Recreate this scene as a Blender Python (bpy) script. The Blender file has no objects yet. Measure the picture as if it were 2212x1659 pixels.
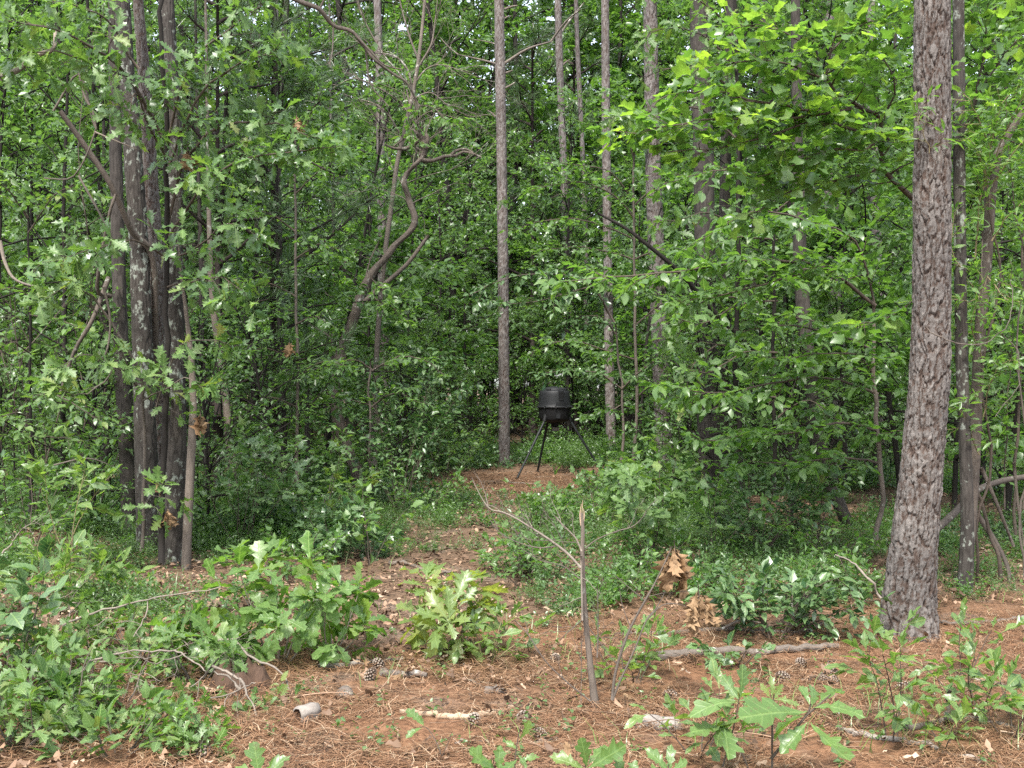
import bpy, math, random
import numpy as np
from mathutils import Matrix, Vector

# ------------------------------------------------------------------ camera, sky, sun, exposure
S = bpy.context.scene
COL = S.collection
CAMH = 1.6
FPX = 1100.0                      # focal length in pixels of a 1024 px wide picture
cam = bpy.data.cameras.new('camera')
cam.sensor_width = 36.0
cam.lens = 36.0 * FPX / 1024.0
cam.clip_end = 1500
cam.clip_start = 0.05
cam_ob = bpy.data.objects.new('camera', cam)
cam_ob.location = (0, 0, CAMH)
cam_ob.rotation_euler = (math.radians(90), 0, 0)
COL.objects.link(cam_ob)
S.camera = cam_ob

SUN_EL, SUN_AZ = 57.0, 198.0      # azimuth clockwise from +Y: high, behind the camera and a little left
w = bpy.data.worlds.new('World')
S.world = w
w.use_nodes = True
nt = w.node_tree
bg = nt.nodes['Background']
sky = nt.nodes.new('ShaderNodeTexSky')
sky.sky_type = 'NISHITA'
sky.sun_disc = False
sky.sun_elevation = math.radians(SUN_EL)
sky.sun_rotation = math.radians(SUN_AZ)
sky.air_density = 1.0
sky.dust_density = 2.0
sky.ozone_density = 1.0
pale = nt.nodes.new('ShaderNodeHueSaturation')       # thin cloud takes the blue out of the sky
pale.inputs['Saturation'].default_value = 0.5
nt.links.new(sky.outputs[0], pale.inputs['Color'])
nt.links.new(pale.outputs[0], bg.inputs[0])
bg.inputs[1].default_value = 0.095

sl = bpy.data.lights.new('sun', 'SUN')
sl.energy = 1.5
sl.angle = math.radians(10)
sl.color = (1.0, 0.96, 0.89)
so = bpy.data.objects.new('sun', sl)
el, az = math.radians(SUN_EL), math.radians(SUN_AZ)
sdir = Vector((math.sin(az) * math.cos(el), math.cos(az) * math.cos(el), math.sin(el)))
so.rotation_euler = sdir.to_track_quat('Z', 'Y').to_euler()
so.location = sdir * 40
COL.objects.link(so)

S.view_settings.view_transform = 'Standard'
S.view_settings.look = 'None'
S.view_settings.gamma = 1.0
S.view_settings.use_curve_mapping = False
S.view_settings.exposure = 2.62
S.render.engine = 'CYCLES'
S.cycles.max_bounces = 7
S.cycles.diffuse_bounces = 4
S.cycles.glossy_bounces = 2
S.cycles.transmission_bounces = 5
S.cycles.sample_clamp_indirect = 6.0
S.cycles.use_denoising = False
try:
    S.cycles.denoiser = 'OPENIMAGEDENOISE'
    S.cycles.denoising_prefilter = 'ACCURATE'
    S.cycles.denoising_input_passes = 'RGB_ALBEDO_NORMAL'
except Exception:
    pass

rnd = random.Random(7)
RN = np.random.default_rng(11)

# ------------------------------------------------------------------ picture helpers (u, v on the 2212 x 1659 photograph)
K = 1024.0 / 2212.0


def at(u, v, d):
    return np.array([(u * K - 512) / FPX * d, d, CAMH - (v * K - 384) / FPX * d])


def dist_of(v):
    return CAMH * FPX / (v * K - 384)


def gz(x, y):
    """ground height, gently uneven"""
    x = np.asarray(x, float); y = np.asarray(y, float)
    far = np.clip((y - 9) / 30, 0, 1.5)
    return (0.018 * np.sin(x * 2.1 + 0.4) * np.cos(y * 1.7) + 0.022 * np.sin(x * 0.9 + y * 0.6)
            + far * (0.10 * np.sin(x * 0.35 + 1.0) * np.cos(y * 0.23)))


def ground_at(u, v):
    d = dist_of(v)
    x = (u * K - 512) / FPX * d
    return np.array([x, d, float(gz(x, d))])


# ------------------------------------------------------------------ numpy noise
def _h(ix, iy, iz, seed):
    n = (ix.astype(np.int64) * 374761393 + iy.astype(np.int64) * 668265263 + iz.astype(np.int64) * 2147483647 + seed * 1274126177) & 0xFFFFFFFF
    n = ((n ^ (n >> 13)) * 1274126177) & 0xFFFFFFFF
    n = ((n ^ (n >> 16)) * 2246822519) & 0xFFFFFFFF
    return ((n ^ (n >> 15)) & 0xFFFFFF) / float(0xFFFFFF)


def vnoise(x, y, z=None, seed=0):
    x = np.asarray(x, float); y = np.asarray(y, float)
    z = np.zeros_like(x) if z is None else np.asarray(z, float)
    xi, yi, zi = np.floor(x), np.floor(y), np.floor(z)
    fx, fy, fz = x - xi, y - yi, z - zi
    fx, fy, fz = [f * f * (3 - 2 * f) for f in (fx, fy, fz)]
    r = 0
    for a in (0, 1):
        for b in (0, 1):
            for c in (0, 1):
                wgt = (fx if a else 1 - fx) * (fy if b else 1 - fy) * (fz if c else 1 - fz)
                r = r + wgt * _h(xi + a, yi + b, zi + c, seed)
    return r


def fbm(x, y, z=None, seed=0, octv=4):
    r, amp, tot = 0, 1.0, 0
    z = 0 * np.asarray(x, float) if z is None else z
    for i in range(octv):
        r = r + amp * vnoise(x * 2 ** i, y * 2 ** i, z * 2 ** i, seed + i)
        tot += amp
        amp *= 0.5
    return r / tot


def cells(cx, cy, ncx, seed):
    """jittered cells, periodic in x with ncx cells: returns F2-F1 and a random number per cell"""
    ix, iy = np.floor(cx), np.floor(cy)
    f1 = np.full(cx.shape, 9.0); f2 = np.full(cx.shape, 9.0); rid = np.zeros(cx.shape)
    for a in (-1, 0, 1):
        for b in (-1, 0, 1):
            jx, jy = ix + a, iy + b
            wx = np.mod(jx, ncx)
            off = np.where(np.mod(jy, 2) > 0, 0.5, 0.0) * 0
            px = jx + 0.5 + off + (_h(wx, jy, jy * 0, seed) - 0.5) * 0.9
            py = jy + 0.5 + (_h(wx, jy, jy * 0, seed + 5) - 0.5) * 0.9
            d = np.sqrt((cx - px) ** 2 + (cy - py) ** 2)
            r = _h(wx, jy, jy * 0, seed + 9)
            nearer = d < f1
            f2 = np.where(nearer, f1, np.minimum(f2, d))
            rid = np.where(nearer, r, rid)
            f1 = np.where(nearer, d, f1)
    return f2 - f1, rid


# ------------------------------------------------------------------ materials
def new_mat(name):
    m = bpy.data.materials.new(name)
    m.use_nodes = True
    n = m.node_tree
    n.nodes.clear()
    return m, n


def N(n, kind, **kw):
    x = n.nodes.new('ShaderNode' + kind)
    for k, v in kw.items():
        if k.startswith('i_'):
            x.inputs[k[2:].replace('_', ' ')].default_value = v
        else:
            setattr(x, k, v)
    return x


def L(n, a, b):
    n.links.new(a, b)


def ramp(n, fac, stops):
    r = N(n, 'ValToRGB')
    e = r.color_ramp.elements
    while len(e) < len(stops):
        e.new(0.5)
    for el_, (p, c) in zip(e, stops):
        el_.position = p
        el_.color = (*c, 1)
    if fac is not None:
        L(n, fac, r.inputs[0])
    return r.outputs[0]


def math_(n, op, a, b=None, c=None):
    x = N(n, 'Math', operation=op)
    for i, v in enumerate((a, b, c)):
        if v is None:
            continue
        if isinstance(v, (int, float)):
            x.inputs[i].default_value = v
        else:
            L(n, v, x.inputs[i])
    return x.outputs[0]


def mixc(n, fac, a, b, blend='MIX'):
    x = N(n, 'MixRGB', blend_type=blend)
    for i, v in zip((0, 1, 2), (fac, a, b)):
        if isinstance(v, (int, float)):
            x.inputs[i].default_value = v
        elif isinstance(v, tuple):
            x.inputs[i].default_value = (*v, 1)
        else:
            L(n, v, x.inputs[i])
    return x.outputs[0]


def leaf_mat(name, stops, trans=(0.18, 0.34, 0.03), tfac=0.34, rough=0.36, spec=0.6, near=False, tback=(2.2, 2.3, 1.3), vein=(0.26, 0.38, 0.12), back=(0.10, 0.155, 0.06)):
    m, n = new_mat(name)
    out = N(n, 'OutputMaterial')
    oi = N(n, 'ObjectInfo')
    if near:
        t = oi.outputs['Random']
    else:
        a = N(n, 'Attribute', attribute_name='tint')
        t = math_(n, 'ADD', math_(n, 'MULTIPLY', a.outputs['Fac'], 0.6), math_(n, 'MULTIPLY', oi.outputs['Random'], 0.4))
    col = ramp(n, t, stops)
    geo = N(n, 'NewGeometry')
    # mottling inside a leaf
    tc = N(n, 'TexCoord')
    ns = N(n, 'TexNoise', i_Scale=(14.0 if near else 5.0), i_Detail=3.0)
    L(n, geo.outputs['Position'], ns.inputs['Vector'])
    col = mixc(n, 0.75 if near else 0.5, col, ramp(n, ns.outputs['Fac'], [(0.3, (0.62, 0.66, 0.6)), (0.7, (1.25, 1.2, 1.15))]), 'MULTIPLY')
    height = None
    if near:
        lu = N(n, 'Attribute', attribute_name='lu').outputs['Fac']
        lv = N(n, 'Attribute', attribute_name='lv').outputs['Fac']
        av = math_(n, 'ABSOLUTE', lv)
        mid = N(n, 'MapRange', i_From_Min=0.012, i_From_Max=0.03, i_To_Min=1.0, i_To_Max=0.0)
        L(n, av, mid.inputs['Value'])
        ph = math_(n, 'FRACT', math_(n, 'MULTIPLY', math_(n, 'SUBTRACT', lu, math_(n, 'MULTIPLY', av, 0.75)), 6.5))
        sv = N(n, 'MapRange', i_From_Min=0.04, i_From_Max=0.13, i_To_Min=0.55, i_To_Max=0.0)
        L(n, math_(n, 'ABSOLUTE', math_(n, 'SUBTRACT', ph, 0.5)), sv.inputs['Value'])
        vf = math_(n, 'MAXIMUM', mid.outputs[0], sv.outputs[0])
        col = mixc(n, vf, col, mixc(n, 0.6, col, vein))
        height = vf
        sp = N(n, 'TexNoise', i_Scale=55.0, i_Detail=2.0)                 # rust and insect spots
        L(n, geo.outputs['Position'], sp.inputs['Vector'])
        sk = N(n, 'MapRange', i_From_Min=.63, i_From_Max=.67)
        L(n, sp.outputs['Fac'], sk.inputs['Value'])
        col = mixc(n, math_(n, 'MULTIPLY', sk.outputs[0], .7), col, (0.11, 0.075, 0.03))
    bk = mixc(n, math_(n, 'MULTIPLY', geo.outputs['Backfacing'], 0.55), col, back)
    p = N(n, 'BsdfPrincipled', i_Roughness=rough)
    p.inputs['Specular IOR Level'].default_value = spec
    L(n, bk, p.inputs['Base Color'])
    b = N(n, 'Bump', i_Strength=0.35, i_Distance=0.006)
    if height is not None:
        L(n, math_(n, 'ADD', math_(n, 'MULTIPLY', height, -0.6), math_(n, 'MULTIPLY', ns.outputs['Fac'], 0.7)), b.inputs['Height'])
    else:
        L(n, ns.outputs['Fac'], b.inputs['Height'])
    L(n, b.outputs[0], p.inputs['Normal'])
    tr = N(n, 'BsdfTranslucent')
    L(n, mixc(n, 0.55, mixc(n, 1.0, col, tback, 'MULTIPLY'), trans), tr.inputs['Color'])
    mx = N(n, 'MixShader')
    mx.inputs[0].default_value = tfac
    L(n, p.outputs[0], mx.inputs[1]); L(n, tr.outputs[0], mx.inputs[2])
    L(n, mx.outputs[0], out.inputs[0])
    return m


MAT = {}
# far / joined foliage
MAT['leaf_forest'] = leaf_mat('leaf_forest', [(0.0, (0.0304, 0.0792, 0.0274)), (0.45, (0.0576, 0.1302, 0.0392)), (0.85, (0.0944, 0.1804, 0.0470)), (1.0, (0.1600, 0.2420, 0.0588))], tfac=.40, trans=(0.20, 0.34, 0.05))
MAT['leaf_light'] = leaf_mat('leaf_light', [(0.0, (0.0351, 0.0938, 0.0265)), (0.5, (0.0702, 0.1595, 0.0352)), (1.0, (0.1404, 0.2534, 0.0496))], tfac=0.45)
MAT['leaf_dark'] = leaf_mat('leaf_dark', [(0.0, (0.0207, 0.0575, 0.0253)), (0.6, (0.0345, 0.0874, 0.0345)), (1.0, (0.0633, 0.1323, 0.0460))], rough=0.32, spec=0.6, tfac=0.24, trans=(0.08, 0.2, 0.03))
MAT['leaf_ground'] = leaf_mat('leaf_ground', [(0.0, (0.0361, 0.0855, 0.0247)), (0.5, (0.0617, 0.1283, 0.0333)), (0.9, (0.1045, 0.1900, 0.0427)), (1.0, (0.1900, 0.2470, 0.0475))], tfac=0.36)
MAT['needle'] = leaf_mat('needle', [(0.0, (0.028, 0.060, 0.030)), (0.7, (0.05, 0.095, 0.045)), (1.0, (0.09, 0.13, 0.05))], tfac=0.15)
# near, single leaves
MAT['oak_near'] = leaf_mat('oak_near', [(0.0, (0.038, 0.090, 0.026)), (0.5, (0.070, 0.145, 0.034)), (0.8, (0.105, 0.190, 0.045)), (0.95, (0.165, 0.22, 0.05)), (1.0, (0.20, 0.17, 0.05))], near=True, rough=0.44, spec=0.4)
MAT['oak_bright'] = leaf_mat('oak_bright', [(0.0, (0.0560, 0.1280, 0.0240)), (0.4, (0.0800, 0.1680, 0.0320)), (0.8, (0.1200, 0.2240, 0.0440)), (1.0, (0.1600, 0.2160, 0.0360))], near=True, rough=0.36, spec=0.5, tfac=0.4)
MAT['oak_yellow'] = leaf_mat('oak_yellow', [(0.0, (0.11, 0.17, 0.03)), (0.5, (0.185, 0.235, 0.045)), (1.0, (0.28, 0.28, 0.06))], near=True, tfac=0.4, trans=(0.34, 0.40, 0.05))
MAT['tulip_near'] = leaf_mat('tulip_near', [(0.0, (0.0558, 0.1310, 0.0378)), (0.45, (0.0977, 0.1988, 0.0462)), (0.8, (0.1395, 0.2571, 0.0483)), (1.0, (0.2185, 0.3346, 0.0473))], near=True, tfac=0.5, rough=0.42, trans=(0.32, 0.50, 0.03))
MAT['dogwood_near'] = leaf_mat('dogwood_near', [(0.0, (0.0380, 0.1045, 0.0285)), (0.5, (0.0665, 0.1520, 0.0342)), (1.0, (0.1235, 0.2280, 0.0475))], near=True, tfac=0.4, rough=0.42)
MAT['sassafras_near'] = leaf_mat('sassafras_near', [(0.0, (0.0600, 0.1360, 0.0320)), (0.5, (0.0960, 0.1880, 0.0440)), (1.0, (0.1600, 0.2480, 0.0480))], near=True, tfac=0.4, vein=(0.35, 0.4, 0.13))
MAT['glossy_near'] = leaf_mat('glossy_near', [(0.0, (0.022, 0.065, 0.026)), (0.6, (0.036, 0.095, 0.034)), (1.0, (0.07, 0.15, 0.04))], near=True, rough=0.34, spec=0.6, tfac=0.24, trans=(0.10, 0.24, 0.03))
MAT['vine_near'] = leaf_mat('vine_near', [(0.0, (0.0540, 0.1350, 0.0270)), (0.5, (0.0900, 0.1980, 0.0405)), (1.0, (0.1530, 0.2700, 0.0450))], near=True, tfac=0.42)
MAT['dead_near'] = leaf_mat('dead_near', [(0.0, (0.14, 0.078, 0.04)), (0.5, (0.27, 0.160, 0.082)), (1.0, (0.40, 0.265, 0.150))], near=True, trans=(0.22, 0.13, 0.06), tfac=0.2, rough=0.7, spec=0.2, vein=(0.12, 0.075, 0.04), back=(0.23, 0.155, 0.09), tback=(1.0, .9, .7))


def simple_tinted(name, stops, rough=0.8, spec=0.2, tfac=0.0):
    m, n = new_mat(name)
    out = N(n, 'OutputMaterial')
    a = N(n, 'Attribute', attribute_name='tint')
    p = N(n, 'BsdfPrincipled', i_Roughness=rough)
    p.inputs['Specular IOR Level'].default_value = spec
    L(n, ramp(n, a.outputs['Fac'], stops), p.inputs['Base Color'])
    L(n, p.outputs[0], out.inputs[0])
    return m


MAT['straw'] = simple_tinted('straw', [(0.0, (0.0450, 0.0233, 0.0137)), (0.4, (0.1395, 0.0725, 0.0382)), (0.75, (0.2295, 0.1283, 0.0715)), (1.0, (0.3330, 0.2465, 0.1617))], rough=0.55, spec=0.3)
MAT['litter'] = simple_tinted('litter', [(0.0, (0.0523, 0.0323, 0.0210)), (0.4, (0.1332, 0.0809, 0.0495)), (0.8, (0.2474, 0.1570, 0.0999)), (1.0, (0.3997, 0.3045, 0.2189))], rough=0.65, spec=0.3)
MAT['grass'] = leaf_mat('grass', [(0.0, (0.07, 0.14, 0.035)), (0.6, (0.13, 0.22, 0.05)), (1.0, (0.30, 0.28, 0.12))], tfac=0.3)


def bark_mat(name, ridge, furrow, lichen=None, lich_amt=0.62, scale=1.0, grain=(60, 60, 9), attr=True, bump=0.5, mid=None):
    m, n = new_mat(name)
    out = N(n, 'OutputMaterial')
    tc = N(n, 'TexCoord')
    mp = N(n, 'Mapping')
    mp.inputs['Scale'].default_value = grain
    L(n, tc.outputs['Object'], mp.inputs['Vector'])
    ns = N(n, 'TexNoise', i_Scale=1.0, i_Detail=6.0, i_Roughness=0.65)
    L(n, mp.outputs[0], ns.inputs['Vector'])
    big = N(n, 'TexNoise', i_Scale=3.0 * scale, i_Detail=3.0)
    L(n, tc.outputs['Object'], big.inputs['Vector'])
    if mid is not None:
        at_ = N(n, 'Attribute', attribute_name='crev').outputs['Fac']
        f = math_(n, 'ADD', math_(n, 'MULTIPLY', at_, 0.85), math_(n, 'MULTIPLY', math_(n, 'SUBTRACT', ns.outputs['Fac'], 0.42), 0.45))
    elif attr:
        at_ = N(n, 'Attribute', attribute_name='crev').outputs['Fac']
        f = math_(n, 'ADD', math_(n, 'MULTIPLY', at_, 0.75), math_(n, 'MULTIPLY', math_(n, 'SUBTRACT', ns.outputs['Fac'], 0.35), 0.6))
    else:
        f = ns.outputs['Fac']
    if mid is not None:
        col = ramp(n, f, [(0.06, furrow), (0.24, mid), (0.42, tuple(.8 * r for r in ridge)), (0.72, tuple(1.25 * r for r in ridge))])
    else:
        col = ramp(n, f, [(0.12, furrow), (0.42, tuple(0.55 * r + 0.45 * q for r, q in zip(ridge, furrow))), (0.8, ridge)])
    col = mixc(n, 0.6, col, ramp(n, big.outputs['Fac'], [(0.3, (0.6, 0.6, 0.62)), (0.7, (1.25, 1.22, 1.2))]), 'MULTIPLY')
    if lichen:
        ln = N(n, 'TexNoise', i_Scale=17.0 * scale, i_Detail=4.0, i_Roughness=0.62)
        mp2 = N(n, 'Mapping'); mp2.inputs['Scale'].default_value = (1, 1, 0.75)
        L(n, tc.outputs['Object'], mp2.inputs['Vector']); L(n, mp2.outputs[0], ln.inputs['Vector'])
        lz = N(n, 'TexNoise', i_Scale=1.3, i_Detail=1.0)
        L(n, tc.outputs['Object'], lz.inputs['Vector'])
        lf = math_(n, 'ADD', ln.outputs['Fac'], math_(n, 'MULTIPLY', math_(n, 'SUBTRACT', lz.outputs['Fac'], 0.5), 0.45))
        k = N(n, 'MapRange', i_From_Min=lich_amt - .01, i_From_Max=lich_amt + 0.07)
        L(n, lf, k.inputs['Value'])
        col = mixc(n, k.outputs[0], col, lichen)
    p = N(n, 'BsdfPrincipled', i_Roughness=0.85)
    p.inputs['Specular IOR Level'].default_value = 0.2
    L(n, col, p.inputs['Base Color'])
    b = N(n, 'Bump', i_Strength=bump, i_Distance=0.012)
    L(n, ns.outputs['Fac'], b.inputs['Height'])
    L(n, b.outputs[0], p.inputs['Normal'])
    L(n, p.outputs[0], out.inputs[0])
    return m


MAT['pine_bark'] = bark_mat('pine_bark', (0.122, 0.110, 0.100), (0.015, 0.010, 0.008), grain=(100, 100, 45), mid=(0.066, 0.046, 0.036), bump=.9)  # furrow tone near black: shading between the plates put into the colour
MAT['pine_far'] = bark_mat('pine_far', (0.145, 0.130, 0.121), (0.026, 0.019, 0.017), grain=(60, 60, 30), mid=(0.080, 0.060, 0.052), bump=.8)
MAT['oak_bark'] = bark_mat('oak_bark', (0.050, 0.044, 0.038), (0.014, 0.011, 0.009), lichen=(0.18, 0.195, 0.165), lich_amt=0.575, grain=(55, 55, 16))
MAT['oak_dark'] = bark_mat('oak_dark', (0.052, 0.045, 0.039), (0.015, 0.0125, 0.0105), grain=(40, 40, 6))
MAT['pale_bark'] = bark_mat('pale_bark', (0.150, 0.125, 0.102), (0.050, 0.039, 0.032), lichen=(0.22, 0.22, 0.19), lich_amt=0.62, attr=False, grain=(60, 60, 12))
MAT['limb_bark'] = bark_mat('limb_bark', (0.112, 0.092, 0.076), (0.022, 0.018, 0.014), attr=False, grain=(50, 50, 20), lichen=(0.20, 0.20, 0.17), lich_amt=0.63)
MAT['twig'] = bark_mat('twig', (0.085, 0.067, 0.053), (0.03, 0.024, 0.018), attr=False, grain=(30, 30, 30), bump=0.2)
MAT['twig_green'] = bark_mat('twig_green', (0.20, 0.17, 0.09), (0.09, 0.075, 0.04), attr=False, grain=(30, 30, 30), bump=0.2)
MAT['twig_pale'] = bark_mat('twig_pale', (0.215, 0.185, 0.152), (0.09, 0.073, 0.057), attr=False, grain=(30, 30, 30), bump=0.3)
MAT['twig_grey'] = bark_mat('twig_grey', (0.115, 0.097, 0.080), (0.042, 0.034, 0.027), attr=False, grain=(30, 30, 30), bump=0.3)
MAT['dead_wood'] = bark_mat('dead_wood', (0.165, 0.14, 0.117), (0.04, 0.03, 0.024), attr=False, grain=(60, 60, 60), lichen=(0.34, 0.33, 0.29), lich_amt=0.62)
MAT['peeled_wood'] = bark_mat('peeled_wood', (0.37, 0.285, 0.20), (0.20, 0.125, 0.072), attr=False, grain=(14, 50, 50), bump=0.2)
MAT['bleached_wood'] = bark_mat('bleached_wood', (0.28, 0.255, 0.225), (0.08, 0.062, 0.05), attr=False, grain=(30, 40, 40), bump=0.4)
MAT['hollow_dark'] = bark_mat('hollow_dark', (0.09, 0.055, 0.035), (0.03, 0.018, 0.012), attr=False)
MAT['cone'] = simple_tinted('cone', [(0.0, (0.0310, 0.0198, 0.0136)), (0.5, (0.1054, 0.0713, 0.0496)), (1.0, (0.2604, 0.2232, 0.1860))])


def plain(name, col, rough=0.5, spec=0.5, bump=None, metal=0.0):
    m, n = new_mat(name)
    out = N(n, 'OutputMaterial')
    p = N(n, 'BsdfPrincipled', i_Roughness=rough, i_Metallic=metal)
    p.inputs['Specular IOR Level'].default_value = spec
    tc = N(n, 'TexCoord')
    ns = N(n, 'TexNoise', i_Scale=bump or 40.0, i_Detail=4.0)
    L(n, tc.outputs['Object'], ns.inputs['Vector'])
    L(n, mixc(n, ns.outputs['Fac'], tuple(c * 0.75 for c in col), tuple(c * 1.25 for c in col)), p.inputs['Base Color'])
    b = N(n, 'Bump', i_Strength=0.25, i_Distance=0.003)
    L(n, ns.outputs['Fac'], b.inputs['Height']); L(n, b.outputs[0], p.inputs['Normal'])
    L(n, p.outputs[0], out.inputs[0])
    return m


MAT['black_plastic'] = plain('black_plastic', (0.0085, 0.009, 0.010), 0.58, 0.28, 160.0)
MAT['black_deep'] = plain('black_deep', (0.005, 0.005, 0.0055), 0.65, 0.25, 160.0)  # darker copy of black_plastic: shade of underside and recesses put into the colour
MAT['leg_paint'] = plain('leg_paint', (0.010, 0.012, 0.012), 0.55, 0.25, 60.0)
MAT['bolt'] = plain('bolt', (0.45, 0.45, 0.44), 0.35, 0.6, 60.0, 1.0)
MAT['box_grey'] = plain('box_grey', (0.075, 0.062, 0.05), 0.5, 0.4, 60.0)
MAT['stump_dark'] = bark_mat('stump_dark', (0.085, 0.052, 0.034), (0.02, 0.012, 0.009), attr=False)


# ------------------------------------------------------------------ meshes
class MB:
    """collects quads with a tint per vertex (and, for bark, a crevice value) and links them as one mesh"""
    def __init__(self):
        self.v, self.f, self.t, self.c, self.n = [], [], [], [], 0

    def add(self, v, f, tint=0.0, crev=None):
        v = np.asarray(v, np.float32).reshape(-1, 3)
        f = np.asarray(f, np.int32).reshape(-1, 4)
        self.v.append(v)
        self.f.append(f + self.n)
        self.t.append(np.broadcast_to(np.asarray(tint, np.float32), (len(v),)))
        self.c.append(np.broadcast_to(np.asarray(1.0 if crev is None else crev, np.float32), (len(v),)))
        self.n += len(v)

    def tube(self, pts, radii, sides=6, tint=0.0, cap=True):
        pts = np.asarray(pts, float)
        n = len(pts)
        radii = np.broadcast_to(np.asarray(radii, float), (n,))
        t = np.gradient(pts, axis=0)
        t /= np.maximum(np.linalg.norm(t, axis=1, keepdims=True), 1e-9)
        ref = np.array([0, 0, 1.0]) if abs(t[:, 2]).mean() < 0.8 else np.array([1.0, 0, 0])
        a = np.cross(t, ref); a /= np.maximum(np.linalg.norm(a, axis=1, keepdims=True), 1e-9)
        b = np.cross(t, a)
        th = np.arange(sides) * 2 * math.pi / sides
        ring = np.cos(th)[None, :, None] * a[:, None] + np.sin(th)[None, :, None] * b[:, None]
        v = pts[:, None] + ring * radii[:, None, None]
        i, j = np.meshgrid(np.arange(n - 1), np.arange(sides), indexing='ij')
        k = (j + 1) % sides
        f = np.stack([i * sides + j, (i + 1) * sides + j, (i + 1) * sides + k, i * sides + k], -1).reshape(-1, 4)
        v = v.reshape(-1, 3)
        if cap and sides in (4, 6, 8):
            base = len(v)
            ends = []
            for e, row in ((0, 0), (1, n - 1)):
                c = pts[row]
                v = np.vstack([v, c])
                ci = len(v) - 1
                for q in range(0, sides, 2):
                    ids = [row * sides + q, row * sides + (q + 1) % sides, row * sides + (q + 2) % sides, ci]
                    ends.append(ids if e else ids[::-1])
            f = np.vstack([f, np.array(ends)])
        self.add(v, f, tint)

    def build_mesh(self, name, mat, smooth=True, crev=False):
        me = bpy.data.meshes.new(name)
        v = np.concatenate(self.v); f = np.concatenate(self.f)
        me.vertices.add(len(v)); me.vertices.foreach_set('co', v.ravel())
        me.loops.add(f.size); me.loops.foreach_set('vertex_index', f.ravel())
        me.polygons.add(len(f))
        me.polygons.foreach_set('loop_start', np.arange(len(f), dtype=np.int32) * 4)
        me.polygons.foreach_set('loop_total', np.full(len(f), 4, np.int32))
        me.polygons.foreach_set('use_smooth', np.full(len(f), smooth))
        a = me.attributes.new('tint', 'FLOAT', 'POINT')
        a.data.foreach_set('value', np.concatenate(self.t))
        if crev:
            a = me.attributes.new('crev', 'FLOAT', 'POINT')
            a.data.foreach_set('value', np.concatenate(self.c))
        me.update(calc_edges=True)
        me.materials.append(mat)
        return me

    def build(self, name, mat, parent=None, smooth=True, crev=False, origin=None):
        if not self.v:
            return None
        if origin is not None:
            o3 = np.asarray(origin, np.float32)
            self.v = [x - o3 for x in self.v]
        o = bpy.data.objects.new(name, self.build_mesh(name, mat, smooth, crev))
        COL.objects.link(o)
        if parent is not None:
            o.parent = parent
        elif origin is not None:
            o.location = tuple(float(q) for q in origin)
        return o


def tag(o, label=None, cat=None, group=None, kind=None):
    for k, v in (('label', label), ('category', cat), ('group', group), ('kind', kind)):
        if v:
            o[k] = v
    return o


def empty(name, loc, label, cat, group=None):
    o = bpy.data.objects.new(name, None)
    o.empty_display_size = 0.2
    o.location = tuple(float(q) for q in loc)
    COL.objects.link(o)
    return tag(o, label, cat, group)


def copy_thing(root, loc, rz=0.0, sc=1.0, label=None, group=None):
    r = root.copy()
    COL.objects.link(r)
    r.location = tuple(float(q) for q in loc)
    r.rotation_euler = (0, 0, rz)
    r.scale = (sc, sc, sc)
    if label:
        r['label'] = label
    if group:
        r['group'] = group
    for ch in root.children:
        c = ch.copy()
        COL.objects.link(c)
        c.parent = r
        for g in ch.children:
            q = g.copy()
            COL.objects.link(q)
            q.parent = c
    return r


# ------------------------------------------------------------------ leaves
def leaf_template(half, fold=0.25, curl=0.15, wave=0.03, petiole=0.0, pw=0.012, seed=0, crumple=0.0, side_waves=5):
    """half: list of (midrib u, edge u, edge half-width). Returns verts (x along, y across, z up), quads, lu, lv"""
    r = np.random.default_rng(seed)
    V, LU, LV = [], [], []
    n = len(half)

    def z(u, wv, s):
        zz = abs(wv) * fold - curl * u * u + wave * math.sin(u * side_waves * 3 + s * 1.7 + seed) * (abs(wv) / 0.3)
        return zz + (r.normal() * crumple if crumple else 0)
    for (mu, eu, ew) in half:
        j = 1 + 0.17 * r.normal()
        j2 = 1 + 0.17 * r.normal()
        ju, ju2 = .03 * r.normal(), .03 * r.normal()
        V += [(eu + ju, ew * j, z(eu, ew, 1)), (mu, 0, -curl * mu * mu + (r.normal() * crumple if crumple else 0)), (eu + ju2, -ew * j2, z(eu, ew, -1))]
        LU += [eu, mu, eu]; LV += [ew, 0, -ew]
    F = []
    for i in range(n - 1):
        a = 3 * i
        F += [(a, a + 1, a + 4, a + 3), (a + 1, a + 2, a + 5, a + 4)]
    if petiole:
        b = len(V)
        V += [(0, pw, 0), (0, -pw, 0), (-petiole * 0.5, pw, 0.03), (-petiole * 0.5, -pw, 0.03), (-petiole, pw, 0.0), (-petiole, -pw, 0.0)]
        LU += [0] * 6; LV += [0] * 6
        F += [(b, b + 2, b + 3, b + 1), (b + 2, b + 4, b + 5, b + 3)]
    V = np.array(V, np.float32)
    V[:, 0] += petiole
    return V, np.array(F[::1], np.int32)[:, ::-1], np.array(LU, np.float32), np.array(LV, np.float32)


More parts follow.
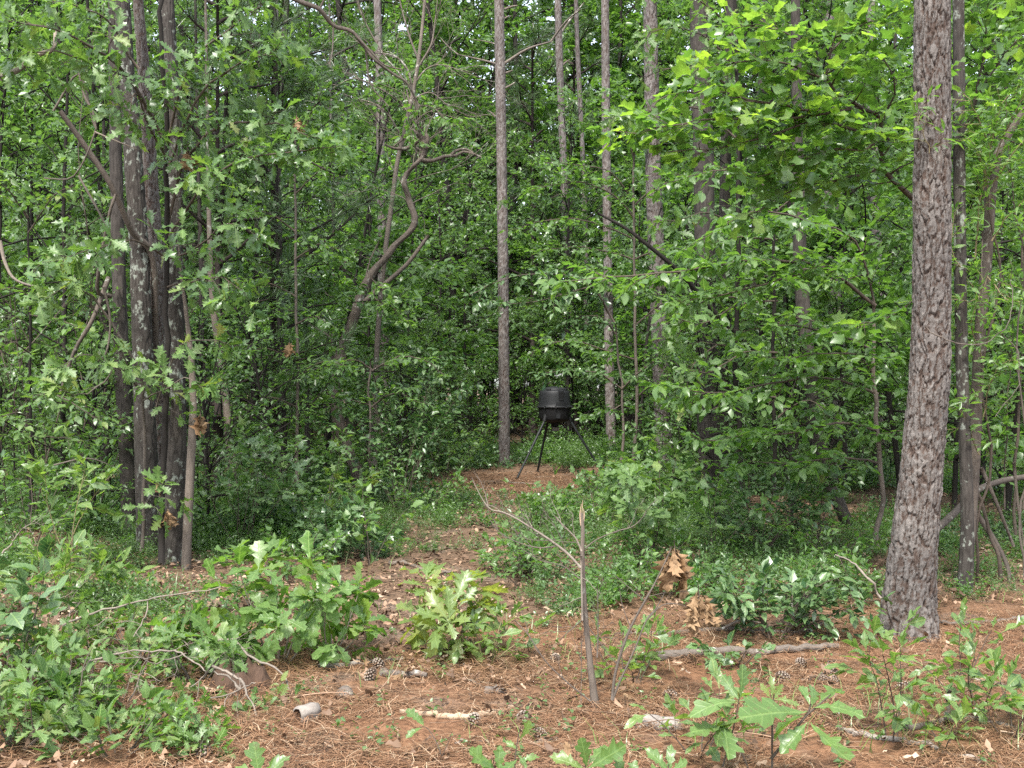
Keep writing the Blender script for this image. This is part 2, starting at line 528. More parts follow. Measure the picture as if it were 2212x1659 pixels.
SHAPES = {
    'ovate': [(0, 0, .01), (.12, .10, .13), (.32, .32, .245), (.55, .56, .24), (.78, .80, .14), (1, 1.0, .008)],
    'narrow': [(0, 0, .01), (.15, .14, .07), (.4, .4, .125), (.7, .7, .10), (1, 1, .006)],
    'diamond': [(0, 0, .01), (.45, .42, .26), (1, 1, .01)],
    'hex': [(0, 0.28, .25), (1, 0.70, .22)],
    'oval3': [(0, 0, .03), (.3, .28, .24), (.7, .72, .22), (1, 1, .02)],
    'oak': [(0, 0, .01), (.13, .12, .05), (.20, .27, .19), (.30, .31, .085), (.42, .52, .30), (.52, .54, .11), (.64, .77, .33), (.74, .77, .14), (.86, .95, .21), (.93, .93, .09), (1.0, 1.03, .015)],
    'oak_far': [(0, 0, .02), (.2, .3, .20), (.3, .34, .08), (.55, .66, .30), (.7, .72, .11), (1.0, 1.0, .05)],
    'blackjack': [(0, 0, .015), (.14, .13, .06), (.24, .30, .17), (.30, .35, .16), (.36, .37, .11), (.46, .50, .25), (.53, .57, .25), (.59, .60, .17), (.70, .78, .32), (.77, .86, .29), (.84, .87, .19), (.92, .99, .16), (.98, 1.02, .07), (1.03, 1.05, .012)],
    'tulip': [(0, -.03, .05), (.06, -.02, .22), (.18, .16, .42), (.32, .36, .31), (.48, .50, .27), (.62, .80, .37), (.76, .86, .22), (.82, .84, .10), (.80, .80, .01)],
    'sassafras': [(0, 0, .01), (.2, .2, .07), (.32, .46, .27), (.42, .60, .30), (.46, .50, .13), (.62, .64, .19), (.82, .84, .15), (1, 1, .01)],
    'maple': [(0, 0, .02), (.08, .02, .25), (.16, .28, .40), (.30, .34, .18), (.42, .62, .36), (.55, .60, .15), (.75, .78, .12), (1, 1, .008)],
}
TPL = {}
for nm, hf in SHAPES.items():
    pet = {'ovate': .16, 'narrow': .1, 'diamond': 0, 'hex': 0, 'oval3': 0.0, 'oak': .12, 'oak_far': 0, 'blackjack': .08, 'tulip': .55, 'sassafras': .2, 'maple': .45}[nm]
    TPL[nm] = [leaf_template(hf, fold=fo, curl=cu, wave=wa, petiole=pet, seed=i + 3 * len(nm))
               for i, (fo, cu, wa) in enumerate(((.22, .14, .03), (.45, .30, .06), (.08, .55, .05), (.30, -.10, .08), (.55, .12, .04), (.16, .30, .10)))]
TPL['dead'] = [leaf_template(SHAPES['oak'], fold=.8 - .25 * i, curl=.7 - .2 * i, wave=.2, petiole=.1, seed=40 + i, crumple=.10) for i in range(5)]
TPL['litter'] = [leaf_template([(0, 0, .04), (.22, .28, .21), (.45, .42, .11), (.7, .76, .23), (1, 1, .05)], fold=.55 - .3 * i, curl=.6 - .4 * i, wave=.12, seed=50 + i, crumple=.05) for i in range(4)]

NEAR_MESH = {}


def near_mesh(shape, k, matname):
    key = (shape, k, matname)
    if key not in NEAR_MESH:
        v, f, lu, lv = TPL[shape][k]
        me = bpy.data.meshes.new('leaf')
        me.from_pydata(v.tolist(), [], f.tolist())
        for nm, arr in (('lu', lu), ('lv', lv)):
            a = me.attributes.new(nm, 'FLOAT', 'POINT')
            a.data.foreach_set('value', arr)
        me.polygons.foreach_set('use_smooth', np.full(len(f), True))
        me.materials.append(MAT[matname])
        NEAR_MESH[key] = me
    return NEAR_MESH[key]


def frames(D, Nn):
    D = D / np.maximum(np.linalg.norm(D, axis=1, keepdims=True), 1e-9)
    Y = np.cross(Nn, D); Y /= np.maximum(np.linalg.norm(Y, axis=1, keepdims=True), 1e-9)
    Z = np.cross(D, Y)
    return D, Y, Z


class Leaves:
    """leaf places: position, direction, normal, length, tint"""
    def __init__(self):
        self.P, self.D, self.N, self.S = [], [], [], []

    def add(self, P, D, Nn, Sz):
        P = np.asarray(P, float).reshape(-1, 3)
        self.P.append(P)
        self.D.append(np.broadcast_to(np.asarray(D, float), P.shape))
        self.N.append(np.broadcast_to(np.asarray(Nn, float), P.shape))
        self.S.append(np.broadcast_to(np.asarray(Sz, float), (len(P),)))

    def arrays(self):
        return np.concatenate(self.P), np.concatenate(self.D), np.concatenate(self.N), np.concatenate(self.S)

    def count(self):
        return sum(len(p) for p in self.P)

    def into(self, mb, shape, rng, arrs=None, clump=0.5, width=1.0):
        P, D, Nn, Sz = arrs if arrs is not None else self.arrays()
        D, Y, Z = frames(D, Nn)
        tpls = TPL[shape]
        which = rng.integers(0, len(tpls), len(P))
        tint = rng.random(len(P)) ** 1.2
        if clump:
            cl = vnoise(P[:, 0] * 1.3, P[:, 1] * 1.3, P[:, 2] * 1.3, 3)
            tint = np.clip((1 - clump) * tint + clump * np.clip((cl - .25) * 2, 0, 1), 0, 1)
        for k, (v, f, lu, lv) in enumerate(tpls):
            m = which == k
            q = int(m.sum())
            if not q:
                continue
            vv = P[m][:, None] + Sz[m][:, None, None] * (v[None, :, 0:1] * D[m][:, None] + v[None, :, 1:2] * width * Y[m][:, None] + v[None, :, 2:3] * Z[m][:, None])
            ff = (f[None] + (np.arange(q) * len(v))[:, None, None]).reshape(-1, 4)
            mb.add(vv.reshape(-1, 3), ff, np.repeat(tint[m], len(v)))

    def objects(self, root, shape, matname, rng, cap=300, far_mat=None, far_shape=None):
        """the leaves that show largest become single leaf parts of the plant, the rest one joined part"""
        if not self.P:
            return
        P, D, Nn, Sz = self.arrays()
        base = np.array(root.location)
        order = np.argsort(P[:, 1] / Sz)
        inview = np.abs(P[:, 0]) < P[:, 1] * 0.49
        inview &= (P[:, 2] - CAMH) < P[:, 1] * 0.37
        order = np.concatenate([order[inview[order]], order[~inview[order]]])
        near = order[:cap]
        Dn, Y, Z = frames(D[near], Nn[near])
        loc = P[near] - base
        for i in range(len(near)):
            s = float(Sz[near[i]])
            o = bpy.data.objects.new('leaf', near_mesh(shape, int(rng.integers(0, len(TPL[shape]))), matname))
            M = np.eye(4)
            M[:3, 0] = Dn[i] * s; M[:3, 1] = Y[i] * s * rng.uniform(.9, 1.15); M[:3, 2] = Z[i] * s; M[:3, 3] = loc[i]
            o.matrix_basis = Matrix(M.tolist())
            o.parent = root
            COL.objects.link(o)
        rest = order[cap:]
        if len(rest):
            mb = MB()
            self.into(mb, far_shape or shape, rng, (P[rest] - base, D[rest], Nn[rest], Sz[rest]))
            tag(mb.build('foliage', MAT[far_mat or 'leaf_light'], root), kind='stuff')


def unit(v):
    v = np.asarray(v, float)
    return v / max(np.linalg.norm(v), 1e-9)


def smooth_path(pts, n=4):
    """Catmull-Rom through the points"""
    p = np.asarray(pts, float)
    if len(p) < 3:
        t = np.linspace(0, 1, n + 1)[:, None]
        return p[0] * (1 - t) + p[-1] * t
    q = np.vstack([2 * p[0] - p[1], p, 2 * p[-1] - p[-2]])
    out = []
    for i in range(1, len(q) - 2):
        for k in range(n):
            t = k / n
            a, b, c, d = q[i - 1], q[i], q[i + 1], q[i + 2]
            out.append(.5 * (2 * b + (c - a) * t + (2 * a - 5 * b + 4 * c - d) * t * t + (3 * b - a - 3 * c + d) * t ** 3))
    out.append(p[-1])
    return np.array(out)


def grow(start, d, length, n, rng, wobble=0.15, bend=(0, 0, 0)):
    """a wandering shoot"""
    p = [np.asarray(start, float)]
    d = unit(d)
    for i in range(n):
        d = unit(d + rng.normal(size=3) * wobble + np.asarray(bend) / n)
        p.append(p[-1] + d * length / n)
    return np.array(p)


def rot_about(v, axis, ang):
    axis = unit(axis)
    c, s = math.cos(ang), math.sin(ang)
    return v * c + np.cross(axis, v) * s + axis * np.dot(axis, v) * (1 - c)


def leaves_on(lv, path, spacing, size, rng, up=0.45, droop=0.25, start=0.15, opposite=False, tip=True, spread=1.0):
    seg = np.linalg.norm(np.diff(path, axis=0), axis=1)
    s = np.concatenate([[0], np.cumsum(seg)])
    tot = s[-1]
    pos = np.arange(tot * start, tot, spacing) + rng.uniform(-.2, .2) * spacing
    pos = np.clip(pos, 0, tot)
    if opposite:
        pos = np.repeat(pos, 2)
    if tip:
        pos = np.concatenate([pos, [tot, tot]])
    if not len(pos):
        return
    P = np.stack([np.interp(pos, s, path[:, k]) for k in range(3)], 1)
    idx = np.clip(np.searchsorted(s, pos) - 1, 0, len(seg) - 1)
    T = np.diff(path, axis=0)[idx]
    T /= np.maximum(np.linalg.norm(T, axis=1, keepdims=True), 1e-9)
    upv = np.array([0, 0, 1.0])
    side = np.cross(T, upv)
    side /= np.maximum(np.linalg.norm(side, axis=1, keepdims=True), 1e-6)
    sg = np.where(np.arange(len(pos)) % 2 == 0, 1.0, -1.0)[:, None]
    fwd = rng.uniform(.25, .9, (len(pos), 1))
    D = T * fwd + side * sg * spread + rng.normal(size=(len(pos), 3)) * .3
    D[:, 2] -= droop * rng.uniform(.2, 1.6, len(pos))
    if tip:
        D[-2:] = T[-2:] + rng.normal(size=(2, 3)) * .45
    Nn = upv + rng.normal(size=(len(pos), 3)) * up
    lv.add(P, D, Nn, size * rng.uniform(.62, 1.18, len(pos)))


def whorl(lv, p, t, n, size, rng, up=.5):
    """leaves bunched at a shoot tip, as oaks carry them"""
    t = unit(t)
    a = unit(np.cross(t, [0.3, 0.2, 1.0])); b = np.cross(t, a)
    for k in range(n):
        ang = k * 2.4 + rng.uniform(-.4, .4)
        d = t * rng.uniform(.15, .9) + (a * math.cos(ang) + b * math.sin(ang)) + np.array([0, 0, -.15])
        Nn = np.array([0, 0, .8]) + t * .6 + rng.normal(size=3) * up * .7
        lv.add([np.asarray(p) - t * rng.uniform(0, .04)], d, Nn, size * rng.uniform(.6, 1.15))


def spray(mb, lv, path, rng, r0, r1, twig_sp=.16, twig_len=.35, leaf_sp=.06, size=.08, f0=.2, sub=True, up=.45, droop=.25,
          mode='alt', sides=4, tubetint=0.3, flat=1.0, own=True, tiplift=0.0, wood=True, sub2=0):
    """a bough along PATH with side twigs and leaves on them"""
    n = len(path)
    if wood:
        mb.tube(path, np.linspace(r0, r1, n), sides, cap=sides > 3)
    seg = np.linalg.norm(np.diff(path, axis=0), axis=1)
    s = np.concatenate([[0], np.cumsum(seg)])
    tot = s[-1]
    sg = 1
    pos = tot * f0
    while pos < tot:
        i = min(int(np.searchsorted(s, pos)), n - 1)
        i = max(i, 1)
        p = path[i - 1] + (path[i] - path[i - 1]) * ((pos - s[i - 1]) / max(seg[i - 1], 1e-6))
        t = unit(path[i] - path[i - 1])
        ax = np.array([rng.normal() * .35 * (2 - flat), rng.normal() * .35 * (2 - flat), 1.0])
        d = rot_about(t, ax, sg * rng.uniform(.55, 1.15))
        d[2] = d[2] * .5 + rng.normal() * .16 + tiplift
        ln = twig_len * rng.uniform(.5, 1.25) * (1 - .45 * pos / tot)
        tw = grow(p, d, ln, 4, rng, .14, (0, 0, -.12))
        if wood:
            mb.tube(tw[::2], np.linspace(max(r1, r0 * .35), .0012, 3), 3, cap=False)
        for k_ in range(sub2 if ln > .5 * twig_len else 0):
            i2 = 1 + k_ % 3
            d2 = rot_about(unit(tw[i2] - tw[i2 - 1]), ax, (1 if k_ % 2 else -1) * rng.uniform(.6, 1.1))
            t2 = grow(tw[i2], d2, ln * rng.uniform(.4, .65), 3, rng, .14, (0, 0, -.1))
            if wood:
                mb.tube(t2, [.0018, .0016, .0013, .001], 3, cap=False)
            if mode == 'whorl':
                whorl(lv, t2[-1], t2[-1] - t2[-2], int(rng.integers(3, 6)), size * .9, rng, up)
            else:
                leaves_on(lv, t2, leaf_sp, size, rng, up, droop, opposite=(mode == 'opp'))
        if mode == 'whorl':
            if ln > .18:
                q = tw[2]
                whorl(lv, q, rot_about(tw[2] - tw[1], ax, -sg * .7), max(2, int(rng.integers(2, 4))), size * .85, rng, up)
            whorl(lv, tw[-1], tw[-1] - tw[-2], int(rng.integers(4, 7)), size, rng, up)
        else:
            leaves_on(lv, tw, leaf_sp, size, rng, up, droop, opposite=(mode == 'opp'))
        sg = -sg
        pos += twig_sp * rng.uniform(.6, 1.4)
    if mode == 'whorl':
        whorl(lv, path[-1], path[-1] - path[-2], 6, size, rng, up)
    elif own:
        leaves_on(lv, path[n // 2:], leaf_sp * 1.4, size, rng, up, droop)


# ------------------------------------------------------------------ trunks with real bark relief
DIST = [0.0]      # distance of the tree being built: above the frame its bark is coarser


def trunk_mesh(mb, path, radii, kind, around, dz, seed):
    """path: polyline points from the base up. Plates (pine) or ridges (oak) stand proud of the furrows"""
    path = np.asarray(path, float)
    s = np.concatenate([[0], np.cumsum(np.linalg.norm(np.diff(path, axis=0), axis=1))])
    m = max(8, int(s[-1] / dz))
    fine_to = min(s[-1], 1.9 + .40 * max(1.0, DIST[0])) if DIST[0] else s[-1]
    m1 = max(6, int(fine_to / dz))
    ss = np.linspace(0, fine_to, m1)
    if fine_to < s[-1] - .2:
        ss = np.concatenate([ss, np.linspace(fine_to, s[-1], max(3, int((s[-1] - fine_to) / max(dz * 6, .12))) + 1)[1:]])
    m = len(ss)
    c = np.stack([np.interp(ss, s, path[:, k]) for k in range(3)], 1)
    ker = max(3, int(.25 / dz)) | 1
    if m1 > 3 * ker:
        for k in range(2):
            pad = np.pad(c[:, k], ker // 2, mode='reflect', reflect_type='odd')
            c[:m1 - ker, k] = np.convolve(pad, np.ones(ker) / ker, 'valid')[:m1 - ker]
    r = np.interp(ss, np.linspace(0, s[-1], len(radii)) if len(radii) != len(path) else s, radii)
    th = np.arange(around) * 2 * math.pi / around
    TH, SS = np.meshgrid(th, ss)
    R = np.repeat(r[:, None], around, 1)
    rm = float(np.mean(radii))
    if kind == 'pine':
        ncx = max(7, int(2 * math.pi * rm / .038))
        ct, st_ = np.cos(TH), np.sin(TH)
        q = rm / .13
        jag = fbm(ct * 16 * q, st_ * 16 * q, SS * 50, seed + 12, 4) - .5
        wx = TH / (2 * math.pi) * ncx + (fbm(ct * 2.6 * q + 3, st_ * 2.6 * q + 7, SS * 4.5, seed, 4) - .5) * 1.7 + .35 * jag
        wy = SS / .21 + (fbm(ct * 4 * q + 13, st_ * 4 * q + 17, SS * 9, seed + 4, 3) - .5) * .9
        e, rid = cells(wx, wy, ncx, seed)                                   # long ridges with furrows between
        e2, rid2 = cells(wx * 1.3 + .5 * rid, SS / .06 + 3 * rid + .9 * jag, int(ncx * 1.3) * 9, seed + 31)   # plates along a ridge
        e3, rid3 = cells(wx * 3.4 + .4 * jag, SS / .028 + rid2, int(ncx * 3.4) * 9, seed + 57)        # flakes
        wide_ = .10 + .34 * np.clip(fbm(ct * 4 * q, st_ * 4 * q, SS * 5, seed + 6, 3) - .25, 0, 1)
        ridge = np.clip((e - .01 + .08 * jag) / wide_, 0, 1)
        ridge = ridge * ridge * (3 - 2 * ridge)
        fine = fbm(ct * 9 * q, st_ * 9 * q, SS * 34, seed + 2, 4) - .5
        amp = min(.022, rm * .150)
        lift = .30 * rid + .48 * rid2 + .22 * rid3
        disp = amp * (ridge * (.40 + .80 * lift) + .40 * fine) - 1.4 * amp
        edge2 = np.clip((e2 + .10 * jag) / .07, 0, 1)
        grey = np.clip(.50 + .30 * (rid2 - .5) + .40 * (rid3 - .5) + .8 * fine, .2, 1)
        crev = np.clip((.30 + .25 * fine) * (1 - ridge) + ridge * grey * (.50 + .50 * edge2), 0, 1) - .30 * (1 - np.clip((e + .04 * jag) / .045, 0, 1))  # brown furrows and cracks, darkened further as shade put into the colour
        crev = np.clip(crev, 0, 1)
    else:
        ncx = max(6, int(2 * math.pi * rm / .035))
        wx = TH / (2 * math.pi) * ncx + (fbm(np.cos(TH) * 2 + 3, np.sin(TH) * 2 + 7, SS * 4, seed, 3) - .5) * 1.5
        e, rid = cells(wx, SS / .22 + fbm(np.cos(TH) * 3, np.sin(TH) * 3, SS * 6, seed + 4) * .8, ncx, seed)
        plate = np.clip(e / .35, 0, 1)
        fine = fbm(np.cos(TH) * 6, np.sin(TH) * 6, SS * 24, seed + 2, 3) - .5
        amp = min(.007 if kind == 'oak' else .013, rm * .07)
        lump = fbm(np.cos(TH) * 1.1 + 5, np.sin(TH) * 1.1 + 9, SS * 2.2, seed + 8, 2) - .5
        disp = amp * (plate * (.8 + .4 * rid) + .8 * fine) - amp + rm * .22 * lump
        crev = np.clip(.25 + .7 * plate * (.6 + .4 * rid) + .3 * fine, 0, 1)
    RR = R + disp
    if around >= 60:                                                     # root flare, lobed
        RR = RR + rm * .85 * np.exp(-SS / .13) * np.clip(.35 + 1.3 * (fbm(np.cos(TH) * 1.6 + 2, np.sin(TH) * 1.6 + 4, SS * 1.5, seed + 40, 2) - .4), 0, 1)
    v = np.empty((m, around, 3))
    v[..., 0] = c[:, 0, None] + RR * np.cos(TH)
    v[..., 1] = c[:, 1, None] + RR * np.sin(TH)
    v[..., 2] = c[:, 2, None]
    i, j = np.meshgrid(np.arange(m - 1), np.arange(around), indexing='ij')
    k = (j + 1) % around
    f = np.stack([i * around + j, i * around + k, (i + 1) * around + k, (i + 1) * around + j], -1).reshape(-1, 4)
    mb.add(v.reshape(-1, 3), f, .5, crev.ravel())


def px_path(pts, d):
    return np.array([at(p[0], p[1], p[2] if len(p) > 2 else d) for p in pts])


def to_ground(path):
    """start the path a little under the ground surface"""
    p = path.copy()
    x, y = p[0][0], p[0][1]
    g = float(gz(x, y))
    p[0][2] = g - .06
    return p


def extend_up(path, H):
    d = path[-1] - path[-2]
    d = d / max(abs(d[2]), 1e-6)
    d[0] *= .6; d[1] *= .6
    add = []
    z = path[-1][2]
    while z < H:
        stp = min(2.0, H - z + .01)
        add.append((add[-1] if add else path[-1]) + d * stp)
        z += stp
    return np.vstack([path] + [a[None] for a in add]) if add else path


# ================================================================== THE SETTING
PATH_PX = [(900, 1640), (870, 1480), (830, 1340), (850, 1270), (930, 1213), (1070, 1135), (1140, 1075), (1110, 1035)]
PATH_PT = np.array([ground_at(u, v)[:2] for u, v in PATH_PX])


def path_dist(x, y):
    x = np.asarray(x, float); y = np.asarray(y, float)
    cx = np.interp(y, PATH_PT[:, 1], PATH_PT[:, 0])
    half = np.interp(y, [5, 7, 8, 10, 12.5, 15.5, 17, 19, 20.5, 22], [3.0, .9, .48, .26, .08, .24, .75, 1.1, .6, .0])
    return np.abs(x - cx) - half + (vnoise(x * 1.7, y * 1.7, seed=77) - .5) * .7


def green_density(x, y):
    """how thick the low undergrowth stands"""
    x = np.asarray(x, float); y = np.asarray(y, float)
    d = np.clip((y - np.where(x > -.5, 7.15, 7.7) + (vnoise(x * .8, y * .8, seed=5) - .5) * 1.8) / 1.0, 0, 1)
    d = d * np.clip(path_dist(x, y) / .5, 0, 1)
    d = d * np.clip((vnoise(x * .9 + 9, y * .9, seed=15) - .12) * 3.2, 0.12, 1)
    d = d * np.where(np.hypot((x + 2.05) / 1.0, (y - 8.9) / 1.0) < 1, .12, 1.0)      # trodden litter before the oak clump
    right = np.clip((x - 2.5) / .6, 0, 1) * np.clip((10.5 - y) / 2, 0, 1)
    return d * (1 - .85 * right)


def straw_mask(x, y):
    x = np.asarray(x, float); y = np.asarray(y, float)
    near = np.clip((7.6 - y + (vnoise(x * 1.1, y * 1.1, seed=25) - .5) * 3.0) / 1.5, 0, 1)
    near = np.maximum(near, np.clip((x - 1.2) / 1.0, 0, 1) * np.clip((8.6 - y) / 1.2, 0, 1))
    near = near * (1 - .5 * np.clip((-1.5 - x + (vnoise(x * 2, y * 2, seed=26) - .5)) / .6, 0, 1))
    clear = np.clip(1.5 - np.hypot((x - .1) / 1.9, (y - 18.0) / 2.2), 0, 1)
    return np.clip(np.maximum(near, clear * .6), 0, 1)


def graded(a, b, dense_a, dense_b, step, grow_):
    xs = list(np.arange(dense_a, dense_b + step * .5, step))
    q, st = xs[-1], step
    while q < b:
        st *= grow_; q += st; xs.append(q)
    q, st = xs[0], step
    while q > a:
        st *= grow_; q -= st; xs.insert(0, q)
    return np.array(xs)


gx = graded(-260, 260, -6, 6, .07, 1.10)
gy = graded(-120, 420, 3.4, 13, .07, 1.08)
GX, GY = np.meshgrid(gx, gy)
GZ = gz(GX, GY) + (fbm(GX * 5, GY * 5, seed=61) - .5) * .035 * (np.abs(GX) < 15) * (GY < 30) * (GY > 0)
mb = MB()
ny, nx = GX.shape
i, j = np.meshgrid(np.arange(ny - 1), np.arange(nx - 1), indexing='ij')
mb.add(np.stack([GX, GY, GZ], -1).reshape(-1, 3),
       np.stack([i * nx + j, i * nx + j + 1, (i + 1) * nx + j + 1, (i + 1) * nx + j], -1).reshape(-1, 4), straw_mask(GX, GY).ravel())
m, n = new_mat('forest_floor')
out = N(n, 'OutputMaterial')
tc = N(n, 'TexCoord')
st = N(n, 'Attribute', attribute_name='tint').outputs['Fac']
n1 = N(n, 'TexNoise', i_Scale=26.0, i_Detail=8.0, i_Roughness=.7); L(n, tc.outputs['Object'], n1.inputs['Vector'])
n2 = N(n, 'TexNoise', i_Scale=1.7, i_Detail=4.0); L(n, tc.outputs['Object'], n2.inputs['Vector'])
vz = N(n, 'TexVoronoi', i_Scale=38.0); L(n, tc.outputs['Object'], vz.inputs['Vector'])
straw = ramp(n, n1.outputs['Fac'], [(.25, (.052, .028, .016)), (.5, (.15, .078, .042)), (.75, (.25, .14, .080))])
lit = ramp(n, n1.outputs['Fac'], [(.25, (.045, .029, .019)), (.5, (.12, .078, .05)), (.75, (.23, .155, .103))])
lit = mixc(n, .5, lit, ramp(n, vz.outputs['Distance'], [(0.0, (1.3, 1.25, 1.2)), (.6, (.5, .5, .5))]), 'MULTIPLY')
base = mixc(n, st, lit, straw)
soil = ramp(n, n1.outputs['Fac'], [(.3, (.075, .056, .043)), (.7, (.20, .155, .12))])
k = N(n, 'MapRange', i_From_Min=.56, i_From_Max=.66); L(n, n2.outputs['Fac'], k.inputs['Value'])
base = mixc(n, math_(n, 'MULTIPLY', k.outputs[0], .7), base, soil)
p = N(n, 'BsdfPrincipled', i_Roughness=.9); p.inputs['Specular IOR Level'].default_value = .15
L(n, base, p.inputs['Base Color'])
b = N(n, 'Bump', i_Strength=.8, i_Distance=.02); L(n, n1.outputs['Fac'], b.inputs['Height']); L(n, b.outputs[0], p.inputs['Normal'])
L(n, p.outputs[0], out.inputs[0])
tag(mb.build('ground', m), kind='structure')

# pine straw: single needles lying on the ground
rng = np.random.default_rng(101)
q = 140000
yy = 4.0 + 6.0 * rng.random(q) ** 1.1
xx = (rng.random(q) - .5) * (yy * 1.08 + 1.6)
keep = rng.random(q) < np.clip(straw_mask(xx, yy) * .95 + .12, 0, 1) * np.clip((vnoise(xx * 2.6, yy * 2.6, seed=90) * .6 + vnoise(xx * 9, yy * 9, seed=92) * .4 - .27) * 3.4, .06, 1.4)
q2 = 14000
y2 = rng.uniform(14.5, 20.5, q2); x2 = rng.normal(0.1, 1.5, q2)
k2 = rng.random(q2) < straw_mask(x2, y2)
xx = np.concatenate([xx[keep], x2[k2]]); yy = np.concatenate([yy[keep], y2[k2]])
q = len(xx)
ang = rng.random(q) * math.pi + (vnoise(xx * 1.5, yy * 1.5, seed=91) - .5) * 2
ln = rng.uniform(.06, .17, q); wd = np.where(yy > 12, .0035, rng.uniform(.0010, .0019, q))
tx, ty = np.cos(ang), np.sin(ang)
zz = gz(xx, yy) + .008 + rng.random(q) ** 2 * .035
bow = rng.normal(0, .12, q) * ln
tilt = rng.normal(0, .12, q) * ln
V = np.empty((q, 6, 3))
for r_, fr in enumerate((-.5, 0, .5)):
    cxp = xx + tx * ln * fr - ty * bow * (1 - abs(fr) * 2)
    cyp = yy + ty * ln * fr + tx * bow * (1 - abs(fr) * 2)
    for s_ in (0, 1):
        sgn = 1 if s_ else -1
        V[:, r_ * 2 + s_, 0] = cxp - ty * wd * sgn
        V[:, r_ * 2 + s_, 1] = cyp + tx * wd * sgn
        V[:, r_ * 2 + s_, 2] = zz + tilt * fr + .004 * (1 - abs(fr) * 2)
F = np.array([[0, 2, 3, 1], [2, 4, 5, 3]])[None] + (np.arange(q) * 6)[:, None, None]
mb = MB(); mb.add(V.reshape(-1, 3), F.reshape(-1, 4), np.repeat(np.clip(rng.normal(.55, .25, q), 0, 1), 6))
tag(mb.build('pine_straw', MAT['straw'], smooth=False), kind='stuff')

# dead leaves on the ground
q = 34000
yy = 4.2 + 17 * rng.random(q) ** 1.5
xx = (rng.random(q) - .5) * (yy * 1.15 + 1.6)
sm = straw_mask(xx, yy)
keep = rng.random(q) < np.clip(1.0 - 1.0 * sm, .06, 1)
xx, yy = xx[keep], yy[keep]
q = len(xx)
lv = Leaves()
a = rng.random(q) * 6.283
lv.add(np.stack([xx, yy, gz(xx, yy) + .012 + rng.random(q) * .04], 1), np.stack([np.cos(a), np.sin(a), rng.normal(0, .22, q)], 1),
       np.array([0, 0, 1.]) + rng.normal(size=(q, 3)) * .38, rng.uniform(.028, .075, q))
mb = MB()
P_, D_, N_, S_ = lv.arrays()
nr = P_[:, 1] < 9.0
lv.into(mb, 'litter', rng, (P_[nr], D_[nr], N_[nr], S_[nr]), clump=.25)
lv.into(mb, 'hex', rng, (P_[~nr], D_[~nr], N_[~nr], S_[~nr] * .9), clump=.25)
tag(mb.build('dead_leaves', MAT['litter'], smooth=True), kind='stuff')

# low green undergrowth: little plants of a few leafy stems
def low_plants(name, mat, q, yr, hgt, leafsz, dens, seed, stems=5, per=7, shape='hex', pw=1.3, xlim=1.12):
    rng = np.random.default_rng(seed)
    y = yr[0] + (yr[1] - yr[0]) * rng.random(q) ** pw
    x = (rng.random(q) - .5) * y * xlim
    kp = rng.random(q) < dens(x, y)
    x, y = x[kp], y[kp]
    q = len(x)
    h = hgt * rng.uniform(.45, 1.2, q) * (.55 + .9 * vnoise(x * .8, y * .8, seed=seed))
    x = np.repeat(x, stems); y = np.repeat(y, stems); h = np.repeat(h, stems)
    a = rng.random(len(x)) * 6.283
    lean = rng.uniform(.1, .8, len(x))
    h = h * rng.uniform(.5, 1.1, len(x))
    f = np.tile(np.linspace(.25, 1, per), len(x))
    X, Y, Hh, A, Le = [np.repeat(v, per) for v in (x, y, h, a, lean)]
    P = np.stack([X + np.cos(A) * Le * Hh * f * (0.6 + .5 * f), Y + np.sin(A) * Le * Hh * f * (0.6 + .5 * f), gz(X, Y) + Hh * f * (1.15 - .3 * f * Le)], 1)
    A2 = A + np.where(np.tile(np.arange(per), len(x)) % 2 == 0, 1.1, -1.1) + rng.normal(size=len(A)) * .5
    D = np.stack([np.cos(A2), np.sin(A2), rng.normal(.1, .35, len(A))], 1)
    lv = Leaves()
    lv.add(P, D, np.array([0, 0, 1.]) + rng.normal(size=P.shape) * .5, leafsz * rng.uniform(.6, 1.25, len(P)) * (1 - .25 * f))
    mb = MB()
    lv.into(mb, shape, rng, clump=.55)
    return tag(mb.build(name, MAT[mat]), kind='stuff')



def clump_mesh(name, mat, seed, plants, spread, hgt, stems, per, leafsz, shape, lean_=(.1, .8), up=.5, drop=.1):
    """a tuft of little leafy plants, used many times over in the undergrowth"""
    rng = np.random.default_rng(seed)
    mb, lv = MB(), Leaves()
    for _ in range(plants):
        a_ = rng.random() * 6.283; r_ = spread * math.sqrt(rng.random())
        c = np.array([math.cos(a_) * r_, math.sin(a_) * r_, 0])
        h = hgt * rng.uniform(.4, 1.15)
        for _s in range(stems):
            b_ = rng.random() * 6.283; le = rng.uniform(*lean_)
            pth = grow(c, (math.cos(b_) * le, math.sin(b_) * le, 1), h * rng.uniform(.6, 1.1), 5, rng, .16, (0, 0, -.3))
            mb.tube(pth[::2] if len(pth) > 5 else pth, .0016, 3, .15, cap=False)
            leaves_on(lv, pth, h / per, leafsz, rng, up, drop, .2)
    lv.into(mb, shape, rng, clump=.2)
    return mb.build_mesh(name, MAT[mat])


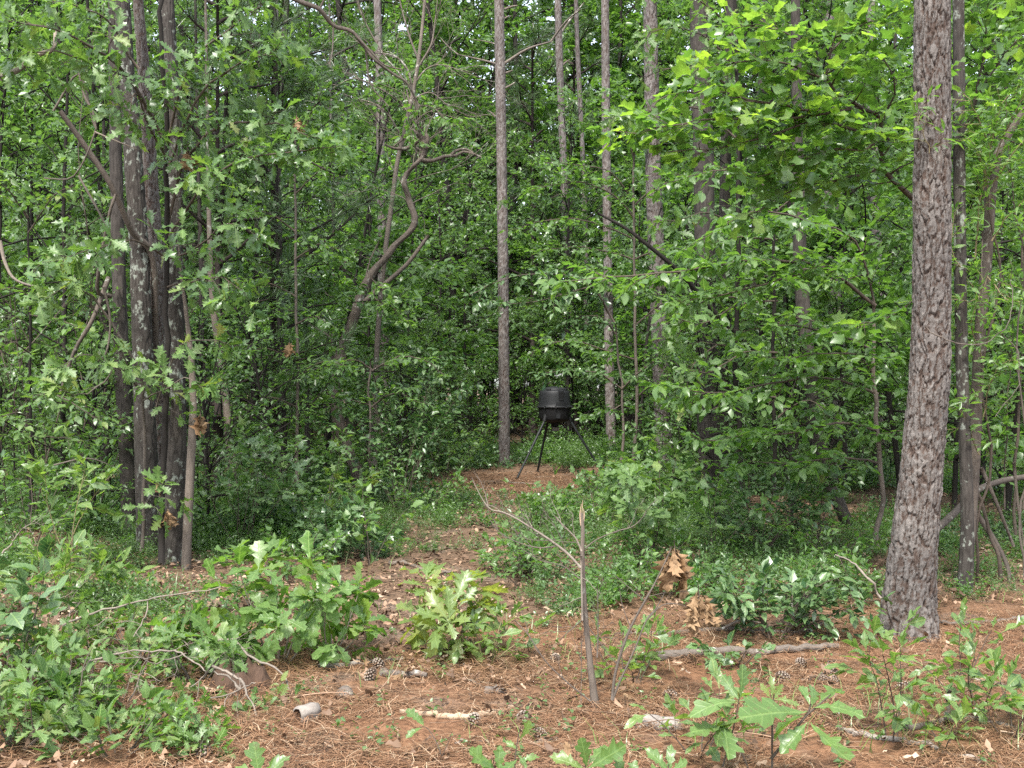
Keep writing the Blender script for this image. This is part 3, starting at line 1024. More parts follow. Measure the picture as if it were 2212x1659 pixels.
def scatter_stuff(name, meshes, pts, pick, rot, scl):
    """one object: the meshes strewn over the points"""
    src = bpy.data.collections.new(name + '_clumps')
    for k_, me in enumerate(meshes):
        o = bpy.data.objects.new('%s_clump_%02d' % (name, k_), me)
        src.objects.link(o)
    me = bpy.data.meshes.new(name)
    me.vertices.add(len(pts)); me.vertices.foreach_set('co', np.asarray(pts, np.float32).ravel())
    for nm, typ, arr in (('pick', 'INT', np.asarray(pick, np.int32)), ('turn', 'FLOAT', np.asarray(rot, np.float32)), ('size', 'FLOAT', np.asarray(scl, np.float32))):
        a_ = me.attributes.new(nm, typ, 'POINT'); a_.data.foreach_set('value', arr)
    o = bpy.data.objects.new(name, me)
    COL.objects.link(o)
    g = bpy.data.node_groups.new(name, 'GeometryNodeTree')
    g.interface.new_socket('Geometry', in_out='INPUT', socket_type='NodeSocketGeometry')
    g.interface.new_socket('Geometry', in_out='OUTPUT', socket_type='NodeSocketGeometry')
    gi, go = g.nodes.new('NodeGroupInput'), g.nodes.new('NodeGroupOutput')
    ci = g.nodes.new('GeometryNodeCollectionInfo')
    ci.inputs['Collection'].default_value = src
    ci.inputs['Separate Children'].default_value = True
    ci.inputs['Reset Children'].default_value = True
    ip = g.nodes.new('GeometryNodeInstanceOnPoints')
    ip.inputs['Pick Instance'].default_value = True
    def attr(nm, typ):
        x = g.nodes.new('GeometryNodeInputNamedAttribute'); x.data_type = typ; x.inputs['Name'].default_value = nm
        return x.outputs['Attribute']
    cx = g.nodes.new('ShaderNodeCombineXYZ')
    g.links.new(attr('turn', 'FLOAT'), cx.inputs['Z'])
    g.links.new(gi.outputs[0], ip.inputs['Points']); g.links.new(ci.outputs[0], ip.inputs['Instance'])
    g.links.new(attr('pick', 'INT'), ip.inputs['Instance Index']); g.links.new(cx.outputs[0], ip.inputs['Rotation'])
    g.links.new(attr('size', 'FLOAT'), ip.inputs['Scale']); g.links.new(ip.outputs[0], go.inputs[0])
    md = o.modifiers.new('scatter', 'NODES'); md.node_group = g
    return tag(o, kind='stuff')


cl = []
for k_ in range(3):
    cl.append(clump_mesh('clump', 'leaf_ground', 2100 + k_, 7, .28, .36, 4, 9, .038, 'diamond'))
for k_ in range(3):
    cl.append(clump_mesh('clump', 'leaf_light', 2110 + k_, 5, .26, .42, 4, 8, .055, 'oval3'))
for k_ in range(2):
    cl.append(clump_mesh('clump', 'leaf_forest', 2120 + k_, 4, .25, .50, 3, 12, .07, 'narrow', (.3, 1.1), .35, .3))
for k_ in range(2):
    cl.append(clump_mesh('clump', 'leaf_dark', 2130 + k_, 4, .25, .40, 3, 7, .065, 'ovate', (.2, .9), .35, .2))
rng = np.random.default_rng(205)
q = 12500
y = 6.8 + 25 * rng.random(q) ** 1.25
x = (rng.random(q) - .5) * (y * 1.05 + 1)
d_ = green_density(x, y)
back = (y > 20.4) & (y < 27) & (x > -4) & (x < 6)
d_ = np.maximum(d_, back * .9) * ((np.hypot(x - .76, (y - 19.3) * .8) > 1.15))
kp = rng.random(q) < d_ * np.where(y < 13, 1.0, .75) * np.clip((vnoise(x * 2.1, y * 2.1, seed=44) - .12) * 3.4, .3, 1)
x, y, d_, back = x[kp], y[kp], d_[kp], back[kp]
sp = vnoise(x * .7 + 40, y * .7, seed=8) + rng.normal(0, .13, len(x))
pick = np.where(sp < .42, rng.integers(0, 3, len(x)), np.where(sp < .60, rng.integers(3, 6, len(x)), np.where(sp < .72, rng.integers(6, 8, len(x)), rng.integers(8, 10, len(x)))))
scl = (.36 + .78 * vnoise(x * .9, y * .9, seed=203)) * rng.uniform(.6, 1.25, len(x)) * np.where(back, 1.5, 1.0) * (.55 + .45 * d_)
scatter_stuff('undergrowth', cl, np.stack([x, y, gz(x, y)], 1), pick, rng.random(len(x)) * 6.283, scl)
low_plants('small_seedling_undergrowth', 'leaf_ground', 260, (4.6, 7.6), .13, .03, lambda x, y: .6 + 0 * x, 204, stems=3, per=4, shape='ovate')

# fine dead twigs strewn about
rng = np.random.default_rng(151)
mb = MB()
for k_ in range(420):
    y_ = 4.4 + 8 * rng.random() ** 1.2; x_ = (rng.random() - .5) * y_ * 1.02
    a_ = rng.random() * 6.283; l_ = rng.uniform(.08, .42)
    t_ = grow((x_, y_, float(gz(x_, y_)) + .022), (math.cos(a_), math.sin(a_), rng.normal() * .06), l_, 4, rng, .16)
    t_[:, 2] = np.maximum(t_[:, 2], gz(t_[:, 0], t_[:, 1]) + .012)
    mb.tube(t_, np.linspace(1, .5, 5) * rng.uniform(.0015, .005), 4, rng.random(), cap=False)
tag(mb.build('fallen_twigs', MAT['litter']), kind='stuff')

# grass: thin blades here and there
q = 3600
yy = 4.8 + 9 * rng.random(q) ** 1.3
xx = (rng.random(q) - .5) * yy * 1.05
kp = rng.random(q) < np.clip((vnoise(xx * 1.3, yy * 1.3, seed=33) - .48) * 3.2, 0, 1) * .8 + .01
xx, yy = xx[kp], yy[kp]
q = len(xx)
a = rng.random(q) * 6.283; h = rng.uniform(.05, .17, q); le = rng.uniform(.5, 1.3, q)
V = np.empty((q, 6, 3))
for r_, fr in enumerate((0, .55, 1.0)):
    wv = .0028 * (1 - fr * .85)
    px_ = xx + np.cos(a) * le * h * fr ** 2; py_ = yy + np.sin(a) * le * h * fr ** 2
    for s_ in (0, 1):
        V[:, r_ * 2 + s_, 0] = px_ - np.sin(a) * wv * (1 if s_ else -1)
        V[:, r_ * 2 + s_, 1] = py_ + np.cos(a) * wv * (1 if s_ else -1)
        V[:, r_ * 2 + s_, 2] = gz(xx, yy) + h * fr * (1.2 - .35 * fr * le)
F = np.array([[0, 2, 3, 1], [2, 4, 5, 3]])[None] + (np.arange(q) * 6)[:, None, None]
mb = MB(); mb.add(V.reshape(-1, 3), F.reshape(-1, 4), np.repeat(rng.random(q), 6))
tag(mb.build('grass', MAT['grass']), kind='stuff')


# ================================================================== CROWNS THAT SEVERAL TREES SHARE
def needle_tuft(mb, p, d, ln, cnt, rng, wd=.0022):
    d = unit(d)
    a = unit(np.cross(d, [.2, .3, 1.])); b = np.cross(d, a)
    th = rng.random(cnt) * 6.283
    op = rng.uniform(.15, 1.15, cnt)
    dirs = d[None] * np.cos(op)[:, None] + (a[None] * np.cos(th)[:, None] + b[None] * np.sin(th)[:, None]) * np.sin(op)[:, None]
    L_ = ln * rng.uniform(.7, 1.1, cnt)
    st_ = np.asarray(p)[None] - d[None] * rng.random(cnt)[:, None] * ln * .45
    e = st_ + dirs * L_[:, None] + np.array([0, 0, -1.]) * (L_ * .16)[:, None]
    sd = np.cross(dirs, rng.normal(size=(cnt, 3))); sd /= np.linalg.norm(sd, axis=1, keepdims=True)
    V = np.stack([st_ - sd * wd, st_ + sd * wd, e + sd * wd * .5, e - sd * wd * .5], 1)
    mb.add(V.reshape(-1, 3), (np.arange(cnt) * 4)[:, None] + np.arange(4)[None], np.repeat(rng.random(cnt), 4))


def pine_crown(seed, h0, H, R, nb=22, tufts=7, wd=.006, cnt=14, ln=.24):
    rng = np.random.default_rng(seed)
    wood, nd = MB(), MB()
    wood.tube([(0, 0, h0), (0, 0, H)], [.05, .02], 6)
    for i_ in range(nb):
        f = (i_ + rng.random()) / nb
        z = h0 + (H - h0) * f
        az_ = i_ * 2.4 + rng.normal() * .4
        ln_ = R * (1 - .65 * f) * rng.uniform(.6, 1.1)
        pth = grow((0, 0, z), (math.cos(az_), math.sin(az_), .25 + .5 * f), ln_, 6, rng, .12)
        wood.tube(pth, np.linspace(.03, .006, 7), 4)
        for k_ in range(tufts):
            i2 = rng.integers(2, 7)
            d = unit(pth[i2] - pth[i2 - 1]) + rng.normal(size=3) * .6
            tw = grow(pth[i2], d, rng.uniform(.2, .6), 3, rng, .2, (0, 0, .4))
            wood.tube(tw, [.006, .005, .004, .003], 3, cap=False)
            needle_tuft(nd, tw[-1], tw[-1] - tw[-2], ln, cnt, rng, wd)
            needle_tuft(nd, tw[1], tw[1] - tw[0], ln, cnt // 2, rng, wd)
    return wood, nd


def broad_tree(seed, H, h0, R, nb, leaf, size, twig_sp=.24, sub_sp=.62, leaf_sp=.055, trunk_r=.12, profile='round', low_tilt=.1, twig_len=.42, fill=1.0, crown_only=False, mode='alt', twigwood=True, sub2=0):
    rng = np.random.default_rng(seed)
    wood, lv = MB(), Leaves()
    tp = grow((0, 0, -.1 if not crown_only else h0 - .5), (rng.normal() * .04, rng.normal() * .04, 1), H - (h0 - .5 if crown_only else 0), 12, rng, .035, (0, 0, .3))
    wood.tube(tp, np.linspace(trunk_r, .015, 13), 8 if not crown_only else 4)
    for i_ in range(nb):
        f = (i_ + rng.random() * .8) / nb
        z = h0 + (H - h0) * f * .97
        c = np.array([np.interp(z, tp[:, 2], tp[:, k_]) for k_ in range(3)])
        if profile == 'round':
            prof = math.sqrt(max(.05, 1 - (f * 1.5 - .55) ** 2 if f > .36 else .72 + .28 * f / .36))
        else:
            prof = 1 - .6 * f
        ln_ = R * prof * rng.uniform(.55, 1.15)
        az_ = i_ * 2.4 + rng.normal() * .45
        el_ = low_tilt + .95 * f ** 1.4 + rng.normal() * .1
        pth = grow(c, (math.cos(az_) * math.cos(el_), math.sin(az_) * math.cos(el_), math.sin(el_)), ln_, 7, rng, .13, (0, 0, .12))
        wood.tube(pth, np.linspace(max(.012, trunk_r * .38 * (1 - .6 * f)) if not crown_only else .02, .005, 8), 4, cap=False)
        sg = 1
        pos = ln_ * .22
        while pos < ln_:
            t_ = pos / ln_ * 7
            i2 = min(int(t_), 6)
            pp = pth[i2] + (pth[i2 + 1] - pth[i2]) * (t_ - i2)
            t = unit(pth[i2 + 1] - pth[i2])
            d = rot_about(t, (rng.normal() * .4, rng.normal() * .4, 1), sg * rng.uniform(.5, 1.1))
            sl_ = ln_ * .36 * rng.uniform(.5, 1.2) * (1.15 - .6 * pos / ln_) + .2
            sp_ = grow(pp, d, sl_, 4, rng, .15, (0, 0, .05))
            if rng.random() < fill:
                spray(wood, lv, sp_, rng, .007, .003, twig_sp, twig_len, leaf_sp, size, .15, up=.5, droop=.25, sides=3, mode=mode, wood=twigwood, sub2=sub2)
            sg = -sg
            pos += sub_sp * rng.uniform(.6, 1.4)
        if rng.random() < fill:
            spray(wood, lv, pth[4:], rng, .008, .003, twig_sp, twig_len, leaf_sp, size, .1, up=.5, sides=3, mode=mode, wood=twigwood, sub2=sub2)
    nd = MB()
    lv.into(nd, leaf, rng, clump=.45)
    return wood, nd, lv.count()


# ================================================================== THE MARKED TRUNKS
crown_parts = {}


def crown_mesh(key):
    """unseen crowns over the picture, put there to shade the wood, shared between trees"""
    if key not in crown_parts:
        if key == 'pine':
            wd_, nd = pine_crown(31, 0.0, 6.0, 2.1, nb=16, tufts=5, cnt=12)
            crown_parts[key] = (wd_.build_mesh('crown_boughs', MAT['pine_far']), nd.build_mesh('crown', MAT['needle']))
        else:
            wd_, nd, c_ = broad_tree(32, 6.0, 0.0, 2.7, 13, 'hex', .14, twig_sp=.36, sub_sp=.9, leaf_sp=.085, trunk_r=.03, twigwood=False, fill=.7, low_tilt=.25, crown_only=True)  # unseen crown, thinned and narrowed to let light into the wood
            crown_parts[key] = (wd_.build_mesh('crown_boughs', MAT['twig']), nd.build_mesh('crown', MAT['leaf_forest']))
    return crown_parts[key]


def put_crown(root, top, key, rz, sc=1.0):
    for nm, me in zip(('bough', 'crown'), crown_mesh(key)):
        o = bpy.data.objects.new(nm, me)
        o.parent = root
        o.location = tuple(top - np.array(root.location))
        o.rotation_euler = (0, 0, rz)
        o.scale = (sc,) * 3
        tag(o, kind='stuff')
        COL.objects.link(o)


def trunk_tree(name, label, cat, pts, d, widths, kind, matname, H, around, dz, seed, crown=None, crown_drop=1.5, group=None, stubs=(), csc=1.0, knots=0):
    """a tree whose trunk follows points seen in the photograph, standing at distance D, rising on above the frame"""
    path = to_ground(px_path(pts, d))
    if crown:
        H = max(H, 2.2 + .37 * d + 6.0)                                   # crowns begin above the picture
    rad = [w_ * K / FPX * (p[1]) / 2 for w_, p in zip(widths, path)]
    n0 = len(path)
    DIST[0] = d
    path = extend_up(path, H)
    ext = len(path) - n0
    if ext:
        rad = rad + [rad[-1] * (1 - .55 * (k_ + 1) / ext) for k_ in range(ext)]
    base = path[0] + np.array([0, 0, .06])
    root = empty(name, base, label, cat, group)
    mb = MB()
    trunk_mesh(mb, path - base, rad, kind, around, dz, seed)
    DIST[0] = 0.0
    mb.build('trunk', MAT[matname], root, crev=True)
    rg = np.random.default_rng(seed)
    for (u0, v0, u1, v1, wpx, dd) in stubs:           # dead branch stubs
        a_, b_ = at(u0, v0, d), at(u1, v1, d + dd)
        mid = (a_ + b_) / 2 + np.array([0, 0, rg.uniform(-.05, .12)]) * np.linalg.norm(b_ - a_)
        pth = smooth_path([a_ - base, mid - base, b_ - base], 4)
        sm = MB()
        r_ = wpx * K / FPX * d / 2
        sm.tube(pth, np.linspace(r_, r_ * .45, len(pth)), 6)
        sm.build('branch', MAT['dead_wood'], root)
    if crown:
        top = path[-1].copy()
        top[2] = H - crown_drop - 4.5 if crown == 'broad' else H - 5.5
        put_crown(root, top, crown, rg.random() * 6, csc)
    return root


# the big pine in front
big = trunk_tree('pine_tree', 'big pine with thick flaking grey plates of bark, nearest and stoutest trunk of all', 'tree',
                 [(1958, 1372), (1961, 1330), (1968, 1240), (1977, 1150), (1992, 1000), (2009, 800), (2013, 600), (2014, 300), (2014, 0)], 7.03,
                 [122, 119, 111, 103, 95, 90, 86, 83.5, 82.5], 'pine', 'pine_bark', 15, 150, .0065, 5, 'pine')

P = 'slim grey pine trunk in the middle of the wood, '
trunk_tree('pine_tree', 'straight pine with short dead stubs, rising just left of the black feeder', 'tree',
           [(1090, 960), (1088, 700), (1086, 500), (1083, 300), (1080, 120), (1078, 0)], 21.5, [27, 25, 25, 24, 24, 22], 'pine', 'pine_far', 16, 40, .03, 15, 'pine',
           stubs=[(1090, 137, 1190, 90, 7, -.4), (1190, 90, 1255, 20, 5, -.5), (1070, 137, 990, 118, 5, .2), (990, 118, 950, 80, 3, .2), (1090, 20, 1118, 12, 6, 0), (1092, 190, 1113, 178, 6, 0),
                  (1070, 252, 1052, 238, 5, 0), (1092, 158, 1108, 152, 5, 0), (1070, 95, 1020, 85, 3, 0), (1090, 40, 1105, 35, 4, 0)])
trunk_tree('pine_tree', 'thin pale pine between the stubby pine and the straightest bare pine, lower trunk behind leaves', 'tree',
           [(1232, 930), (1226, 600), (1215, 300), (1208, 120), (1205, 0)], 26, [20, 18, 17, 17, 16], 'pine', 'pine_far', 17, 30, .04, 16, 'pine',
           stubs=[(1216, 140, 1232, 128, 5, 0), (1212, 70, 1262, 5, 5, .3), (1218, 235, 1245, 215, 3, 0)])
trunk_tree('pine_tree', 'thinnest reddish pine pole, standing deep in the wood behind the two slim pines', 'tree',
           [(1268, 900), (1265, 500), (1257, 300), (1248, 120), (1244, 0)], 29, [13, 12, 11, 11, 10], 'pine', 'pine_far', 16, 24, .05, 17, 'pine')
trunk_tree('pine_tree', 'straight bare pale pine rising right of the black feeder', 'tree',
           [(1322, 965), (1316, 800), (1312, 500), (1309, 250), (1307, 0)], 22.5, [23, 22, 20, 20, 18], 'pine', 'pine_far', 16, 36, .03, 18, 'pine',
           stubs=[(1318, 890, 1368, 860, 3, -.3), (1318, 650, 1340, 640, 3, 0)])
trunk_tree('pine_tree', 'stout ridged grey pine, second trunk to the right of the black feeder', 'tree',
           [(1437, 990), (1428, 800), (1420, 600), (1412, 400), (1408, 200), (1404, 0)], 18.8, [42, 39, 38, 37, 34, 32], 'pine', 'pine_far', 16, 52, .022, 19, 'pine')
trunk_tree('oak_tree', 'tall dark trunk half covered by bright tulip leaves, right of the stout ridged pine', 'tree',
           [(1532, 1075), (1527, 850), (1523, 600), (1520, 350), (1512, 150), (1510, 0)], 14.6, [46, 44, 44, 44, 42, 40], 'ridge', 'oak_dark', 15, 56, .02, 20, 'broad')
trunk_tree('oak_tree', 'narrow blackish trunk close behind the right side of the tall dark trunk', 'tree',
           [(1560, 1040), (1562, 700), (1566, 400), (1572, 200), (1577, 0)], 16.0, [26, 25, 24, 22, 20], 'oak', 'oak_dark', 14, 30, .03, 21, 'broad')
trunk_tree('pine_tree', 'ridged grey pine deep behind the dogwood leaves, left of the big pine', 'tree',
           [(1815, 1030), (1808, 750), (1800, 560), (1795, 420), (1790, 200), (1788, 0)], 18.5, [37, 34, 32, 32, 30, 28], 'pine', 'pine_far', 15, 44, .025, 22, 'pine')
trunk_tree('pine_tree', 'thin pine seen just left of the big pine, far in the wood', 'tree',
           [(1912, 960), (1905, 750), (1896, 600), (1890, 430), (1884, 200), (1880, 0)], 23, [27, 25, 24, 24, 22, 20], 'pine', 'pine_far', 16, 34, .03, 23, 'pine')
trunk_tree('oak_tree', 'dark leaning trunk behind the glossy shrub, slanting down to the right', 'tree',
           [(1838, 1112), (1800, 1060), (1778, 1000), (1760, 930), (1748, 820), (1738, 700), (1728, 560), (1722, 300), (1718, 0)], 12.6,
           [26, 34, 38, 36, 34, 32, 28, 24, 20], 'oak', 'oak_dark', 10, 34, .025, 24, 'broad')

# the oaks on the left, standing as one clump
trunk_tree('oak_tree', 'lichen spotted oak, left one of the two stout trunks in the clump', 'tree',
           [(326, 1192), (318, 1050), (313, 900), (306, 700), (302, 560), (292, 400), (284, 280), (272, 140), (264, 0)], 10.4,
           [58, 50, 46, 42, 40, 39, 37, 34, 32], 'oak', 'oak_bark', 13, 84, .012, 25, 'broad')
trunk_tree('oak_tree', 'stout oak with pale lichen upper trunk, front right trunk of the clump', 'tree',
           [(374, 1216), (377, 1080), (378, 900), (377, 700), (374, 560), (378, 400), (374, 250), (366, 120), (360, 0)], 9.85,
           [58, 50, 47, 43, 41, 39, 36, 34, 32], 'oak', 'oak_bark', 13, 84, .012, 26, 'broad')
trunk_tree('pine_tree', 'dark furrowed pine squeezed between the two stout oaks of the clump', 'tree',
           [(344, 1185), (344, 1000), (343, 800), (338, 600), (328, 420), (318, 250), (306, 100), (298, 0)], 10.8,
           [44, 40, 38, 36, 33, 30, 27, 24], 'pine', 'pine_bark', 13, 60, .014, 27, 'pine')
trunk_tree('oak_tree', 'dark slender trunk on the left edge of the oak clump', 'tree',
           [(284, 1150), (276, 1000), (268, 850), (260, 700), (254, 500), (250, 300), (246, 100), (244, 0)], 11.6,
           [38, 36, 34, 31, 29, 26, 23, 20], 'oak', 'oak_dark', 13, 44, .02, 28, 'broad')
trunk_tree('sapling_tree', 'thin pale sapling leaning against the right side of the oak clump', 'tree',
           [(401, 1236), (407, 1100), (413, 980), (418, 880), (414, 780), (404, 690), (392, 600)], 9.6,
           [21, 19, 18, 16, 13, 10, 6], 'oak', 'pale_bark', 3.0, 26, .02, 29)
# slender trunks between the clump and the crooked tree
for k_, (lab, pts, d, ws, mt) in enumerate([
    ('pale lichened pole of a young tree, right of the oak clump', [(505, 1080), (500, 1000), (490, 880), (478, 780), (462, 680), (455, 600), (450, 400)], 13.2, [22, 20, 18, 16, 14, 12, 8], 'pale_bark'),
    ('dark straight pole of a young tree, midway between clump and crooked tree', [(612, 1050), (608, 900), (606, 760), (604, 600), (600, 400), (596, 200)], 15.5, [18, 17, 16, 15, 14, 12], 'oak_dark'),
    ('slim brown pole of a young tree, next left of the midway pole', [(548, 1010), (546, 900), (550, 780), (552, 600), (556, 420)], 17.0, [14, 13, 12, 11, 9], 'oak_dark'),
    ('leaning thin stem of a young tree, nearest the right side of the clump', [(452, 1010), (446, 900), (434, 760), (436, 600), (430, 420)], 14.0, [15, 14, 14, 12, 9], 'oak_dark'),
    ('slim stem of a young tree close to the foot of the crooked tree', [(668, 1030), (662, 900), (664, 760), (655, 600)], 17.5, [12, 11, 10, 9], 'oak_dark'),
]):
    trunk_tree('young_tree', lab, 'tree', pts, d, ws, 'oak', mt, 7 if pts[-1][1] < 450 else 3, 18, .04, 40 + k_)
# right of the big pine
trunk_tree('oak_tree', 'smooth dark trunk with pale round lichen spots, just right of the big pine', 'tree',
           [(2084, 1300), (2090, 1150), (2086, 1000), (2078, 800), (2074, 600), (2072, 300), (2070, 0)], 8.25, [32, 29, 27, 26, 26, 25, 24], 'oak', 'oak_bark', 12, 48, .018, 61, 'broad')
trunk_tree('oak_tree', 'rough trunk wrapped in vines, bending to the right high up, rightmost of the near trunks', 'tree',
           [(2078, 1306), (2092, 1180), (2104, 1000), (2110, 850), (2118, 700), (2132, 560), (2140, 430), (2150, 340), (2190, 270), (2240, 200)], 8.45,
           [30, 28, 26, 25, 24, 23, 22, 21, 17, 13], 'ridge', 'limb_bark', 4, 40, .02, 62)


# ------------------------------------------------------------------ the crooked tree and its dead top
def limb(mb, pts, d, w0, w1, sides=8, n=4, base=(0, 0, 0)):
    pth = smooth_path(px_path(pts, d), n) - np.asarray(base)
    k_ = K / FPX * d / 2
    mb.tube(pth, np.linspace(w0, w1, len(pth)) * k_, sides)
    return pth


def twiggy(mb, start, d, ln, r, rng, depth=3, wob=.16, sides=4, up=.15):
    pth = grow(start, d, ln, 6, rng, wob, (0, 0, up * .4))
    mb.tube(pth, np.linspace(r, r * .35, 7), sides, cap=False)
    if depth:
        for k_ in range(int(rng.integers(2, 5))):
            i_ = int(rng.integers(2, 7))
            dd = rot_about(unit(pth[i_] - pth[i_ - 1]), rng.normal(size=3), rng.uniform(.4, 1.1))
            twiggy(mb, pth[i_], dd, ln * rng.uniform(.35, .7), r * .55, rng, depth - 1, wob, 3, up)


cb = ground_at(780, 1045) * np.array([1, 0, 0]); cd = 15.6
cbase = np.array([(782 * K - 512) / FPX * cd, cd, 0.0]); cbase[2] = float(gz(cbase[0], cd))
crooked = empty('crooked_tree', cbase, 'crooked bare trunk bending back and forth, with a broken knobbly dead top', 'tree')
mb = MB()
pth = smooth_path(px_path([(786, 1065), (768, 1010), (742, 950), (722, 890), (722, 830), (738, 760), (758, 700), (778, 640), (812, 580), (848, 532), (884, 498), (898, 470), (890, 440), (878, 412), (876, 384), (892, 360), (914, 342), (916, 318), (906, 292)], cd), 2)
pth -= cbase
pth[1:] += np.random.default_rng(4).normal(size=(len(pth) - 1, 3)) * np.array([.022, .022, .012])
rw = np.interp(np.linspace(0, 1, len(pth)), [0, .1, .3, .5, .75, .93, 1], [30, 28, 26, 19, 13.5, 13, 18]) * K / FPX * cd / 2
rg = np.random.default_rng(9)
mb2 = MB()
for k_ in range(16):
    i_ = int(rg.integers(len(pth) * 2 // 3, len(pth)))
    twiggy(mb2, pth[i_], (rg.normal() * .8, rg.normal() * .5, .9), rg.uniform(.5, 1.5), .007, rg, 3, .17, 4, .3)
mb2.build('twigs', MAT['dead_wood'], crooked)
rw = rw * (1 + .22 * (fbm(np.arange(len(rw)) * .55, 0 * rw, seed=5) - .5) * 2)
trunk_mesh(mb, pth, rw, 'ridge', 34, .014, 77)
mb.build('trunk', MAT['limb_bark'], crooked, crev=True)
for pts, w0, w1 in (([(778, 660), (800, 640), (840, 606), (880, 570), (910, 530), (926, 508)], 12, 7),
                    ([(912, 346), (936, 347), (960, 338), (985, 336), (1000, 328), (1022, 332), (1040, 340)], 10, 4),
                    ([(972, 338), (985, 326), (1005, 322), (1022, 330)], 8, 4),
                    ([(908, 300), (880, 320), (850, 320), (832, 312)], 10, 4),
                    ([(910, 300), (920, 290), (924, 305), (918, 322)], 12, 6),
                    ([(904, 296), (892, 280), (872, 300), (850, 316)], 7, 3),
                    ([(760, 700), (770, 660), (790, 600), (800, 560), (820, 520)], 5, 3)):
    mb = MB()
    pth = limb(mb, pts, cd, w0, w1, n=2, base=cbase)
    for k_ in range(3):
        i_ = int(rg.integers(1, len(pth)))
        twiggy(mb, pth[i_], rg.normal(size=3) + np.array([0, 0, .5]), rg.uniform(.2, .6), .006, rg, 1, .2, 4)
    mb.build('branch', MAT['limb_bark'], crooked)
# the pale dead trunk and tangle of bare twigs over it
dd_ = 17.5
dbase = at(808, 1020, dd_); dbase[2] = float(gz(dbase[0], dd_))
snag = empty('dead_tree', dbase, 'grey dead tree with a tangle of bare twigs, standing behind the crooked trunk', 'tree')
mb = MB()
limb(mb, [(808, 1040), (812, 800), (826, 600), (846, 440), (862, 330), (890, 210), (904, 130), (916, 20), (920, -40)], dd_, 13, 6, base=dbase)
mb.build('trunk', MAT['dead_wood'], snag)
rg = np.random.default_rng(21)
for pts, w0, w1 in (([(892, 200), (880, 150), (850, 120), (800, 110), (760, 80)], 8, 3), ([(900, 150), (930, 100), (938, 60), (945, 0)], 8, 3),
                    ([(904, 130), (885, 80), (868, 20), (860, -20)], 8, 3), ([(880, 240), (850, 210), (800, 180), (760, 170), (720, 190)], 7, 3),
                    ([(896, 180), (920, 150), (950, 140), (990, 150)], 6, 2), ([(886, 230), (870, 170), (830, 120), (790, 50), (770, 0)], 7, 3),
                    ([(870, 300), (840, 250), (810, 225), (780, 215)], 7, 3), ([(890, 215), (930, 200), (970, 230), (1010, 250)], 5, 2), ([(866, 320), (900, 260), (940, 235)], 5, 2)):
    mb = MB()
    pth = limb(mb, pts, dd_, w0 * .7, w1 * .7, sides=5, base=dbase)
    for k_ in range(7):
        i_ = int(rg.integers(3, len(pth)))
        t = unit(pth[i_] - pth[i_ - 1])
        twiggy(mb, pth[i_], rot_about(t, rg.normal(size=3), rg.uniform(.4, 1.2)), rg.uniform(.4, 1.0), .006, rg, 2, .16, 4)
    mb.build('branch', MAT['dead_wood'], snag)


# ------------------------------------------------------------------ leafy trees near the camera, every large leaf a part
def leafy(name, label, cat, base, limbs, shape, matname, size, seed, stem_mat='twig', cap=300, twig_sp=.16, twig_len=.38, leaf_sp=.06, mode='alt', up=.45,
          droop=.25, stems=(), w1=2.0, far=None, f0=.12, flat=1.0, tiplift=0.0, group=None, sub2=0):
    """limbs: list of (points (u, v, distance), start width px). Boughs, twigs and leaves grow along them"""
    rng = np.random.default_rng(seed)
    base = np.asarray(base, float)
    root = empty(name, base, label, cat, group)
    lv = Leaves()
    for pts, w0, bare in stems:
        mb = MB()
        dmean = np.mean([p[2] for p in pts])
        pth = smooth_path([at(*p) for p in pts], 5) - base
        wv_ = np.cumsum(rng.normal(size=(len(pth), 2)) * .012, 0)
        pth[:, :2] += wv_ - np.linspace(0, 1, len(pth))[:, None] * wv_[-1]
        mb.tube(pth, np.linspace(w0, w0 * .55, len(pth)) * K / FPX * dmean / 2, 8)
        mb.build('stem', MAT[bare or stem_mat], root)
    for pts, w0 in limbs:
        mb = MB()
        dmean = np.mean([p[2] for p in pts])
        pth = smooth_path([at(*p) for p in pts], 4)
        pth = pth + np.cumsum(rng.normal(size=pth.shape) * .008, 0)
        r0 = w0 * K / FPX * dmean / 2
        spray(mb, lv, pth, rng, r0, max(.0022, r0 * .25), twig_sp, twig_len, leaf_sp, size, f0, up=up, droop=droop, mode=mode, sides=6, flat=flat, tiplift=tiplift, sub2=sub2)
        mb.v = [x - base.astype(np.float32) for x in mb.v]
        mb.build('branch', MAT[stem_mat], root)
    lv.objects(root, shape, matname, rng, cap, far, None)
    return root, lv.count()


counts = {}


def gb(u, v, d):
    """foot of a plant: straight below the picture point, on the ground at distance d"""
    p = at(u, v, d)
    return np.array([p[0], d, float(gz(p[0], d))])


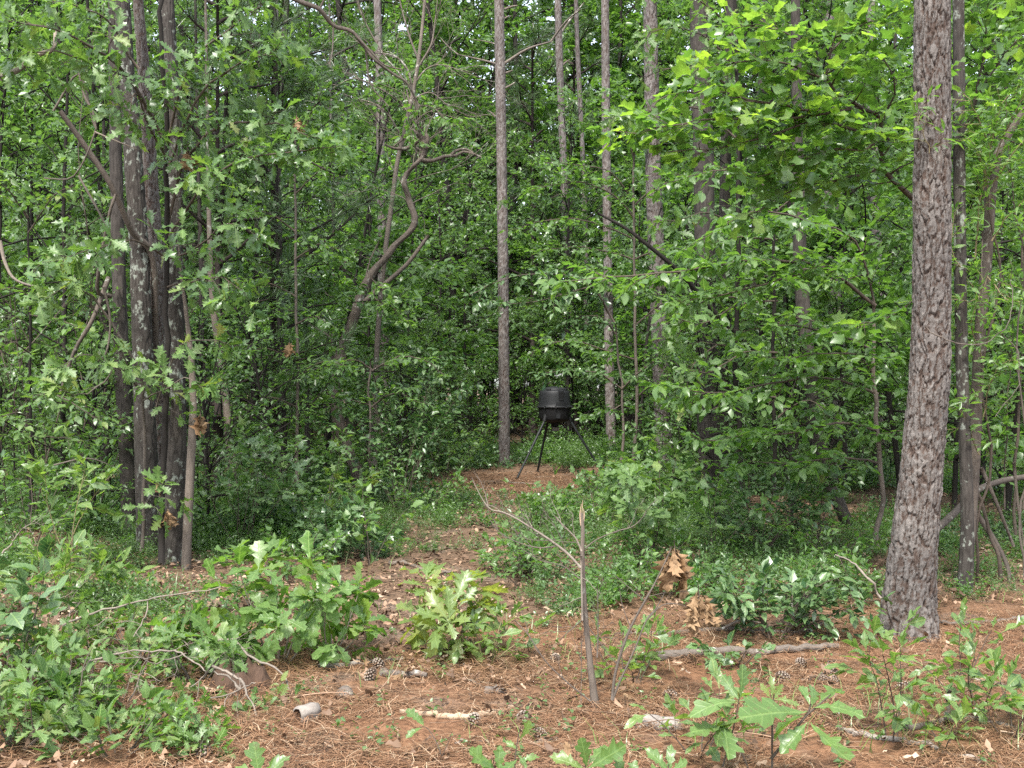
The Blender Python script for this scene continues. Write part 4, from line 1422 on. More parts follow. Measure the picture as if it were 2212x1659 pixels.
# tulip tree behind the big pine; its boughs fan out to the left
tb = gb(1975, 1200, 8.9)
_, counts['tulip'] = leafy('tulip_tree', 'tulip tree with broad pale green leaves fanning out left of the big pine', 'tree', tb, [
    ([(1985, 440, 8.7), (1914, 366, 8.4), (1910, 253, 8.2), (1864, 230, 8.0), (1794, 177, 7.8), (1788, 117, 7.7), (1800, 60, 7.6)], 13),
    ([(1914, 300, 8.3), (1790, 275, 8.0), (1680, 292, 7.8), (1570, 322, 7.7), (1470, 335, 7.6)], 8),
    ([(1914, 366, 8.4), (1800, 392, 8.1), (1690, 422, 8.0), (1600, 470, 7.9)], 7),
    ([(1864, 230, 8.0), (1760, 240, 7.8), (1640, 212, 7.6), (1540, 192, 7.5), (1450, 205, 7.5), (1400, 240, 7.5)], 8),
    ([(1864, 230, 8.0), (1700, 255, 7.7), (1560, 262, 7.5), (1440, 275, 7.4), (1385, 300, 7.4)], 7),
    ([(1794, 177, 7.8), (1700, 135, 7.6), (1600, 122, 7.5), (1510, 140, 7.5)], 6),
    ([(1790, 120, 7.7), (1720, 82, 7.5), (1650, 52, 7.4), (1580, 60, 7.4)], 5),
    ([(1788, 117, 7.7), (1850, 60, 7.7), (1930, 30, 7.7)], 5),
    ([(1910, 253, 8.2), (1940, 180, 8.0), (1900, 110, 7.9), (1860, 60, 7.8)], 5),
    ([(2040, 420, 8.8), (2090, 260, 8.7), (2150, 150, 8.6), (2215, 70, 8.5)], 8),
    ([(2090, 260, 8.7), (2130, 90, 8.5), (2110, 20, 8.4)], 6),
    ([(1910, 300, 8.3), (1860, 330, 8.0), (1780, 330, 7.9), (1700, 360, 7.8), (1620, 372, 7.8)], 5),
    ([(1985, 640, 8.6), (1900, 690, 8.3), (1850, 700, 8.1)], 5),
], 'tulip', 'tulip_near', .105, 301, stem_mat='twig', far='leaf_light', twig_sp=.11, twig_len=.46, leaf_sp=.072, up=.34, sub2=1, droop=.16, tiplift=.1,
    stems=[([(1975, 1300, 8.9), (1992, 1000, 8.9), (2008, 700, 8.9), (2006, 520, 8.8), (1985, 440, 8.7)], 24, 'oak_dark'), ([(2008, 700, 8.9), (2016, 420, 8.8), (2018, 150, 8.8), (2020, -50, 8.8)], 18, 'oak_dark')])

# dogwoods: flat tiers of oval leaves
_, counts['dogwood'] = leafy('dogwood_tree', 'dogwood with flat tiers of oval leaves, left of the big pine', 'tree', gb(1893, 1180, 10.4), [
    ([(1888, 660, 10.2), (1780, 575, 9.9), (1640, 560, 9.6), (1480, 585, 9.4), (1330, 600, 9.3), (1200, 618, 9.2)], 9),
    ([(1780, 575, 9.9), (1680, 610, 9.6), (1560, 640, 9.4), (1450, 655, 9.3)], 6),
    ([(1892, 760, 10.2), (1800, 720, 9.9), (1690, 700, 9.7), (1580, 720, 9.5)], 7),
    ([(1892, 850, 10.3), (1780, 810, 10.0), (1660, 830, 9.8), (1540, 850, 9.6), (1440, 830, 9.5)], 7),
    ([(1892, 930, 10.3), (1800, 905, 10.0), (1700, 925, 9.8), (1590, 930, 9.6), (1500, 950, 9.6)], 7),
    ([(1892, 1000, 10.3), (1800, 985, 10.0), (1700, 1000, 9.8), (1600, 990, 9.7)], 6),
    ([(1892, 820, 10.3), (1860, 770, 10.0), (1800, 770, 9.8), (1720, 775, 9.7), (1660, 770, 9.6)], 5),
    ([(1892, 960, 10.3), (1930, 930, 10.1), (1970, 925, 10.0)], 4),
    ([(1888, 660, 10.2), (1840, 520, 10.0), (1740, 480, 9.8), (1650, 500, 9.7)], 6),
    ([(1740, 480, 9.8), (1650, 450, 9.6), (1580, 460, 9.5), (1500, 500, 9.4)], 5),
], 'ovate', 'dogwood_near', .115, 302, far='leaf_light', twig_sp=.14, twig_len=.5, leaf_sp=.075, mode='opp', sub2=1, up=.32, droop=.2,
    stems=[([(1896, 1190, 10.4), (1900, 1080, 10.4), (1892, 900, 10.3), (1886, 780, 10.2), (1888, 660, 10.2)], 13, 'pale_bark')])
_, counts['dogwood2'] = leafy('dogwood_tree', 'dogwood spray of grey green oval leaves hanging in front of the stubby pine', 'tree', gb(1340, 1000, 15.5), [
    ([(1330, 700, 15.5), (1270, 610, 15.2), (1180, 590, 15.0), (1090, 600, 14.8), (1000, 640, 14.6)], 5),
    ([(1270, 620, 15.2), (1200, 640, 15.0), (1120, 660, 14.8), (1040, 650, 14.7)], 4),
    ([(1330, 720, 15.5), (1290, 680, 15.2), (1220, 690, 15.0)], 4),
    ([(1345, 840, 15.5), (1290, 800, 15.2), (1220, 800, 15.0), (1160, 800, 14.9)], 4),
    ([(1345, 840, 15.5), (1400, 790, 15.2), (1450, 760, 15.0)], 4),
], 'ovate', 'glossy_near', .105, 303, far='leaf_dark', sub2=1, twig_sp=.16, twig_len=.45, leaf_sp=.08, mode='opp', up=.35, cap=150,
    stems=[([(1342, 1010, 15.5), (1350, 900, 15.5), (1330, 700, 15.5)], 7, 'twig_grey')])

# oak boughs of the clump on the left: big lobed leaves
_, counts['oakleft'] = leafy('oak_tree', 'leafy young oak with big lobed leaves spreading in front of the clump', 'tree', gb(350, 1210, 9.5), [
    ([(362, 480, 9.5), (410, 330, 9.3), (480, 270, 9.2), (580, 265, 9.1), (660, 290, 9.0)], 8),
    ([(362, 520, 9.5), (430, 420, 9.2), (520, 350, 9.1), (620, 330, 9.0), (690, 320, 9.0)], 7),
    ([(360, 360, 9.4), (420, 230, 9.2), (500, 160, 9.1), (600, 120, 9.0)], 7),
    ([(360, 300, 9.4), (400, 130, 9.1), (480, 60, 9.0), (560, 10, 8.9)], 7),
    ([(355, 340, 9.4), (310, 250, 9.0), (290, 190, 8.8), (270, 250, 8.7)], 6),
    ([(355, 300, 9.4), (280, 160, 9.0), (190, 90, 8.7), (90, 50, 8.5), (10, 40, 8.4)], 9),
    ([(280, 160, 9.0), (200, 130, 8.7), (110, 110, 8.5), (30, 130, 8.4)], 6),
    ([(300, 150, 9.0), (230, 40, 8.7), (150, 0, 8.5)], 6),
    ([(362, 560, 9.5), (300, 520, 9.2), (200, 540, 9.0), (130, 560, 8.9)], 5),
    ([(362, 620, 9.5), (430, 600, 9.2), (480, 590, 9.1), (530, 630, 9.0)], 5),
    ([(362, 560, 9.5), (440, 520, 9.2), (500, 470, 9.1), (570, 500, 9.0)], 5),
], 'oak', 'oak_near', .145, 304, far='leaf_forest', sub2=1, twig_sp=.125, twig_len=.5, mode='whorl', up=.5, stem_mat='twig',
    stems=[([(352, 1215, 9.5), (358, 900, 9.5), (362, 620, 9.5), (360, 300, 9.4), (350, 60, 9.3), (345, -60, 9.3)], 15, 'oak_dark')])
_, counts['oakleft2'] = leafy('oak_tree', 'low oak bough of lobed leaves on a thin pale branch, left of the clump', 'tree', gb(300, 1190, 9.9), [
    ([(300, 840, 9.8), (250, 790, 9.4), (180, 760, 9.2), (120, 790, 9.0)], 5),
    ([(250, 790, 9.4), (200, 830, 9.1), (140, 850, 9.0), (70, 820, 8.9)], 4),
    ([(200, 640, 9.5), (150, 620, 9.2), (100, 640, 9.0)], 4),
    ([(300, 840, 9.8), (220, 690, 9.4), (160, 600, 9.2)], 4),
    ([(310, 860, 9.7), (350, 830, 9.2), (400, 800, 9.0), (440, 820, 9.0)], 4),
    ([(330, 900, 9.6), (380, 760, 9.2), (460, 740, 9.0), (490, 760, 9.0)], 4),
    ([(312, 1090, 9.7), (330, 1070, 9.3), (350, 1050, 9.2)], 3),
], 'oak', 'oak_near', .155, 305, far='leaf_forest', twig_sp=.2, twig_len=.32, mode='whorl', up=.5, stem_mat='twig_grey',
    stems=[([(302, 1190, 9.9), (306, 1000, 9.85), (300, 840, 9.8), (270, 740, 9.6), (200, 640, 9.5)], 9, 'twig_grey')])
# bare brown limbs crossing on the far left
lb = gb(330, 1100, 11.0)
lt = empty('bare_tree', lb, 'bare dark limb slanting up, with thin pale dead twigs, left of the clump', 'tree')
for pts, w0, w1, mt in (([(348, 1120, 11.0), (336, 760, 10.6), (330, 560, 10.4), (285, 500, 10.2), (240, 400, 10.0), (180, 310, 9.9), (130, 240, 9.8)], 18, 11, 'limb_bark'),
                        ([(240, 640, 10.2), (210, 620, 10.0), (235, 470, 9.8), (250, 420, 9.8)], 10, 6, 'limb_bark'),
                        ([(235, 600, 10.2), (200, 690, 10.0), (160, 760, 10.0), (130, 850, 10.0)], 12, 6, 'limb_bark'),
                        ([(0, 168, 8.6), (40, 150, 8.7), (80, 120, 8.8), (115, 105, 8.8), (120, 60, 8.9)], 13, 7, 'twig_pale'),
                        ([(115, 240, 9.6), (170, 160, 9.6), (200, 260, 9.6), (204, 290, 9.6), (160, 380, 9.6), (95, 385, 9.6)], 5, 3, 'twig_grey'),
                        ([(165, 110, 9.5), (180, 200, 9.5), (200, 240, 9.5), (208, 280, 9.5)], 7, 4, 'twig_grey'),
                        ([(205, 285, 9.5), (240, 300, 9.5), (295, 322, 9.5)], 4, 2, 'twig_pale'),
                        ([(0, 520, 9.2), (12, 570, 9.2), (36, 606, 9.2), (100, 625, 9.2)], 8, 4, 'twig_pale'),
                        ([(224, 620, 9.3), (238, 690, 9.3), (230, 760, 9.3), (205, 785, 9.3)], 6, 3, 'twig_grey'),
                        ([(170, 380, 9.6), (220, 470, 9.5), (240, 520, 9.5), (200, 580, 9.5)], 5, 3, 'twig_grey'),
                        ([(115, 1145 - 140, 9.8), (190, 990, 9.8), (250, 1010, 9.9)], 4, 2, 'twig_grey')):
    mb = MB()
    limb(mb, pts, 9.8, w0, w1, 7, base=lb)
    mb.build('branch', MAT[mt], lt)
rg = np.random.default_rng(71)
for t_, (u0, v0, d0) in enumerate(((60, 440, 12.5), (150, 480, 13), (30, 600, 12), (190, 400, 13))):
    b0 = gb(u0, 1000, d0)
    r0 = empty('dead_bush', b0, 'tangle of thin bare grey twigs among the leaves left of the clump', 'bush', 'bare twig tangles on the left')
    mb = MB()
    for k_ in range(3):
        twiggy(mb, rg.normal(size=3) * .1 * np.array([1, 1, 0]), (rg.normal() * .25, rg.normal() * .2, 1), (CAMH - (v0 * K - 384) / FPX * d0) * rg.uniform(.7, 1.1), .012, rg, 4, .14, 4, .2)
    mb.build('twigs', MAT['twig'], r0)

_, counts['sweetgum'] = leafy('sweetgum_tree', 'young tree with star shaped leaves in front of the two pines right of the feeder', 'tree', gb(1370, 1020, 17.0), [
    ([(1372, 480, 17.0), (1330, 430, 16.8), (1270, 400, 16.6), (1200, 400, 16.5), (1130, 420, 16.4)], 4),
    ([(1372, 520, 17.0), (1310, 490, 16.8), (1240, 470, 16.6), (1160, 480, 16.5), (1100, 500, 16.4)], 4),
    ([(1372, 440, 17.0), (1320, 370, 16.8), (1260, 350, 16.6), (1180, 345, 16.5)], 4),
    ([(1372, 560, 17.0), (1320, 540, 16.8), (1250, 530, 16.6), (1170, 540, 16.5)], 4),
    ([(1372, 440, 17.0), (1420, 400, 16.8), (1480, 380, 16.6), (1540, 390, 16.5)], 4),
    ([(1372, 560, 17.0), (1430, 540, 16.8), (1490, 560, 16.6)], 4),
    ([(1372, 360, 17.0), (1360, 300, 16.8), (1330, 250, 16.6), (1290, 230, 16.5)], 4),
    ([(1374, 700, 17.0), (1430, 660, 16.8), (1490, 660, 16.6), (1540, 690, 16.5)], 4),
    ([(1374, 780, 17.0), (1300, 760, 16.8), (1230, 740, 16.6), (1170, 760, 16.5)], 4),
    ([(1374, 860, 17.0), (1420, 830, 16.8), (1470, 840, 16.6)], 4),
], 'maple', 'dogwood_near', .10, 306, far='leaf_light', sub2=1, twig_sp=.17, twig_len=.55, leaf_sp=.07, up=.4, cap=120,
    stems=[([(1370, 1025, 17.0), (1374, 800, 17.0), (1372, 560, 17.0), (1370, 330, 16.9)], 8, 'twig_grey')])
_, counts['redoak'] = leafy('red_oak_tree', 'young oak with sharp lobed leaves in front of the tall dark trunk', 'tree', gb(1600, 1060, 12.0), [
    ([(1590, 150, 12.0), (1540, 90, 11.8), (1480, 60, 11.6), (1400, 70, 11.5)], 5),
    ([(1590, 200, 12.0), (1530, 160, 11.8), (1460, 150, 11.6), (1380, 170, 11.5)], 5),
    ([(1590, 90, 12.0), (1540, 20, 11.8), (1470, -10, 11.6), (1400, 0, 11.5)], 5),
    ([(1592, 300, 12.0), (1520, 240, 11.8), (1440, 240, 11.6), (1350, 260, 11.5)], 5),
    ([(1594, 500, 12.0), (1540, 470, 11.8), (1480, 480, 11.6), (1430, 500, 11.5)], 5),
    ([(1596, 640, 12.0), (1540, 640, 11.8), (1490, 680, 11.6), (1460, 740, 11.5)], 5),
    ([(1596, 760, 12.0), (1550, 740, 11.8), (1500, 780, 11.6), (1480, 850, 11.5)], 5),
    ([(1596, 640, 12.0), (1650, 600, 11.8), (1710, 620, 11.6)], 5),
], 'oak', 'oak_near', .13, 307, far='leaf_forest', sub2=1, twig_sp=.15, twig_len=.45, mode='whorl', up=.5, cap=220,
    stems=[([(1600, 1065, 12.0), (1597, 800, 12.0), (1594, 500, 12.0), (1590, 200, 12.0), (1588, -40, 12.0)], 12, 'oak_dark')])
_, counts['blackgum'] = leafy('blackgum_tree', 'small tree of fine pale leaves between the crooked trunk and the clump', 'tree', gb(640, 1040, 13.5), [
    ([(636, 560, 13.5), (680, 530, 13.3), (715, 520, 13.1)], 4), ([(636, 500, 13.5), (570, 460, 13.3), (500, 450, 13.1)], 4), ([(636, 420, 13.5), (690, 370, 13.3), (720, 350, 13.1)], 4),
    ([(638, 640, 13.5), (570, 610, 13.3), (510, 620, 13.1), (460, 650, 13.0)], 4), ([(638, 700, 13.5), (680, 680, 13.3), (700, 690, 13.1)], 4), ([(638, 780, 13.5), (580, 750, 13.3), (520, 760, 13.1)], 4),
    ([(640, 820, 13.5), (700, 790, 13.3), (760, 800, 13.1)], 4), ([(636, 360, 13.5), (570, 320, 13.3), (520, 330, 13.2)], 4), ([(640, 880, 13.5), (580, 860, 13.3), (530, 880, 13.1)], 4), ([(636, 330, 13.5), (670, 250, 13.3), (700, 200, 13.2)], 4),
], 'ovate', 'dogwood_near', .085, 308, far='leaf_light', sub2=1, twig_sp=.15, twig_len=.5, leaf_sp=.06, up=.4, cap=100,
    stems=[([(640, 1045, 13.5), (640, 800, 13.5), (636, 500, 13.5), (634, 260, 13.4)], 8, 'twig_grey')])

_, counts['cover'] = leafy('maple_tree', 'slender maple veiling the lower half of the crooked trunk', 'tree', gb(800, 1050, 13.9), [
    ([(802, 800, 13.9), (750, 780, 13.7), (690, 800, 13.5)], 4),
    ([(802, 800, 13.9), (860, 770, 13.7), (920, 780, 13.5), (960, 810, 13.4)], 4), ([(804, 880, 13.9), (750, 860, 13.7), (700, 880, 13.5)], 4), ([(804, 880, 13.9), (860, 850, 13.7), (910, 870, 13.5)], 4),
    ([(804, 950, 13.9), (750, 930, 13.7), (720, 950, 13.5)], 3),
], 'ovate', 'dogwood_near', .085, 309, far='leaf_light', sub2=1, twig_sp=.15, twig_len=.5, leaf_sp=.06, up=.4, cap=100,
    stems=[([(806, 1055, 13.9), (804, 900, 13.9), (800, 780, 13.9)], 7, 'twig_grey')])
_, counts['sprig'] = leafy('crooked_sprig', 'bright leafy sprig hanging from the dead twigs beside the crooked tree top', 'sprig', at(930, 240, 15.0), [
    ([(905, 230, 15.2), (935, 235, 15.0), (965, 260, 14.9), (990, 275, 14.8)], 3), ([(905, 230, 15.2), (890, 265, 15.0), (900, 300, 14.9)], 3), ([(810, 640, 15.0), (850, 660, 14.8), (880, 690, 14.7)], 3), ([(800, 600, 15.0), (830, 640, 14.8), (850, 690, 14.7)], 3),
], 'ovate', 'vine_near', .10, 310, far='leaf_light', sub2=1, twig_sp=.12, twig_len=.4, leaf_sp=.06, up=.5, cap=150)

_, counts['veil'] = leafy('hickory_tree', 'young tree with long oval leaves veiling the stout ridged pine and the tall dark trunk', 'tree', gb(1680, 1080, 11.6), [
    ([(1676, 420, 11.6), (1600, 380, 11.4), (1520, 380, 11.2), (1440, 400, 11.0)], 5), ([(1676, 520, 11.6), (1590, 520, 11.4), (1510, 540, 11.2)], 5), ([(1678, 650, 11.6), (1600, 660, 11.4), (1530, 700, 11.2), (1470, 690, 11.1)], 5),
    ([(1678, 760, 11.6), (1610, 760, 11.4), (1540, 800, 11.2), (1480, 800, 11.1)], 5), ([(1680, 860, 11.6), (1610, 850, 11.4), (1540, 880, 11.2)], 5), ([(1676, 460, 11.6), (1740, 420, 11.4), (1800, 440, 11.2)], 5), ([(1678, 600, 11.6), (1740, 580, 11.4), (1810, 610, 11.2), (1870, 600, 11.1)], 5),
    ([(1678, 700, 11.6), (1740, 690, 11.4), (1800, 720, 11.2)], 5), ([(1680, 940, 11.6), (1620, 930, 11.4), (1560, 960, 11.2)], 5), ([(1680, 900, 11.6), (1740, 870, 11.4), (1790, 890, 11.2)], 5),
], 'ovate', 'dogwood_near', .13, 316, far='leaf_light', sub2=1, twig_sp=.16, twig_len=.5, leaf_sp=.08, up=.45, droop=.35, cap=280,
    stems=[([(1682, 1085, 11.6), (1680, 850, 11.6), (1677, 600, 11.6), (1675, 400, 11.5)], 10, 'oak_dark')])
_, counts['leftveil'] = leafy('beech_tree', 'low spreading tree with oval leaves at the far left, before the bare limb', 'tree', gb(60, 1100, 10.8), [
    ([(62, 600, 10.8), (110, 560, 10.5), (170, 560, 10.3)], 4), ([(62, 680, 10.8), (120, 690, 10.5), (190, 720, 10.3)], 4), ([(64, 760, 10.8), (20, 740, 10.5), (-30, 760, 10.4)], 4), ([(62, 500, 10.8), (110, 430, 10.5), (160, 400, 10.4)], 4),
    ([(64, 860, 10.8), (120, 850, 10.5), (180, 880, 10.3), (230, 900, 10.2)], 4), ([(62, 640, 10.8), (20, 620, 10.5), (-20, 640, 10.4)], 4), ([(62, 470, 10.8), (20, 400, 10.5), (-20, 380, 10.4)], 4), ([(64, 900, 10.8), (20, 900, 10.5), (-20, 920, 10.4)], 4),
    ([(64, 940, 10.8), (130, 950, 10.5), (190, 970, 10.3)], 4),
], 'ovate', 'oak_near', .10, 317, far='leaf_forest', sub2=1, twig_sp=.15, twig_len=.5, leaf_sp=.065, up=.4, cap=200,
    stems=[([(66, 1105, 10.8), (64, 900, 10.8), (62, 600, 10.8), (60, 440, 10.8)], 8, 'oak_dark')])


# ------------------------------------------------------------------ vines and thicket at the right edge
_, counts['vine'] = leafy('climbing_vine', 'leafy vine with narrow bright leaves climbing the vine wrapped trunk', 'vine', gb(2120, 1300, 8.7), [
    ([(2100, 560, 8.4), (2110, 400, 8.3), (2140, 250, 8.2), (2190, 180, 8.2)], 4),
    ([(2140, 400, 8.3), (2180, 330, 8.1), (2215, 280, 8.1)], 4),
    ([(2110, 640, 8.4), (2070, 560, 8.2), (2060, 470, 8.2)], 3),
    ([(2120, 780, 8.4), (2090, 700, 8.2), (2120, 620, 8.1)], 3), ([(2120, 900, 8.4), (2150, 820, 8.2), (2190, 780, 8.1)], 3), ([(2110, 980, 8.4), (2080, 900, 8.2), (2060, 850, 8.1)], 3), ([(2130, 600, 8.4), (2180, 640, 8.2), (2215, 650, 8.1)], 3), ([(2140, 420, 8.3), (2110, 330, 8.2), (2090, 300, 8.2)], 3),
    ([(2110, 640, 8.4), (2080, 640, 8.1), (2050, 620, 8.0)], 3),
    ([(2140, 330, 8.3), (2100, 230, 8.1), (2080, 190, 8.1)], 3),
    ([(2150, 340, 8.3), (2200, 240, 8.1), (2230, 210, 8.1)], 3),
    ([(2140, 520, 8.3), (2180, 470, 8.2), (2210, 440, 8.2)], 3),
    ([(2010, 330, 6.9), (2000, 290, 6.85), (1985, 250, 6.85)], 2),
], 'narrow', 'vine_near', .085, 311, far='leaf_light', twig_sp=.07, twig_len=.34, leaf_sp=.04, up=.6, cap=280, sub2=1, stem_mat='twig_green',
    stems=[([(2118, 1310, 8.7), (2105, 1150, 8.5), (2140, 1000, 8.5), (2120, 800, 8.4), (2150, 600, 8.4), (2128, 450, 8.3), (2160, 330, 8.3)], 7, 'twig'),
           ([(2150, 1330, 8.8), (2160, 1230, 8.7), (2130, 1150, 8.7), (2100, 1020, 8.6)], 11, 'twig'),
           ([(2206, 1250, 8.8), (2190, 1130, 8.8), (2210, 1000, 8.8), (2195, 800, 8.8), (2215, 500, 8.8)], 6, 'twig_grey'),
           ([(2000, 705, 6.8), (2040, 735, 6.8), (2090, 745, 6.9), (2130, 735, 7.0), (2170, 690, 7.0), (2190, 610, 7.1), (2180, 560, 7.1)], 3, 'twig_grey'),
           ([(2165, 720, 7.0), (2205, 760, 7.0), (2195, 830, 7.0), (2150, 900, 7.0)], 2.5, 'twig_grey'),
           ([(2125, 500, 8.2), (2122, 620, 8.2), (2126, 760, 8.2)], 2.5, 'twig_grey')])
_, counts['vine2'] = leafy('thicket_bush', 'loose green bush with long thin stems at the right edge, behind the vine trunk', 'bush', gb(2200, 1250, 10.6), [
    ([(2170, 1100, 10.6), (2180, 900, 10.5), (2190, 700, 10.4)], 4), ([(2210, 1100, 10.6), (2230, 850, 10.5), (2220, 600, 10.4)], 4),
    ([(2150, 1000, 10.6), (2120, 900, 10.4), (2110, 800, 10.3)], 4), ([(2200, 800, 10.6), (2150, 700, 10.4), (2120, 640, 10.3)], 4),
    ([(2200, 700, 10.6), (2160, 560, 10.4), (2130, 480, 10.3)], 4), ([(2220, 600, 10.6), (2190, 400, 10.4), (2170, 100, 10.3)], 4),
    ([(2210, 500, 10.6), (2230, 300, 10.4), (2215, 60, 10.3)], 4), ([(2120, 950, 10.6), (2060, 800, 10.4), (2050, 700, 10.3)], 4),
], 'ovate', 'vine_near', .09, 312, far='leaf_light', twig_sp=.11, twig_len=.5, leaf_sp=.06, cap=120, sub2=1,
    stems=[([(2196, 1255, 10.6), (2190, 1000, 10.6), (2205, 700, 10.6), (2215, 400, 10.6)], 8, 'twig')])
db = gb(2170, 1230, 9.6)
dt = empty('fallen_limb', db, 'fallen grey limb propped up slanting between the vine trunk and the right edge', 'branch')
for pts, w0, w1 in (([(2015, 1150, 8.9), (2060, 1110, 9.2), (2110, 1060, 9.6), (2160, 1040, 9.9), (2215, 1030, 10.2)], 16, 13),
                    ([(2110, 1110, 9.0), (2150, 1170, 9.0), (2180, 1240, 8.9), (2172, 1330, 8.8)], 12, 7), ([(2120, 1010, 9.0), (2150, 1080, 9.0), (2190, 1180, 9.1)], 9, 6),
                    ([(2190, 1000, 9.2), (2200, 1100, 9.2), (2212, 1180, 9.2)], 7, 4)):
    mb = MB(); limb(mb, pts, 9.4, w0, w1, base=db); mb.build('branch', MAT['limb_bark'], dt)
# dark dead bough in front of the stout pine
db = gb(1660, 900, 12.5)
dt = empty('dead_branch', at(1640, 760, 12.5), 'dark dead bough slanting down across the stout ridged pine', 'branch')
for pts, w0, w1 in (([(1290, 460, 12.0), (1350, 492, 12.0), (1400, 530, 12.0), (1470, 590, 12.1), (1530, 660, 12.3), (1590, 720, 12.4), (1640, 775, 12.6)], 5, 16), ([(1400, 530, 12.0), (1418, 480, 12.0), (1428, 450, 12.0)], 6, 3), ([(1530, 660, 12.3), (1500, 690, 12.3), (1450, 700, 12.3)], 5, 2)):
    mb = MB(); limb(mb, pts, 12.2, w0, w1, base=np.array(dt.location)); mb.build('branch', MAT['oak_dark'], dt)
# grey bough at the top
dt = empty('dead_branch', at(640, -5, 11.5), 'thick grey bough with bare side twigs reaching down from the top edge', 'branch')
for pts, w0, w1 in (([(600, -20, 11.5), (650, 4, 11.5), (690, 20, 11.5), (720, 55, 11.6), (760, 68, 11.6), (790, 105, 11.7), (810, 130, 11.7), (850, 160, 11.8), (880, 180, 11.8), (905, 230, 11.9)], 12, 4),
                    ([(690, 20, 11.5), (700, 0, 11.5), (712, -25, 11.5)], 6, 4), ([(760, 68, 11.6), (800, 110, 11.6), (830, 140, 11.6), (870, 150, 11.6)], 6, 2), ([(790, 105, 11.7), (800, 180, 11.7), (840, 230, 11.7)], 5, 2), ([(720, 55, 11.6), (718, 110, 11.5), (712, 140, 11.4)], 4, 2)):
    mb = MB(); limb(mb, pts, 11.6, w0, w1, base=np.array(dt.location)); mb.build('branch', MAT['limb_bark'], dt)


# ------------------------------------------------------------------ shrubs with single leaves
def shrub(name, label, cat, base, h, spread, nst, shape, matname, size, seed, stem_mat='twig', cap=160, mode='alt', leaf_sp=.06, twig_sp=.13, twig_len=.3, up=.45, far=None,
          f0=.3, lean=(0, 0), droop=.25, group=None, stem_r=.006, arch=-.25, tiplift=0.0, sub2=0):
    rng = np.random.default_rng(seed)
    base = np.asarray(base, float)
    root = empty(name, base, label, cat, group)
    lv = Leaves()
    for k_ in range(nst):
        a_ = k_ * 2.4 + rng.uniform(-.5, .5)
        sp = spread * rng.uniform(.3, 1.05)
        st_ = np.array([math.cos(a_), math.sin(a_), 0]) * .05 * rng.random() + np.array([0, 0, -.02])
        d = np.array([math.cos(a_) * sp / h + lean[0], math.sin(a_) * sp / h + lean[1], 1.0])
        pth = grow(st_, d, h * rng.uniform(.75, 1.15), 7, rng, .10, (0, 0, arch))
        mb = MB()
        lw = Leaves()
        spray(mb, lw, pth, rng, stem_r * rng.uniform(.8, 1.2), .0018, twig_sp, twig_len, leaf_sp, size, f0, up=up, droop=droop, mode=mode, sides=6, flat=.8, tiplift=tiplift, sub2=sub2)
        P_, D_, N_, S_ = lw.arrays()
        lv.add(P_ + base, D_, N_, S_)
        mb.build('stem', MAT[stem_mat], root)
    lv.objects(root, shape, matname, rng, cap, far or 'leaf_light')
    counts[label[:24]] = lv.count()
    return root


def gnd(u, v):
    return ground_at(u, v)


# dark glossy shrubs
shrub('holly_bush', 'tall dark glossy bush in the middle, left of the bare clearing', 'bush', gb(862, 1100, 13.6), 1.9, 1.0, 13, 'ovate', 'glossy_near', .085, 401, far='leaf_dark', twig_len=.5, leaf_sp=.055, twig_sp=.14, up=.35, cap=260, sub2=1)
shrub('holly_bush', 'dark glossy bush behind the brown leaf clusters, under the dogwood', 'bush', gb(1640, 1200, 10.2), .95, .8, 13, 'ovate', 'glossy_near', .08, 402, far='leaf_dark', twig_len=.42, leaf_sp=.05, up=.35, cap=260, sub2=1)
shrub('holly_bush', 'low dark glossy bush right of the brown leaf clusters', 'bush', gb(1680, 1400, 7.0), .52, .5, 15, 'ovate', 'glossy_near', .078, 403, far='leaf_dark', twig_len=.30, leaf_sp=.04, twig_sp=.085, up=.35, cap=300, arch=-.5, sub2=1)
shrub('holly_bush', 'small dark glossy bush at the foot of the fallen grey log', 'bush', gb(1590, 1470, 6.3), .2, .25, 6, 'ovate', 'glossy_near', .07, 404, far='leaf_dark', twig_len=.2, leaf_sp=.045, up=.35, cap=120)
shrub('oak_bush', 'leafy oak sprout in front of the feeder clearing, right side', 'bush', gb(1400, 1190, 9.6), .95, .6, 6, 'blackjack', 'oak_near', .13, 405, far='leaf_forest', twig_len=.3, mode='whorl', cap=160, stem_r=.007)
shrub('maple_bush', 'dark green bush of lobed leaves right of the clump foot', 'bush', gb(520, 1180, 10.6), 1.15, 1.0, 9, 'maple', 'glossy_near', .10, 406, far='leaf_forest', twig_len=.4, leaf_sp=.065, up=.35, cap=260)
shrub('maple_bush', 'dark green bush of lobed leaves behind the bright oak sprout', 'bush', gb(660, 1170, 11.4), 1.1, 1.0, 8, 'maple', 'oak_near', .10, 407, far='leaf_forest', twig_len=.4, leaf_sp=.065, up=.35, cap=180)
shrub('leafy_bush', 'bush of small pale leaves behind the feeder clearing, left side', 'bush', gb(960, 1000, 17.5), 1.2, 1.1, 9, 'ovate', 'dogwood_near', .07, 408, far='leaf_light', twig_len=.4, leaf_sp=.05, cap=60)

